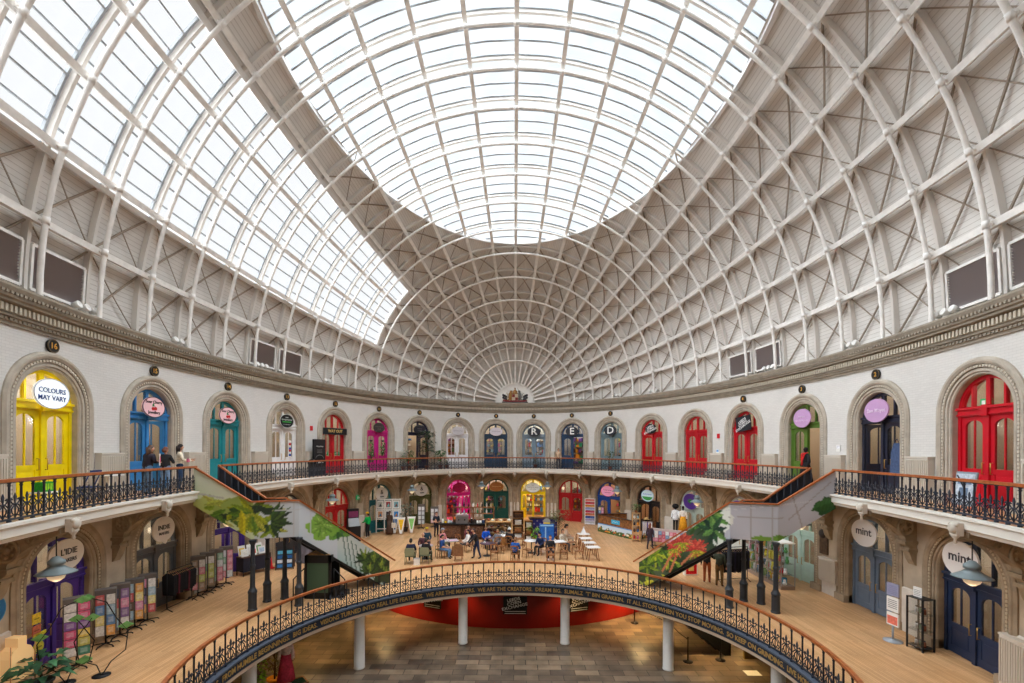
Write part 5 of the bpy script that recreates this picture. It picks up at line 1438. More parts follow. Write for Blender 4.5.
for sx in (-.2, .2): mb = MB(); mb.lathe([(.04, .2), (.05, .26), (.03, .3)], 8, 0, True, T(sx, -.26, 0)); mb.tube([(sx, -.28, .24), (sx, -.42, .22)], .016, 5); mb.build('group_head', BLACK, t)
mb = MB(); mb.tube([(.36, -.24, .36), (.4, -.32, .3), (.4, -.32, .12)], .01, 5); mb.build('steam_wand', CHROME, t)
for k in range(10):
    t = thing('takeaway_cups', 'stack of white cups on top of the espresso machine, %s of ten' % ['first', 'second', 'third', 'fourth', 'fifth', 'sixth', 'seventh', 'eighth', 'ninth', 'last'][k], 'cups', (-3.92 + .082 * k, 12.6, 1.545), 0, 'cup stacks on the espresso machine')
    mb = MB()
    mb.lathe([(.03, 0), (.036, .1 + .04 * (k % 3)), (.02, .11 + .04 * (k % 3))], 8); mb.build('cups', WHITE, t)
for k, (x, c, h) in enumerate(((-4.85, (236, 236, 230), .3), (-4.65, (226, 190, 40), .16), (-4.45, (210, 214, 216), .24), (-4.28, (190, 200, 206), .2), (-2.9, (34, 30, 30), .36), (-2.7, (60, 50, 44), .28), (-2.5, (228, 226, 220), .2), (-2.3, (230, 226, 220), .22), (-2.1, (60, 76, 110), .26))):
    t = thing('counter_jar', '%s on the carved coffee counter' % ['tall white jar', 'yellow tub', 'pale jar', 'short grey jar', 'black grinder jar', 'brown jar', 'white cup tower', 'cream canister', 'blue canister'][k], 'jar', (x, 12.45, 1.07), 0)
    mb = MB(); mb.lathe([(.07, 0), (.08, .02), (.08, h * .75), (.05, h * .85)], 10); mb.build('jar', col(c), t)
    mb = MB(); mb.lathe([(.055, h * .85), (.055, h * .96), (.0, h)], 10); mb.build('lid', DARK if k % 2 else WHITE, t)
t = thing('back_shelf', 'brown wooden shelf unit standing behind the coffee counter', 'shelves', (-3.0, 15.0, 0))
mb = MB(); mb.box(-1.5, 1.5, -.2, .2, 0, .9); mb.build('cabinet', WOODD, t)
for z in (.9, 1.35, 1.8): mb = MB(); mb.box(-1.5, 1.5, -.2, .2, z, z + .05); mb.build('shelf', WOOD, t)
for x in (-1.48, 0, 1.48): mb = MB(); mb.box(x - .03, x + .03, -.2, .2, .95, 1.85); mb.build('upright', WOOD, t)
for k in range(18):
    lv, x = k // 9, -4.35 + .33 * (k % 9); c = RNG.choice(PAL)
    t = thing('bottle', '%s bottle on the %s back shelf, number %s along' % (['dark', 'pale', 'bright'][k % 3], ['middle', 'top'][lv], ['one', 'two', 'three', 'four', 'five', 'six', 'seven', 'eight', 'nine'][k % 9]), 'bottle', (x, 14.95, [1.4, 1.85][lv]), 0, 'bottles on the back shelf')
    mb = MB(); mb.lathe([(.05, 0), (.055, .02), (.055, .18), (.02, .25), (.02, .31)], 8); mb.build('glass', col([(40, 36, 36), (226, 220, 210), c][k % 3]), t)
    mb = MB(); mb.lathe([(.024, .31), (.024, .34)], 8); mb.build('cap', DARK, t)
for k, (x, z) in enumerate(((-4.3, .0), (-3.9, .0))): 
    mb = MB(); mb.ball((0, 0, .1), .12, 12, 0, (1, 1, .8)); m2 = MB(); m2.tube([(0, 0, .18), (.02, 0, .26)], .018, 5)
    small_obj('pumpkin', ['orange pumpkin at the end of the back shelf cabinet', 'second orange pumpkin beside the first on the back shelf'][k], 'pumpkin', (x, 14.8, .955), 0, [('fruit', mb, col((226, 120, 30))), ('stem', m2, GREEN_L)])
# pastry case
t = thing('pastry_case', 'pale wooden pastry display case with three shelves of cakes', 'display case', (-1.0, 10.75, 0))
mb = MB(); mb.box(-.85, -.79, -.3, .3, 0, 1.5); mb.box(.79, .85, -.3, .3, 0, 1.5); mb.box(-.85, .85, -.3, .3, 1.44, 1.5); mb.box(-.85, .85, .26, .3, 0, 1.5); mb.box(-.85, .85, -.3, .3, 0, .5); mb.build('carcass', WOODP, t)
for z in (.74, 1.08): mb = MB(); mb.box(-.79, .79, -.28, .26, z, z + .03); mb.build('shelf', WOODP, t)
mb = MB(); mb.box(-.79, .79, -.31, -.302, .5, 1.44); mb.build('pane', GLASS, t)
CK = [(226, 170, 90), (120, 74, 44), (238, 220, 190), (206, 90, 60), (240, 190, 90), (90, 50, 40)]
for k in range(21):
    lv, i = k // 7, k % 7
    t = thing('cake', '%s cake on the %s shelf of the pastry case, %s from the counter side' % (['golden', 'chocolate', 'cream', 'red', 'lemon', 'dark'][k % 6], ['lowest', 'middle', 'top'][lv], ['first', 'second', 'third', 'fourth', 'fifth', 'sixth', 'seventh'][i]), 'cake', (-1.66 + .22 * i, 10.7, [.5, .77, 1.11][lv] + .001), 0, 'cakes in the pastry case')
    mb = MB(); mb.lathe([(.075, 0), (.08, .06), (.07, .1), (.0, .11)], 10); mb.build('sponge', col(CK[k % 6]), t)
    mb = MB(); mb.lathe([(.065, .1), (.05, .125), (.0, .13)], 10); mb.build('icing', col((244, 232, 214) if k % 2 else (206, 70, 60)), t)
for k in range(6):
    x = -1.65 + .26 * k
    mb = MB(); mb.lathe([(.09, 0), (.1, .12), (.085, .12), (.08, .03)], 10); m2 = MB(); m2.ball((0, 0, .1), .085, 8, 0, (1, 1, .7))
    small_obj('bowl', '%s bowl on top of the pastry case' % ['first white', 'fruit filled orange', 'red fruit', 'white sugar', 'pale biscuit', 'last dark'][k], 'bowl', (x, 10.72, 1.5), 0, [('bowl', mb, WHITE if k % 2 else WOOD), ('filling', m2, col(CK[(k + 3) % 6]))])
# crate shelves
def crate_shelf(x, y, w, h, n, label):
    t = thing('crate_shelf', label, 'shelves', (x, y, 0))
    mb = MB()
    for sx in (-1, 1): mb.box(sx * w / 2 - .02, sx * w / 2 + .02, -.2, .2, 0, h)
    mb.box(-w / 2, w / 2, .18, .2, 0, h); mb.build('carcass', WOODD, t)
    for k in range(n + 1): mb = MB(); z = h * k / n; mb.box(-w / 2, w / 2, -.2, .2, max(0, z - .03), max(.03, z)); mb.build('shelf', WOOD, t)
    for k in range(n):
        z = h * k / n + .03
        b = thing('box', '%s box on the %s level of the %s' % (['white', 'brown', 'cream', 'dark'][k % 4], ['lowest', 'second', 'third', 'fourth'][k], label), 'box', (x, y, z))
        mb = MB(); mb.box(-w * .32, w * .32, -.16, .14, 0, h / n * .55); mb.build('carton', [WHITE, WOOD, CREAM, WOODD][k % 4], b)
        mb = MB(); mb.box(-w * .34, w * .34, -.17, .15, h / n * .55, h / n * .62); mb.build('lid', [WHITE, WOODP, WHITE, WOOD][k % 4], b)
crate_shelf(.25, 12.6, .68, 1.9, 4, 'tall dark crate shelf beside the pastry case'); crate_shelf(.95, 11.9, .5, 1.35, 3, 'short dark crate shelf beside the tall one')
t = thing('patterned_counter', 'counter fronted with navy and gold patterned tiles below the yellow shop door', 'counter', (2.0, 13.3, 0))
mb = MB(); mb.box(-.95, .95, -.25, .25, 0, 1.3); mb.build('body', mat('navy_tile', (44, 40, 104), .4), t)
mb = MB()
for i in range(9):
    for j in range(6):
        if (i + j) % 2: mb.prism([(-.85 + .21 * i + a * .07, .15 + .2 * j + b * .07) for a, b in ((-1, 0), (0, -1), (1, 0), (0, 1))], -.262, -.25)
mb.build('tile_pattern', mat('tile_gold', (150, 130, 140), .4), t)
mb = MB(); mb.box(-1.02, 1.02, -.3, .3, 1.3, 1.36); mb.build('counter_top', WOODD, t)
t = thing('display_board', 'blue panelled board with a pale heading strip, standing by the potted olive tree', 'board', (2.1, 11.2, 0))
mb = MB(); mb.box(-.47, .47, -.04, .04, .1, 1.25); mb.build('panel', mat('board_blue', (40, 104, 190), .4, .1, 6), t)
mb = MB(); mb.box(-.42, .42, -.05, -.04, 1.1, 1.2); mb.box(-.12, -.04, -.05, -.04, .15, 1.05); mb.build('strip', mat('board_pale', (150, 200, 236), .4), t)
for sx in (-.42, .42): mb = MB(); mb.tube([(sx, -.15, 0), (sx, 0, .3), (sx, .15, 0)], .02, 5); mb.build('foot', WOOD, t)
t = thing('table_sign', 'small arched grey sign with a yellow band above the blue board', 'sign', (2.1, 11.22, 1.25))
mb = MB(); mb.prism([(-.22, .05), (.22, .05)] + [(.22 * math.cos(PI * k / 10), .16 + .2 * math.sin(PI * k / 10)) for k in range(11)], -.02, .02); mb.build('panel', mat('sign_greyish', (150, 150, 146), .5), t)
mb = MB(); mb.box(-.22, .22, -.03, .03, 0, .09); mb.build('band', col((240, 196, 30)), t)
# ================================================================= PLANTS
def leaf_quad(mb, base, d, L, w, droop=.3, mi=0):
    d = Vector(d).normalized(); s_ = d.cross(Vector((0, 0, 1)))
    s_ = s_.normalized() if s_.length > .05 else Vector((1, 0, 0))
    a = Vector(base); m = a + d * L * .5 + Vector((0, 0, L * .08)); e = a + d * L - Vector((0, 0, L * droop))
    mb.add([a, m + s_ * w, e, m - s_ * w, m + Vector((0, 0, -.02 * L))], [(0, 4, 1), (1, 4, 2), (2, 4, 3), (3, 4, 0)], mi, True)
def plant(loc, h, r, label, n=50, L=.18, w=.05, leafc=(58, 104, 50), pot=(150, 96, 66), trunk=True, seed=1, potr=.17, name='potted_plant', z0=.3):
    rn = random.Random(seed); t = thing(name, label, 'plant', loc)
    mb = MB(); mb.lathe([(potr * .75, 0), (potr, z0 - .04), (potr * 1.1, z0 - .04), (potr * 1.1, z0), (potr * .9, z0), (potr * .85, z0 - .05)], 14); mb.build('pot', col(pot), t)
    mb = MB(); mb.tube([(0, 0, z0 - .08), (.02, .01, h * .5), (0, 0, h * .85)], [.03, .025, .012], 6)
    F = MB()
    for k in range(n):
        a = rn.random() * 6.283; zz = (z0 + (h - z0) * (rn.random() * .95 + .05)) if not trunk else h * (.45 + .55 * rn.random()); q = r * math.sqrt(rn.random()) * (1 - .5 * abs(zz / h - .7))
        b = Vector((q * math.cos(a), q * math.sin(a), zz)); d = Vector((math.cos(a), math.sin(a), .5 * rn.random() - .1))
        leaf_quad(F, b, d, L * (.7 + .6 * rn.random()), w, .25 + .2 * rn.random(), rn.randrange(2))
        if k % 3 == 0: mb.tube([(0, 0, zz * .75), b], [.01, .005], 4)
    mb.build('stem', mat('stem_brown', (92, 74, 50), .8), t)
    F.build('foliage', [mat('foliage_%d_%d' % leafc[:2], leafc, .55, .2, 9), mat('foliage_dark_%d_%d' % leafc[:2], tuple(int(x * .72) for x in leafc), .55, .2, 9)], t)
    return t
plant((2.95, 11.9, 0), 2.1, .75, 'potted olive tree beside the blue board', 170, .2, .05, (110, 116, 70), (120, 84, 56), seed=4, potr=.24, name='olive_tree')
plant((1.35, 11.5, 0), 1.1, .28, 'bright green plant left of the blue board', 60, .3, .05, (110, 160, 40), seed=6, trunk=False)
plant((-8.0, 15.1, 0), 2.0, .55, 'grey green leafy plant by the folding pennant signs', 90, .25, .07, (112, 126, 112), (80, 80, 84), seed=8)
def gplant(s, d, h, r, label, **k): return plant(W(s, ZG, d), h, r, label, **k)
gplant(-10.4, .85, 1.5, .42, 'tall bushy houseplant right of the magenta doors', n=90, L=.25, w=.07, leafc=(56, 112, 54), seed=11, trunk=False)
gplant(-11.05, .95, .8, .3, 'small potted fern low on the gallery by the magenta doors', n=50, L=.22, w=.03, leafc=(70, 120, 60), seed=12, trunk=False)
gplant(-9.75, .95, .95, .3, 'low leafy plant left of the dark navy doors', n=50, leafc=(64, 110, 56), seed=13, trunk=False)
gplant(-8.6, .85, 3.0, .55, 'tall dark houseplant in front of the dark navy doors', n=150, L=.32, w=.09, leafc=(40, 74, 48), seed=14)
gplant(-7.3, .95, 1.5, .4, 'spreading houseplant left of the white gallery doors', n=70, L=.28, w=.08, leafc=(64, 120, 54), seed=15)
gplant(-6.6, .9, .8, .3, 'small flowering plant beside the white gallery doors', n=50, leafc=(90, 120, 70), seed=16, trunk=False)
gplant(1.9, .55, .95, .35, 'green plant in front of the letter R doors', n=60, leafc=(60, 100, 50), seed=17, trunk=False)
gplant(9.1, .6, 1.5, .35, 'slim potted shrub beside the letter D doors', n=60, leafc=(60, 96, 56), seed=18)
for k, x in enumerate((-.55, .55)):
    q, rz = at_door('up', 5, x, .2, 0); q = q + Vector((0, 0, 0)); t = thing('trailing_plant', ['trailing green plant hung on the left leaf of the magenta doors', 'trailing green plant hung on the right leaf of the magenta doors'][k], 'plant', q + Vector((0, 0, 2.1)), rz, 'hanging plants on the magenta doors')
    F = MB(); rn = random.Random(30 + k)
    for i in range(70): leaf_quad(F, (rn.uniform(-.2, .2), rn.uniform(-.12, .06), -rn.random() * (1.5 if k == 0 else .95)), (rn.uniform(-1, 1), -rn.random(), -.3), .16, .05, .4, i % 2)
    F.build('foliage', [GREEN_L, mat('foliage_deep', (44, 84, 42), .6)], t)
    mb = MB(); mb.lathe([(.08, 0), (.12, .12), (.1, .12)], 10); mb.build('pot', DARK, t)
plant((-11.75, -7.05, 0), .85, .4, 'dark glossy plant by the floor lantern at the purple door', 60, .36, .1, (60, 110, 70), (60, 66, 66), seed=41, potr=.25, trunk=False)
# wire leaf sculptures in front of the purple door
for n_, (x, y, fl) in enumerate(((-11.55, -6.6, 1), (-11.0, -6.2, -1))):
    t = thing('wire_sculpture', ['bent wire plant sculpture with green glass leaves beside the floor lantern', 'bent wire plant sculpture with green glass leaves in front of the big card spinner'][n_], 'sculpture', (x, y, 0), .5)
    mb = MB()
    mb.tube([(0, 0, 0), (.1 * fl, 0, .3), (.45 * fl, 0, .5), (.55 * fl, 0, 1.0), (.35 * fl, 0, 1.35), (.5 * fl, 0, 1.6)], .014, 5); mb.tube([(0, 0, 0), (-.2 * fl, 0, .35), (-.5 * fl, 0, .6), (-.55 * fl, 0, 1.1), (-.3 * fl, 0, 1.5), (-.1 * fl, 0, 1.95), (.2 * fl, 0, 2.1)], .014, 5)
    mb.lathe([(.2, 0), (.2, .02), (.02, .03)], 12); mb.build('wire', BLACK, t)
    for k, (a, z) in enumerate(((-.5 * fl, 1.25), (.5 * fl, 1.6), (.3 * fl, 2.1), (.35 * fl, .5))):
        mb = MB(); mb.prism([(a - .17, z), (a, z - .09), (a + .17, z + .02), (a + .02, z + .12)], -.01, .01); mb.build('glass_leaf', mat('green_glass_leaf', (120, 180, 110), .25, .1, 8), t)
t = thing('floor_lantern', 'warm glowing paper lantern standing by the wall left of the purple door', 'lantern', (-12.3, -7.1, 0), PI / 2)
mb = MB(); mb.prism([(-.26, .35), (.26, .35), (.28, .95), (.2, 1.12), (.1, 1.18), (.1, 1.4), (-.1, 1.4), (-.1, 1.18), (-.2, 1.12), (-.28, .95)], -.16, .16); mb.build('paper_shade', mat('lantern_paper', (244, 200, 140), .6, emit=.3), t)
mb = MB()
for sx in (-.28, .28):
    for sy in (-.18, .18): mb.tube([(sx, sy, 0), (sx, sy, 1.26)], .015, 4)
mb.tube([(-.3, -.2, .35), (.3, -.2, .35), (.3, .2, .35), (-.3, .2, .35)], .015, 4, closed=True); mb.build('frame', WOODP, t)
p, rz = WM(-34.95 - .75, 2.15, .0)
t = thing('wall_plaque', 'round blue plaque on the wall left of the purple door', 'plaque', p, rz)
mb = MB(); mb.prism(oval_pts(.36, .36, 24), -.05, -.01); mb.build('disc', mat('plaque_blue', (40, 110, 160), .4), t)
mb = MB(); mb.tube([(x, -.05, z) for x, z in oval_pts(.34, .34, 24)], .012, 5, closed=True)
for k in range(4): mb.box(-.18, .18, -.055, -.05, .12 - .09 * k, .145 - .09 * k)
mb.build('raised_lines', mat('plaque_pale', (90, 150, 190), .4), t)
# ================================================================= RACKS, RAILS, STALLS
def cards_on(x, y, rz, cells, label, grp, size=(.13, .17), pal=PAL, name='greeting_card'):
    for n_, (cx, cyy, cz) in enumerate(cells):
        c = tuple(int(q * .72 + 58) for q in RNG.choice(pal)); mb = MB(); w, h_ = size; mb.box(-w / 2, w / 2, -.006, .006, -h_ / 2, h_ / 2)
        d = tuple(min(255, int(q * .6 + 90)) for q in c); mb.box(-w * .3, w * .3, -.009, -.006, -h_ * .25, h_ * .3, 1)
        o = mb.build(name, [col(c), col(d)]); p = T(x, y, 0, rz) @ Vector((cx, cyy, cz)); o.location = p; o.rotation_euler = (0, 0, rz); tag(o, label, 'card', grp)
def spinner(x, y, rz, h, nc, nr, w, label, clabel, grp, size=(.13, .17), pal=PAL, core=(104, 96, 92)):
    t = thing('card_spinner', label, 'card rack', (x, y, 0), rz, 'card racks')
    mb = MB()
    for k in range(5): a = 2 * PI * k / 5 + .3; mb.tube([(0, 0, .08), (.3 * math.cos(a), .3 * math.sin(a), .05), (.34 * math.cos(a), .34 * math.sin(a), .0)], .02, 5)
    mb.build('base', BLACK, t)
    mb = MB(); mb.tube([(0, 0, .05), (0, 0, h)], .022, 6); mb.build('pole', BLACK, t)
    cells = []
    for r in range(nr):
        z = .42 + (h - .5) * (r + .3) / nr
        mb = MB(); mb.tube([(-w / 2, -.16, z - size[1] / 2), (w / 2, -.16, z - size[1] / 2), (w / 2, .16, z - size[1] / 2), (-w / 2, .16, z - size[1] / 2)], .006, 4, closed=True); mb.build('wire_tier', BLACK, t)
        for c in range(nc): cells.append((-w / 2 + w * (c + .5) / nc, -.17, z))
    mb = MB(); mb.box(-w / 2, w / 2, -.15, .15, .36, h); mb.build('core', mat('rack_core_%d' % core[0], core, .7), t)
    cards_on(x, y, rz, cells, clabel, grp, size, pal)
L1 = ((-12.55, -4.35), (-12.68, -3.7), (-12.75, -3.05), (-12.85, -2.4))
for k, (x, y) in enumerate(L1):
    nm = ['first', 'second', 'third', 'fourth'][k]
    spinner(x, y, PI / 2 - .9, 1.75 - .03 * k, 2, 4, .5, nm + ' black card spinner from the purple door, in the row of four', 'card on the %s spinner of the row beside the purple door' % nm, 'cards on the first row of spinners', (.2, .3))
L2 = ((-12.85, .15), (-12.88, .75), (-12.9, 1.35), (-12.85, 1.95))
for k, (x, y) in enumerate(L2):
    nm = ['first', 'second', 'third', 'fourth'][k]
    spinner(x, y, PI / 2 - .9, 1.7, 2, 4, .5, nm + ' card spinner past the rail of black clothes', 'card on the %s spinner past the rail of black clothes' % nm, 'cards on the second row of spinners', (.2, .29), [(226, 224, 220), (150, 120, 90), (206, 214, 220), (220, 120, 140), (120, 170, 140), (190, 200, 90)])
spinner(-12.1, -5.75, PI / 2 - .75, 1.95, 2, 6, .55, 'tall card spinner standing at the purple shop door', 'bright card on the tall spinner at the purple shop door', 'cards on the tall spinner', (.24, .22), [(226, 60, 110), (240, 200, 60), (40, 120, 90), (236, 230, 226), (230, 120, 50), (120, 60, 150), (200, 190, 70)])
def garment(t, x, c, L=.75, w=.42):
    mb = MB(); mb.prism([(-w / 2, -L), (w / 2, -L), (w * .55, -.12), (.1, 0), (-.1, 0), (-w * .55, -.12)], -.025, .025, 'yz'); return mb
def clothes_rail(x, y, rz, w, n, cols, label, glabel, grp, h=1.5, L=.8):
    t = thing('clothes_rail', label, 'clothes rail', (x, y, 0), rz)
    for sx in (-1, 1): mb = MB(); mb.tube([(sx * w / 2, -.22, 0), (sx * w / 2, 0, .12), (sx * w / 2, .22, 0)], .016, 5); mb.tube([(sx * w / 2, 0, .1), (sx * w / 2, 0, h)], .016, 5); mb.build('upright', BLACK, t)
    mb = MB(); mb.tube([(-w / 2, 0, h), (w / 2, 0, h)], .018, 6); mb.build('top_bar', BLACK, t)
    mb = MB(); mb.tube([(-w / 2, 0, .14), (w / 2, 0, .14)], .014, 5); mb.build('low_bar', BLACK, t)
    for k in range(n):
        xx = -w / 2 + .08 + (w - .16) * k / max(1, n - 1); c = cols[k % len(cols)]
        g = thing('hanging_garment', glabel, 'garment', T(x, y, 0, rz) @ Vector((xx, 0, h - .1)), rz, grp)
        garment(t, 0, c, L * (.9 + .2 * RNG.random())).build('cloth', col(c), g)
        mb = MB(); mb.tube([(0, -.2, -.06), (0, 0, .02), (0, .2, -.06)], .008, 4); mb.tube([(0, 0, .02), (0, 0, .09), (0, .03, .11)], .006, 4); mb.build('hanger', WOODP, g)
clothes_rail(-12.85, -.85, PI / 2, 1.3, 14, [(26, 26, 30), (34, 32, 38), (24, 24, 28), (96, 36, 50), (30, 30, 34), (28, 28, 32)], 'rail of black tops in front of the charcoal doors', 'black top on the rail in front of the charcoal doors', 'tops on the rail by the charcoal doors')
clothes_rail(10.15, 2.75, .2, 1.5, 16, [(24, 22, 28), (30, 28, 34), (22, 22, 26), (40, 34, 52)], 'rail of black clothes under the right stair beyond the two shoppers', 'black garment on the rail beyond the two shoppers', 'garments on the rail under the stair', 1.6, .95)
clothes_rail(8.75, 11.6, -.3, .7, 7, [(226, 222, 226), (214, 206, 214), (232, 228, 226), (96, 84, 150)], 'short rail of white and violet tops beside the ladder shelf', 'pale top on the short rail beside the ladder shelf', 'tops on the short rail', 1.45, .8)
# prints table in front of the purple opening
t = thing('display_table', 'table draped in dark cloth set with prints, at the purple shop opening', 'table', (-12.7, 3.85, 0), PI / 2 - .5)
mb = MB(); mb.box(-.7, .7, -.3, .3, .86, .9); mb.build('table_top', WOODD, t)
mb = MB(); mb.box(-.68, .68, -.29, .29, .2, .86); mb.build('cloth', mat('dark_cloth', (40, 38, 50), .9), t)
for sx in (-.66, .66):
    for sy in (-.26, .26): mb = MB(); mb.tube([(sx, sy, 0), (sx, sy, .86)], .02, 5); mb.build('leg', BLACK, t)
for k in range(6):
    c = [(232, 228, 220), (226, 90, 60), (180, 200, 220), (236, 200, 80), (230, 226, 220), (120, 170, 110)][k]
    p = T(-12.7, 3.85, 0, PI / 2 - .5) @ Vector((-.5 + .42 * (k % 3), -.12 + .22 * (k // 3), .905 + .0 * k))
    o = thing('art_print', '%s print propped on the dark draped table, %s row' % (['white', 'orange', 'pale blue', 'yellow', 'cream', 'green'][k], ['front', 'back'][k // 3]), 'print', p, PI / 2 - .5)
    mb = MB(); M = Matrix.Rotation(-.25, 4, 'X'); mb.box(-.17, .17, -.01, .01, 0, .36 + .14 * (k // 3), 0, M); mb.build('sheet', WHITE, o)
    mb = MB(); mb.box(-.12, .12, -.016, -.01, .08, .28 + .1 * (k // 3), 0, M); mb.build('picture', col(c), o)
mb = MB(); mb.lathe([(.16, 0), (.16, .03), (.09, .06), (.03, .55), (.0, .56)], 12); m2 = MB(); m2.box(-.18, .18, -.18, .18, 0, .02)
small_obj('traffic_cone', 'red cone standing below the dark draped table', 'cone', (-12.35, 4.75, 0), 0, [('cone_body', mb, col((206, 30, 34))), ('base', m2, col((180, 30, 34)))])
t = thing('sandwich_board', 'wooden sandwich board holding blue leaflets behind the stair posts', 'sign', (-11.6, 4.7, 0), .35)
mb = MB(); mb.prism([(-.28, 0), (-.24, 0), (.0, 1.05), (.24, 0), (.28, 0), (.02, 1.12), (-.02, 1.12)], -.42, -.38, 'yz'); mb.prism([(-.28, 0), (-.24, 0), (.0, 1.05), (.24, 0), (.28, 0), (.02, 1.12), (-.02, 1.12)], .38, .42, 'yz'); mb.build('frame', WOODD, t)
mb = MB(); M = Matrix.Translation((0, -.15, .5)) @ Matrix.Rotation(-.24, 4, 'X'); mb.box(-.38, .38, -.01, .01, -.45, .5, 0, M); mb.build('panel', DARK, t)
for k in range(4): mb = MB(); mb.box(-.33, .33, -.03, -.01, -.4 + .22 * k, -.24 + .22 * k, 0, M); mb.build('leaflet_row', col([(60, 120, 180), (206, 210, 214), (40, 90, 150), (90, 170, 200)][k]), t)
# stall under a grey cover
t = thing('covered_stall', 'market stall covered by a grey sheet, seen below the lower flight of the stair', 'stall', (-10.6, 6.8, 0), .5)
mb = MB(); V = []; F = []; rn = random.Random(9)
prof = [(1.35, 0), (1.25, .4), (1.15, .9), (.9, 1.35), (.45, 1.62), (0.02, 1.7)]
for r_, z in prof:
    for k in range(24): a = 2 * PI * k / 24; q = r_ * (1 + .07 * math.sin(6 * a + z * 3) * (1 - z / 2)); V.append((q * math.cos(a), q * .8 * math.sin(a), z))
for i in range(5):
    for k in range(24): F.append((i * 24 + k, i * 24 + (k + 1) % 24, (i + 1) * 24 + (k + 1) % 24, (i + 1) * 24 + k))
mb.add(V, F, 0, True); mb.build('cover', mat('grey_sheet', (128, 124, 136), .9, .12, 3), t)
mb = MB(); mb.tube([(1.36 * math.cos(2 * PI * k / 24), 1.09 * math.sin(2 * PI * k / 24), .03) for k in range(24)], .03, 5, closed=True); mb.build('hem', mat('sheet_hem', (104, 100, 112), .9), t)
# green fronted cabin with little steps
t = thing('cabin', 'black framed cabin with a dark green panel under the left stair', 'cabin', (-7.95, .1, 0), .0)
mb = MB()
for sx in (-.48, .48):
    for y in (0, .9): mb.box(sx - .05, sx + .05, y - .05, y + .05, 0, 1.75)
mb.box(-.53, .53, -.05, .95, 1.45, 1.75); mb.box(-.53, .53, -.05, .95, 0, .25); mb.box(-.46, .46, .86, .93, .25, 1.45); mb.build('frame', BLACK, t)
mb = MB(); mb.box(-.43, .43, -.03, .02, .25, 1.45); mb.build('front_panel', mat('cabin_green', (70, 96, 76), .5), t)
mb = MB(); mb.box(-.44, .44, .04, .86, 1.751, 1.79); mb.build('lid', WOODP, t)
for sx in (-1, 1):
    mb = MB(); mb.tube([(sx * .6, .1, 1.2), (sx * 1.05, .1, .75), (sx * 1.05, .1, 0)], .025, 5); mb.tube([(sx * .6, .1, 0), (sx * .6, .1, 1.2)], .02, 5); mb.tube([(sx * .82, .1, 0), (sx * .82, .1, .97)], .016, 5); mb.build('side_rail', BLACK, t)
    mb = MB(); mb.box(min(sx * .55, sx * 1.0), max(sx * .55, sx * 1.0), .1, .8, 0, .16); mb.box(min(sx * .55, sx * .8), max(sx * .55, sx * .8), .1, .8, .16, .32); mb.build('step', BLACK, t)
# screen of framed prints and its neighbours
t = thing('print_screen', 'white screen hung with framed prints in front of the teal doors', 'screen', (-9.1, 14.5, 0), .1)
mb = MB(); 
for x in (-.85, -.28, .28, .85): mb.box(x - .03, x + .03, -.03, .03, 0, 2.45)
for z in (.3, 1.0, 1.7, 2.42): mb.box(-.85, .85, -.03, .03, z - .03, z + .03)
mb.build('frame', WHITE, t)
for k in range(6):
    x, z = -.56 + .56 * (k % 3), 1.36 + .7 * (k // 3); c = [(200, 150, 110), (60, 50, 50), (60, 130, 190), (190, 190, 180), (150, 60, 60), (120, 170, 180)][k]
    o = thing('framed_print', 'framed print on the white screen, %s of the %s row' % (['first', 'middle', 'last'][k % 3], ['lower', 'upper'][k // 3]), 'picture', T(-9.1, 14.5, 0, .1) @ Vector((x, -.06, z)), .1, 'prints on the white screen')
    mb = MB(); mb.box(-.22, .22, -.02, .02, -.28, .28); mb.build('mount', WHITE, o)
    mb = MB(); mb.box(-.15, .15, -.028, -.02, -.2, .2); mb.prism([(-.1, -.15), (.1, -.15), (.04, .1)], -.032, -.028, mi=1); mb.build('picture', [col(c), col(tuple(255 - q for q in c))], o)
t = thing('cabinet', 'tall black cabinet with a tilted pale panel beside the man in green', 'cabinet', (-10.6, 11.6, 0), .6)
mb = MB(); mb.box(-.4, .4, -.3, .3, 0, 1.0); mb.box(-.36, .36, 0, .3, 1.0, 2.1); mb.build('body', BLACK, t)
mb = MB(); mb.prism([(-.3, 1.0), (0, 1.0), (0, 1.5)], -.34, .34, 'yz'); mb.build('panel', mat('panel_grey', (150, 156, 160), .4), t)
mb = MB(); mb.box(-.3, .3, -.02, 0, 1.55, 1.95); mb.build('picture', col((120, 50, 90)), t)
for k, (x, y) in enumerate(((-8.05, 13.95), (-7.4, 14.35), (-8.55, 14.15))):
    c = [(240, 186, 40), (140, 200, 110), (90, 120, 160)][k]
    t = thing('pennant_sign', '%s folding pennant sign near the olive doors' % ['yellow', 'green', 'blue'][k], 'sign', (x, y, 0), .2)
    mb = MB(); M = Matrix.Rotation(-.16, 4, 'X'); mb.prism([(-.3, 1.2), (.3, 1.2), (.08, .05), (-.08, .05)], -.02, .02, M=M); mb.build('panel', WHITE, t)
    mb = MB(); mb.prism([(-.2, 1.05), (.2, 1.05), (.04, .3), (-.04, .3)], -.03, -.02, M=M); mb.build('print', col(c), t)
    mb = MB(); mb.tube([(-.12, -.05, .0), (-.25, .18, 1.15)], .015, 4); mb.tube([(.12, -.05, .0), (.25, .18, 1.15)], .015, 4); mb.tube([(0, .45, 0), (0, .2, 1.15)], .015, 4); mb.build('legs', WOODP, t)
spinner(-7.1, 16.4, .1, 1.85, 2, 4, .5, 'tall leaflet stand at the open olive door', 'white leaflet on the stand at the open olive door', 'leaflets on the tall stand', (.2, .28), [(226, 226, 228), (200, 206, 212), (240, 236, 230)])
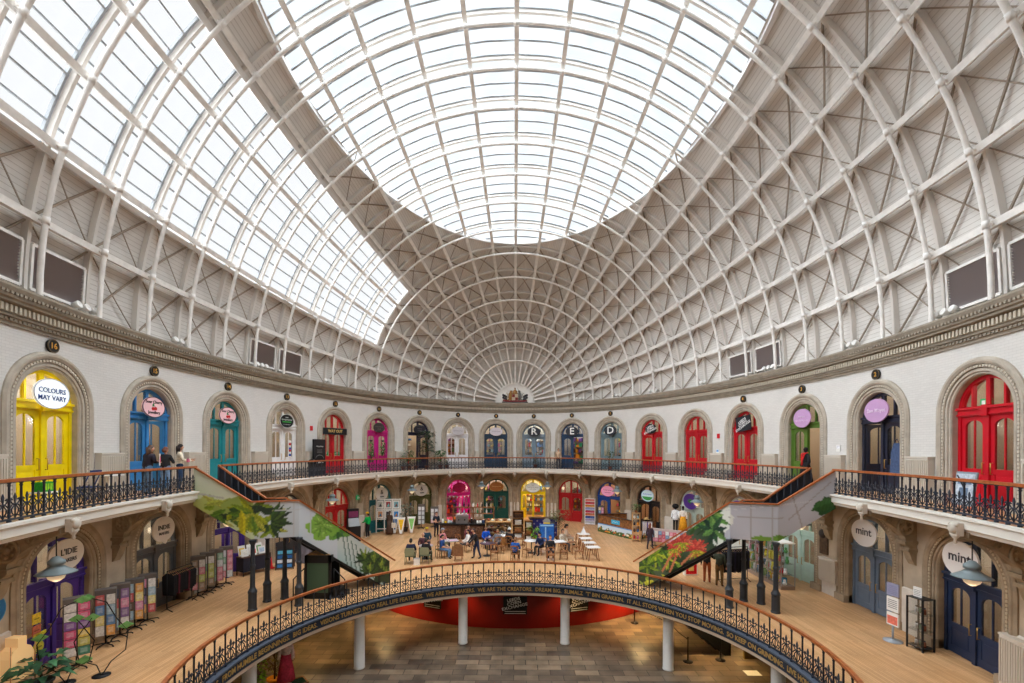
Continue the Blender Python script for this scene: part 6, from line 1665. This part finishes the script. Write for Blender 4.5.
spinner(-6.2, 16.9, .1, 1.6, 2, 4, .6, 'wire stand of pale goods left of the magenta shop', 'pale packet on the wire stand left of the magenta shop', 'packets on the wire stand', (.22, .26), [(226, 226, 228), (210, 200, 196), (190, 196, 206), (226, 170, 180)])
# bunting across the magenta shop
q, rz = at_door('lo', 7, 0, -.15, 2.2); t = thing('bunting', 'red and white bunting across the magenta shop front', 'bunting', q, rz)
mb = MB(); mb.tube([(-1.0 + .1 * k, 0, -.1 * math.sin(PI * k / 20)) for k in range(21)], .008, 4); mb.build('string', WHITE, t)
for k in range(12): x = -.92 + .167 * k; z = -.1 * math.sin(PI * (x + 1) / 2); mb = MB(); mb.prism([(x - .07, z), (x + .07, z), (x, z - .18)], -.004, .004); mb.build('flag', col((206, 30, 50)) if k % 2 else WHITE, t)
# towel rack
t = thing('towel_rack', 'tall rack of folded colourful textiles right of the deep red doors', 'rack', (6.15, 18.6, 0), -.35)
mb = MB(); mb.box(-.42, -.38, -.2, .2, 0, 2.1); mb.box(.38, .42, -.2, .2, 0, 2.1); mb.box(-.4, .4, .17, .2, 0, 2.1); mb.build('frame', WHITE, t)
for k in range(9): mb = MB(); mb.box(-.38, .38, -.2, .18, .06 + .23 * k - .02, .06 + .23 * k); mb.build('shelf', WHITE, t)
TC = [(226, 224, 230), (190, 180, 210), (60, 90, 180), (226, 120, 70), (206, 60, 90), (160, 170, 220), (230, 150, 60), (222, 60, 70), (236, 130, 110)]
for k in range(9):
    for j in range(2):
        o = thing('folded_towel', '%s folded textile on the tall rack, level %s from the floor' % (['front', 'back'][0] if j == 0 else 'second', ['one', 'two', 'three', 'four', 'five', 'six', 'seven', 'eight', 'nine'][k]), 'towel', T(6.15, 18.6, 0, -.35) @ Vector((-.19 + .38 * j, 0, .06 + .23 * k)), -.35, 'textiles on the tall rack')
        c = TC[k] if j == 0 else tuple(min(255, int(q * .8 + 40)) for q in TC[k])
        mb = MB(); mb.box(-.18, .18, -.19, .14, 0, .07); mb.build('lower_fold', col(c), o); mb = MB(); mb.box(-.18, .18, -.19, .14, .075, .15); mb.build('upper_fold', col(tuple(int(q * .9) for q in c)), o)
spinner(6.95, 18.0, -.4, 1.6, 2, 5, .45, 'spinner of bright socks beside the rack of textiles', 'bright sock pack on the spinner beside the rack of textiles', 'sock packs on the spinner', (.18, .24))
# timber stall
def plank_wall(name, a, b, h, label):
    a, b = Vector(a), Vector(b); d = b - a; L = d.length; rz = math.atan2(d.y, d.x)
    t = thing(name, label, 'stall', (a.x, a.y, 0), rz)
    mb = MB(); n = int(L / .14)
    for k in range(n): mb.box(L * k / n + .004, L * (k + 1) / n - .004, -.03, .03, h * .5, h - .04)
    mb.build('planks', mat('stall_timber', (134, 88, 50), .6, .2, 7), t)
    mb = MB(); mb.box(0, L, -.08, .12, h - .04, h); mb.build('counter_top', WOODD, t)
    mb = MB(); mb.c = []; V = []; F = []; nx, nz = int(L / .04), 16
    R_ = random.Random(2)
    fl = [patch_(L * R_.random(), .1 + .22 * R_.random(), .05 + .05 * R_.random(), .05, R_.choice([(236, 150, 50), (226, 90, 60), (240, 206, 90), (250, 240, 220)])) for k in range(26)]
    gr = [patch_(L * (k + .5) / 14, .1 + .08 * math.sin(k * 2.1), .2, .2 + .06 * math.sin(k * 1.7), (44 + 14 * (k % 3), 92, 40)) for k in range(14)]
    for i in range(nx + 1):
        for j in range(nz + 1):
            u, z = L * i / nx, h * .5 * j / nz; c = (206, 226, 240)
            if z > h * .44: c = (70, 150, 220)
            for f in gr + fl: c = f(u, z) or c
            V.append((u, -.04, z)); mb.c.append(rgb(c))
    for i in range(nx):
        for j in range(nz): q = i * (nz + 1) + j; F.append((q, q + nz + 1, q + nz + 2, q + 1))
    mb.add(V, F); mb.build('painted_base', PRINT, t)
    mb = MB(); mb.box(0, L, -.03, .03, 0, h * .5); mb.build('backing', WOODD, t)
    return t, rz, L
t, rz, L = plank_wall('timber_stall', (6.25, 15.6), (8.0, 12.5), 1.28, 'timber stall front with painted flowers along its foot')
mb = MB(); mb.box(L * .42, L * .66, -.06, -.03, .8, 1.08); mb.build('blue_sign', mat('stall_sign_blue', (70, 180, 220), .4), t)
mb = MB(); mb.tube([(L * .46, -.065, .9), (L * .5, -.065, 1.0), (L * .54, -.065, .92), (L * .58, -.065, .99), (L * .62, -.065, .9)], .014, 4); mb.build('sign_scroll', WHITE, t)
plank_wall('timber_stall', (8.5, 16.1), (6.3, 15.75), 1.28, 'timber stall return running back toward the royal blue doors'); plank_wall('timber_stall', (8.75, 12.75), (9.95, 13.7), 1.1, 'timber stall return behind the short clothes rail')
# ladder shelf with small goods
t = thing('ladder_shelf', 'tall narrow pale wooden shelf at the end of the timber stall', 'shelves', (8.1, 11.95, 0), -.3)
for sx in (-.24, .24):
    for sy in (-.15, .15): mb = MB(); mb.box(sx - .025, sx + .025, sy - .025, sy + .025, 0, 1.9); mb.build('post', WOODP, t)
for z in (.15, .6, 1.05, 1.5, 1.88): mb = MB(); mb.box(-.26, .26, -.17, .17, z - .015, z + .015); mb.build('shelf', WOODP, t)
for k in range(8):
    z = [.165, .615, 1.065, 1.515][k // 2]; c = PAL[(k * 5) % 12]
    mb = MB(); mb.lathe([(.06, 0), (.07, .1), (.04, .2)], 8); m2 = MB(); m2.lathe([(.045, .2), (.045, .23)], 8)
    small_obj('trinket_pot', '%s pot on the %s shelf of the tall narrow shelf' % (['first', 'second'][k % 2], ['lowest', 'second', 'third', 'highest'][k // 2]), 'pot', T(8.1, 11.95, 0, -.3) @ Vector((-.11 + .22 * (k % 2), 0, z)), 0, [('pot', mb, col(c)), ('lid', m2, WOOD)], 'pots on the narrow shelf')
plant((8.1, 11.95, 1.9), .55, .22, 'leafy plant on top of the tall narrow shelf', 40, .2, .04, (80, 130, 60), seed=51, trunk=False, potr=.1, z0=.16)
# straw hat on the short rail
mb = MB(); mb.lathe([(.2, 0), (.2, .01), (.1, .02), (.09, .1), (.0, .12)], 14); m2 = MB(); m2.lathe([(.102, .02), (.098, .05)], 14)
small_obj('straw_hat', 'straw hat on the top bar of the short clothes rail', 'hat', (8.7, 11.62, 1.52), 0, [('brim', mb, col((206, 170, 110))), ('band', m2, col((90, 60, 40)))])
# card stands by the mannequins
for k, (x, y) in enumerate(((8.85, 10.3), (9.4, 9.9), (9.95, 9.5), (10.5, 9.15))):
    nm = ['first', 'second', 'third', 'fourth'][k]
    spinner(x, y, -.5, 1.15, 4, 3, .85, nm + ' low stand of bright gifts, counted from the stair foot toward the mannequins', 'bright gift on the %s low stand by the mannequins' % nm, 'gifts on the low stands', (.19, .24), [(206, 40, 60), (236, 232, 230), (60, 120, 180), (230, 110, 150), (30, 34, 44), (180, 60, 90)], (196, 176, 174))
def mannequin(loc, rz, top, skirt, label, afro=True, legs=(28, 26, 28)):
    t = thing('mannequin', label, 'mannequin', loc, rz)
    mb = MB(); mb.lathe([(.1, .8), (.15, .95), (.11, 1.12), (.16, 1.32), (.15, 1.42), (.06, 1.48), (.05, 1.54)], 12, 0, True, Matrix.Scale(.7, 4, (0, 1, 0))); mb.ball((0, 0, 1.65), 1, 10, 0, (.08, .1, .12))
    for sx in (-1, 1): mb.tube([(sx * .08, 0, .85), (sx * .09, 0, .45), (sx * .09, 0, .06), (sx * .1, -.1, .03)], [.08, .055, .04, .04], 7); mb.tube([(sx * .16, 0, 1.4), (sx * .22, 0, 1.12), (sx * .22, -.08, .9)], [.05, .04, .03], 6)
    mb.lathe([(.2, 0), (.2, .02), (.02, .03)], 12); mb.build('body', col(legs), t)
    mb = MB(); mb.lathe([(.2, .82), (.17, .95), (.13, 1.12), (.18, 1.32), (.17, 1.42), (.08, 1.48)], 12, 0, True, Matrix.Scale(.75, 4, (0, 1, 0)))
    for sx in (-1, 1): mb.tube([(sx * .16, 0, 1.4), (sx * .22, 0, 1.12), (sx * .225, -.06, .95)], [.065, .06, .055], 7)
    mb.build('top', col(top), t)
    if skirt: mb = MB(); mb.lathe([(.3, .2), (.24, .6), (.15, 1.1)], 12); mb.build('skirt', col(skirt), t)
    if afro: mb = MB(); mb.ball((0, .02, 1.7), .2, 12, 0, (1.1, .9, .85)); mb.build('hair', col((26, 22, 22)), t)
    return t
mannequin((10.5, 11.35, .72), -.5, (236, 236, 238), None, 'mannequin in a white shirt with big black hair by the mint doors'); mannequin((10.85, 10.95, .72), -.5, (236, 226, 216), (220, 150, 30), 'mannequin in an orange yellow dress by the mint doors', False)
t = thing('plinth', 'pale plinth under the two mannequins by the mint doors', 'plinth', (10.68, 11.15, 0), -.85)
mb = MB(); mb.box(-.5, .5, -.3, .3, 0, .68); mb.build('block', PALE, t); mb = MB(); mb.box(-.53, .53, -.33, .33, .68, .715); mb.build('top_slab', WHITE, t)
p, rz = WM(26.3, ZG, .75); mannequin(p, rz, (30, 28, 32), (28, 26, 30), 'mannequin in a long black coat beside the olive green doors', False)
q, rz = WM(26.3, ZG, .75); mb = MB(); mb.tube([(-.08, -.13, 1.46), (-.03, -.17, 1.2), (0, -.19, .95)], .035, 6); mb.tube([(.08, -.13, 1.46), (.03, -.17, 1.2), (.01, -.19, .98)], .035, 6); mb.tube([(-.09, -.12, 1.47), (0, .1, 1.52), (.09, -.12, 1.47)], .035, 6)
o = mb.build('scarf', col((206, 40, 40))); o.location = q; o.rotation_euler = (0, 0, rz); tag(o, 'red scarf round the neck of the mannequin in the black coat', 'scarf')
# glass display case of trinkets on the right
t = thing('glass_case', 'long glass display case of bright trinkets beside the right stair', 'display case', (12.0, 3.2, 0), -PI / 2 - .03)
mb = MB(); mb.box(-1.7, 1.7, -.3, .3, 0, .16); mb.build('plinth', mat('case_plinth', (150, 130, 116), .6), t)
for sx in (-1.69, -.57, .57, 1.69):
    for sy in (-.29, .29): mb = MB(); mb.box(sx - .015, sx + .015, sy - .015, sy + .015, .16, 2.0); mb.build('post', CHROME, t)
for z in (.62, 1.1, 1.55): mb = MB(); mb.box(-1.66, 1.66, -.27, .27, z, z + .012); mb.build('shelf', GLASS, t)
mb = MB(); mb.box(-1.68, 1.68, -.3, -.294, .16, 2.0); mb.build('pane', GLASS, t); mb = MB(); mb.box(-1.7, 1.7, -.3, .3, 2.0, 2.05); mb.build('lid', WHITE, t)
TP = [(236, 236, 240), (226, 160, 40), (206, 40, 70), (240, 220, 60), (180, 200, 220), (60, 130, 170), (240, 170, 190), (210, 210, 214), (90, 160, 100)]
for k in range(64):
    lv, i = k // 16, k % 16; x = -1.55 + 3.1 * i / 15 + RNG.uniform(-.04, .04); c = RNG.choice(TP); hh = .2 + .16 * RNG.random()
    mb = MB(); kind = RNG.randrange(3)
    if kind == 0: mb.lathe([(.06, 0), (.085, hh * .4), (.05, hh * .7), (.06, hh)], 8)
    elif kind == 1: mb.ball((0, 0, .09), .09, 8); mb.ball((0, 0, .21), .06, 8)
    else: mb.box(-.09, .09, -.06, .06, 0, hh)
    o = mb.build('trinket', col(c)); o.location = T(12.0, 3.2, 0, -PI / 2 - .03) @ Vector((x, RNG.uniform(-.15, .05), [.161, .633, 1.113, 1.563][lv])); tag(o, 'bright trinket on the %s level of the long glass case' % ['lowest', 'second', 'third', 'top'][lv], 'trinket', 'trinkets in the glass case')
t = thing('sale_sign', 'red boxed sign with a yellow patch on the floor by the two shoppers', 'sign', (8.6, 3.9, 0), .1)
mb = MB(); mb.box(-.32, .32, -.12, .12, 0, .62); mb.build('box', WHITE, t); mb = MB(); mb.box(-.27, .27, -.13, -.12, .06, .56); mb.build('panel', col((220, 24, 34)), t); mb = MB(); mb.box(-.15, .12, -.136, -.13, .22, .46); mb.build('patch', col((236, 200, 120)), t)
# right hand side stands by the grey blue doors
t = thing('poster_stand', 'poster stand on a round grey foot between the two mint shops', 'stand', (12.15, -3.75, 0), -PI / 2 + .12)
mb = MB(); mb.lathe([(.26, 0), (.26, .025), (.05, .04), (.035, .08)], 18); mb.build('foot', mat('stand_grey', (160, 166, 174), .4), t)
mb = MB(); mb.tube([(0, 0, .06), (0, 0, .5)], .03, 6); mb.build('pole', mat('stand_grey', (160, 166, 174), .4), t)
for k, (z0, z1, c) in enumerate(((.5, .9, (226, 120, 100)), (.95, 1.4, (232, 232, 236)), (1.45, 1.85, (120, 124, 160)))):
    mb = MB(); mb.box(-.2, .2, -.02, .02, z0, z1); mb.build('poster', WHITE if k < 2 else mat('poster_lilac', (150, 150, 176), .5), t); 
    mb = MB(); mb.box(-.17, .17, -.026, -.02, z0 + .04, z1 - .1) if k == 0 else [mb.box(-.15, .15, -.026, -.02, z1 - .1 - .06 * j, z1 - .085 - .06 * j) for j in range(5)]; mb.build('print', col(c) if k != 1 else DARK, t)
t = thing('glass_cabinet', 'narrow black framed glass cabinet between the two mint shops', 'cabinet', (12.5, -4.35, 0), -PI / 2 + .12)
for sx in (-.24, .24):
    for sy in (-.2, .2): mb = MB(); mb.box(sx - .02, sx + .02, sy - .02, sy + .02, 0, 1.6); mb.build('post', BLACK, t)
for z in (.1, .6, 1.1, 1.58): mb = MB(); mb.box(-.25, .25, -.21, .21, z - .012, z + .012); mb.build('shelf', BLACK if z in (.1, 1.58) else GLASS, t)
mb = MB(); mb.box(-.22, .22, -.205, -.2, .1, 1.58); mb.build('pane', GLASS, t)
for k in range(9):
    z = [.113, .613, 1.113][k // 3]; c = [(226, 226, 230), (120, 70, 50), (60, 110, 90)][(k * 2) % 3]
    mb = MB(); mb.lathe([(.04, 0), (.04, .13), (.02, .16)], 8); m2 = MB(); m2.lathe([(.022, .16), (.022, .2)], 8)
    small_obj('lotion_bottle', 'small bottle %s on the %s shelf of the narrow glass cabinet' % (['first', 'middle', 'last'][k % 3], ['lowest', 'middle', 'top'][k // 3]), 'bottle', T(12.5, -4.35, 0, -PI / 2 + .12) @ Vector((-.13 + .13 * (k % 3), 0, z)), 0, [('bottle', mb, col(c)), ('cap', m2, DARK)], 'bottles in the narrow glass cabinet')
mb = MB(); mb.box(-.13, .13, -.01, .01, 0, .3); m2 = MB(); [m2.box(-.1, .1, -.014, -.01, .05 + .05 * j, .06 + .05 * j) for j in range(4)]
small_obj('leaflet', 'white leaflet standing on the narrow glass cabinet', 'leaflet', (12.45, -4.3, 1.595), -PI / 2 + .12, [('sheet', mb, WHITE), ('lines', m2, DARK)])
p, rz = WM(PIER[-3] - .35, 1.65, .0); t = thing('bronze_plaque', 'dark bronze arched plaque on the pier left of the grey blue doors', 'plaque', p, rz)
mb = MB(); mb.prism([(-.28, 0), (.28, 0), (.28, .8)] + [(.28 * math.cos(PI * k / 10), .8 + .18 * math.sin(PI * k / 10)) for k in range(1, 10)] + [(-.28, .8)], -.07, -.01); mb.build('plate', mat('bronze', (84, 66, 50), .5, .15, 9), t)
mb = MB(); mb.lathe([(.2, 0), (.17, .06), (.0, .08)], 14, 0, True, Matrix.Translation((0, -.07, .86)) @ Matrix.Rotation(PI / 2, 4, 'X')); mb.build('boss', mat('bronze_dark', (50, 40, 36), .5), t)
for n_, (x, z, w, h, c, l, rnd_) in enumerate(((-.54, .62, .17, .17, (206, 196, 70), 'yellow disc stuck low on the purple shop door', True), (-.6, 1.42, .13, .14, (236, 196, 60), 'yellow poster in the glass of the purple shop door', False), (-.6, 1.1, .13, .13, (206, 110, 80), 'terracotta poster below the yellow one on the purple shop door', False), (-.5, .96, .2, .05, (220, 206, 60), 'small yellow strip sticker on the purple shop door', False))):
    q, rz = at_door('lo', 0, x, .2, z)
    t = thing('door_sticker', l, 'sticker', q, rz); mb = MB(); mb.prism(oval_pts(w, h, 20) if rnd_ else [(-w, -h), (w, -h), (w, h), (-w, h)], -.02, .0); mb.build('sheet', col(c), t)
    mb = MB(); mb.box(-w * .6, w * .6, -.024, -.02, -h * .15, h * .1); mb.build('print', col(tuple(int(k * .7) for k in c)), t)
# ================================================================= ON THE GALLERY
p, rz = WM(-18.65, ZG, .5); t = thing('display_board', 'tall black price board between the white barber doors and the way-out doors', 'board', p, rz)
mb = MB(); mb.box(-.5, .5, -.05, .05, .05, 2.15); mb.build('panel', mat('board_black', (30, 28, 30), .5), t)
for z in (1.72, .75):
    mb = MB(); mb.tube([(-.3 + .6 * q / 20, -.056, z + .035 * math.sin(q * 1.9)) for q in range(21)], .012, 4); mb.build('heading_stroke', WHITE, t)
mb = MB(); mb.tube([(a * .34, -.056, 1.0 + b * .2) for a, b in oval_pts(1, 1, 16)][:9], .012, 4)
for k in range(3): mb.box(-.22, .22, -.056, -.05, 1.5 - .08 * k, 1.515 - .08 * k)
mb.build('lines', mat('board_grey', (150, 146, 144), .5), t); mb = MB(); mb.box(-.55, .55, -.2, .2, 0, .05); mb.build('base', BLACK, t)
p, rz = WM(-19.75, ZG, .9); t = thing('litter_bin', 'black bin with a domed lid in front of the white barber doors', 'bin', p, rz)
mb = MB(); mb.lathe([(.2, 0), (.22, .7), (.24, .72)], 12); mb.build('body', DARK, t); mb = MB(); mb.lathe([(.25, .72), (.25, .8), (.14, .95), (.0, 1.0)], 12); mb.build('lid', BLACK, t)
q, rz = at_door('up', 3, .62, .28, 1.05); t = thing('barber_pole', 'red white and blue barber pole by the white doors', 'barber pole', q, rz)
mb = MB(); mb.lathe([(.09, 0), (.09, .08), (.06, .1)], 10); mb.lathe([(.06, .85), (.09, .87), (.09, .95), (.03, 1.02)], 10); mb.build('caps', WHITE, t)
for k in range(6):
    mb = MB(); mb.lathe([(.062, .1 + .125 * k), (.062, .1 + .125 * (k + 1))], 10); mb.build('stripe', col([(40, 90, 190), (240, 240, 240), (206, 40, 50)][k % 3]), t)
mb = MB(); mb.box(-.16, .16, -.12, .12, 0, .26)
m2 = MB()
for k in range(4): m2.box(-.15 + .08 * k, -.1 + .08 * k, -.125, .125, .05, .22)
p, rz = WM(-34.4, ZG, .5); t = small_obj('plastic_crate', 'green plastic crate on a pale stool by the yellow doors', 'crate', p + Vector((0, 0, .42)), rz, [('crate', mb, col((40, 150, 40))), ('slots', m2, col((150, 200, 40)))])
mb = MB(); mb.box(-.22, .22, -.2, .2, .38, .42); mb.tube([(-.18, -.16, 0), (-.18, -.16, .38)], .02, 5); m2 = MB(); m2.tube([(.18, .16, 0), (.18, .16, .38)], .02, 5); m2.tube([(.18, -.16, 0), (.18, -.16, .38)], .02, 5); m2.tube([(-.18, .16, 0), (-.18, .16, .38)], .02, 5)
small_obj('stool', 'pale stool under the green plastic crate', 'stool', p, rz, [('seat', mb, WHITE), ('legs', m2, WHITE)])
p, rz = WM(-33.2, ZG, .75); t = thing('folding_chair', 'blue framed folding chair in front of the yellow doors', 'chair', p, rz + PI)
mb = MB(); mb.box(-.21, .21, -.2, .2, .43, .46); mb.build('seat', col((40, 60, 110)), t)
for sx in (-1, 1):
    mb = MB(); mb.tube([(sx * .21, -.2, 0), (sx * .21, .2, .9)], .016, 5); mb.build('leg', col((40, 60, 120)), t); mb = MB(); mb.tube([(sx * .2, .22, 0), (sx * .2, -.18, .45)], .016, 5); mb.build('leg', col((40, 60, 120)), t)
mb = MB(); mb.tube([(-.21, .2, .88), (.21, .2, .88)], .1, flat=(.03, .12), up=Vector((0, 0, 1))); mb.build('backrest', col((40, 60, 110)), t)
p, rz = WM(-32.1, ZG, .55); table(p, rz, .32, .74, WT, 'small white table right of the yellow doors on the gallery', None, True, WHITE)
p, rz = WM(33.9, ZG, .7); t = thing('easel_board', 'grey framed notice board leaning by the large red doors', 'board', p, rz)
mb = MB(); M = Matrix.Rotation(-.14, 4, 'X'); mb.box(-.36, .36, -.02, .02, .1, 1.05, 0, M); mb.build('frame', mat('board_frame', (140, 150, 160), .4), t); mb = MB(); mb.box(-.31, .31, -.028, -.02, .16, .99, 0, M); mb.build('poster', col((190, 200, 212)), t)
mb = MB(); mb.box(-.15, .15, -.034, -.028, .3, .6, 0, M); mb.box(-.24, .24, -.034, -.028, .7, .85, 0, M); mb.build('print', col((110, 130, 156)), t); mb = MB(); mb.tube([(0, .32, 0), (0, -.1, .95)], .02, 5); mb.build('prop', DARK, t)
q, rz = at_door('up', 16, .62, .3, 1.9); t = thing('apron', 'blue denim apron hung on the black navy doors', 'apron', q, rz)
mb = MB(); mb.prism([(-.12, 0), (.12, 0), (.24, -.35), (.28, -1.15), (-.28, -1.15), (-.24, -.35)], -.06, -.02); mb.build('cloth', col((66, 84, 120)), t); mb = MB(); mb.tube([(-.1, -.04, 0), (0, -.03, .16), (.1, -.04, 0)], .012, 5); mb.build('strap', col((40, 52, 84)), t)
for n_, (s, z, c, l) in enumerate(((31.25, 5.75, (90, 130, 200), 'blue and white notice left of the large red doors'), (31.55, 5.62, (206, 30, 40), 'small red call point left of the large red doors'), (27.3, 6.2, (232, 232, 236), 'white notice right of the olive green doors'), (18.7, 6.0, (120, 170, 220), 'pale blue notice between unsigned red and black sign doors'), (18.75, 6.95, (206, 30, 40), 'red fire bell between the two red shops'), (-18.75, 7.3, (206, 30, 40), 'red fire bell above the tall black price board'))):
    p, rz = WM(s, z, 0); t = thing('wall_notice', l, 'notice', p, rz); mb = MB(); mb.box(-.11, .11, -.04, -.01, -.14, .14); mb.build('plate', WHITE if n_ not in (1, 4, 5) else col(c), t); mb = MB(); mb.box(-.09, .09, -.046, -.04, -.02, .11); mb.build('panel', col(c), t)
# goods inside the shops, on shelves along the back walls
for lev in ('up', 'lo'):
    for i in range(18):
        s = VB[i]; z0 = ZG if lev == 'up' else 0.0; p, rz = WM(s, z0, -2.6)
        nm = (UP if lev == 'up' else LO)[i][1]; nm = ' '.join(nm.split(',')[0].split()[:6])
        t = thing('shop_shelves', 'shelves of goods inside the shop behind the %s' % nm, 'shelves', p, rz, 'shelves inside the shops')
        mb = MB(); mb.box(-1.0, 1.0, .2, .24, 0, 2.6); mb.build('back_board', mat('shelf_back', (186, 172, 156), .8), t)
        for k in range(5): mb = MB(); mb.box(-1.0, 1.0, -.12, .2, .3 + .5 * k, .33 + .5 * k); mb.build('shelf', WOOD if (i + k) % 2 else WOODD, t)
        mb = MB(); rn = random.Random(i * 7 + (lev == 'lo'))
        for k in range(5):
            x = -.95
            while x < .85:
                w = rn.uniform(.08, .24); mb.box(x, x + w, -.08, .12, .331 + .5 * k, .331 + .5 * k + rn.uniform(.12, .4), rn.randrange(8)); x += w + rn.uniform(.01, .1)
        g = mb.build('goods', [col(PAL[(j * 3 + i) % 12]) for j in range(8)], t); g['kind'] = 'stuff'
# flowers at the lower level
plant((-8.85, -2.75, -2.6), 1.9, .3, 'bright green hedge plant beside the white column on the lower level', 260, .16, .06, (120, 180, 50), seed=61, trunk=False, potr=.22)
plant((-8.75, -1.7, -2.6), 1.5, .3, 'olive shrub in an orange pot on the lower level', 90, .16, .04, (120, 110, 60), (206, 130, 30), seed=62, trunk=False, potr=.24)
mannequin((-8.05, -2.25, -2.29), .3, (226, 200, 190), (196, 60, 84), 'mannequin in a long red flowered dress standing in the crate of leaves', False, (210, 180, 160))
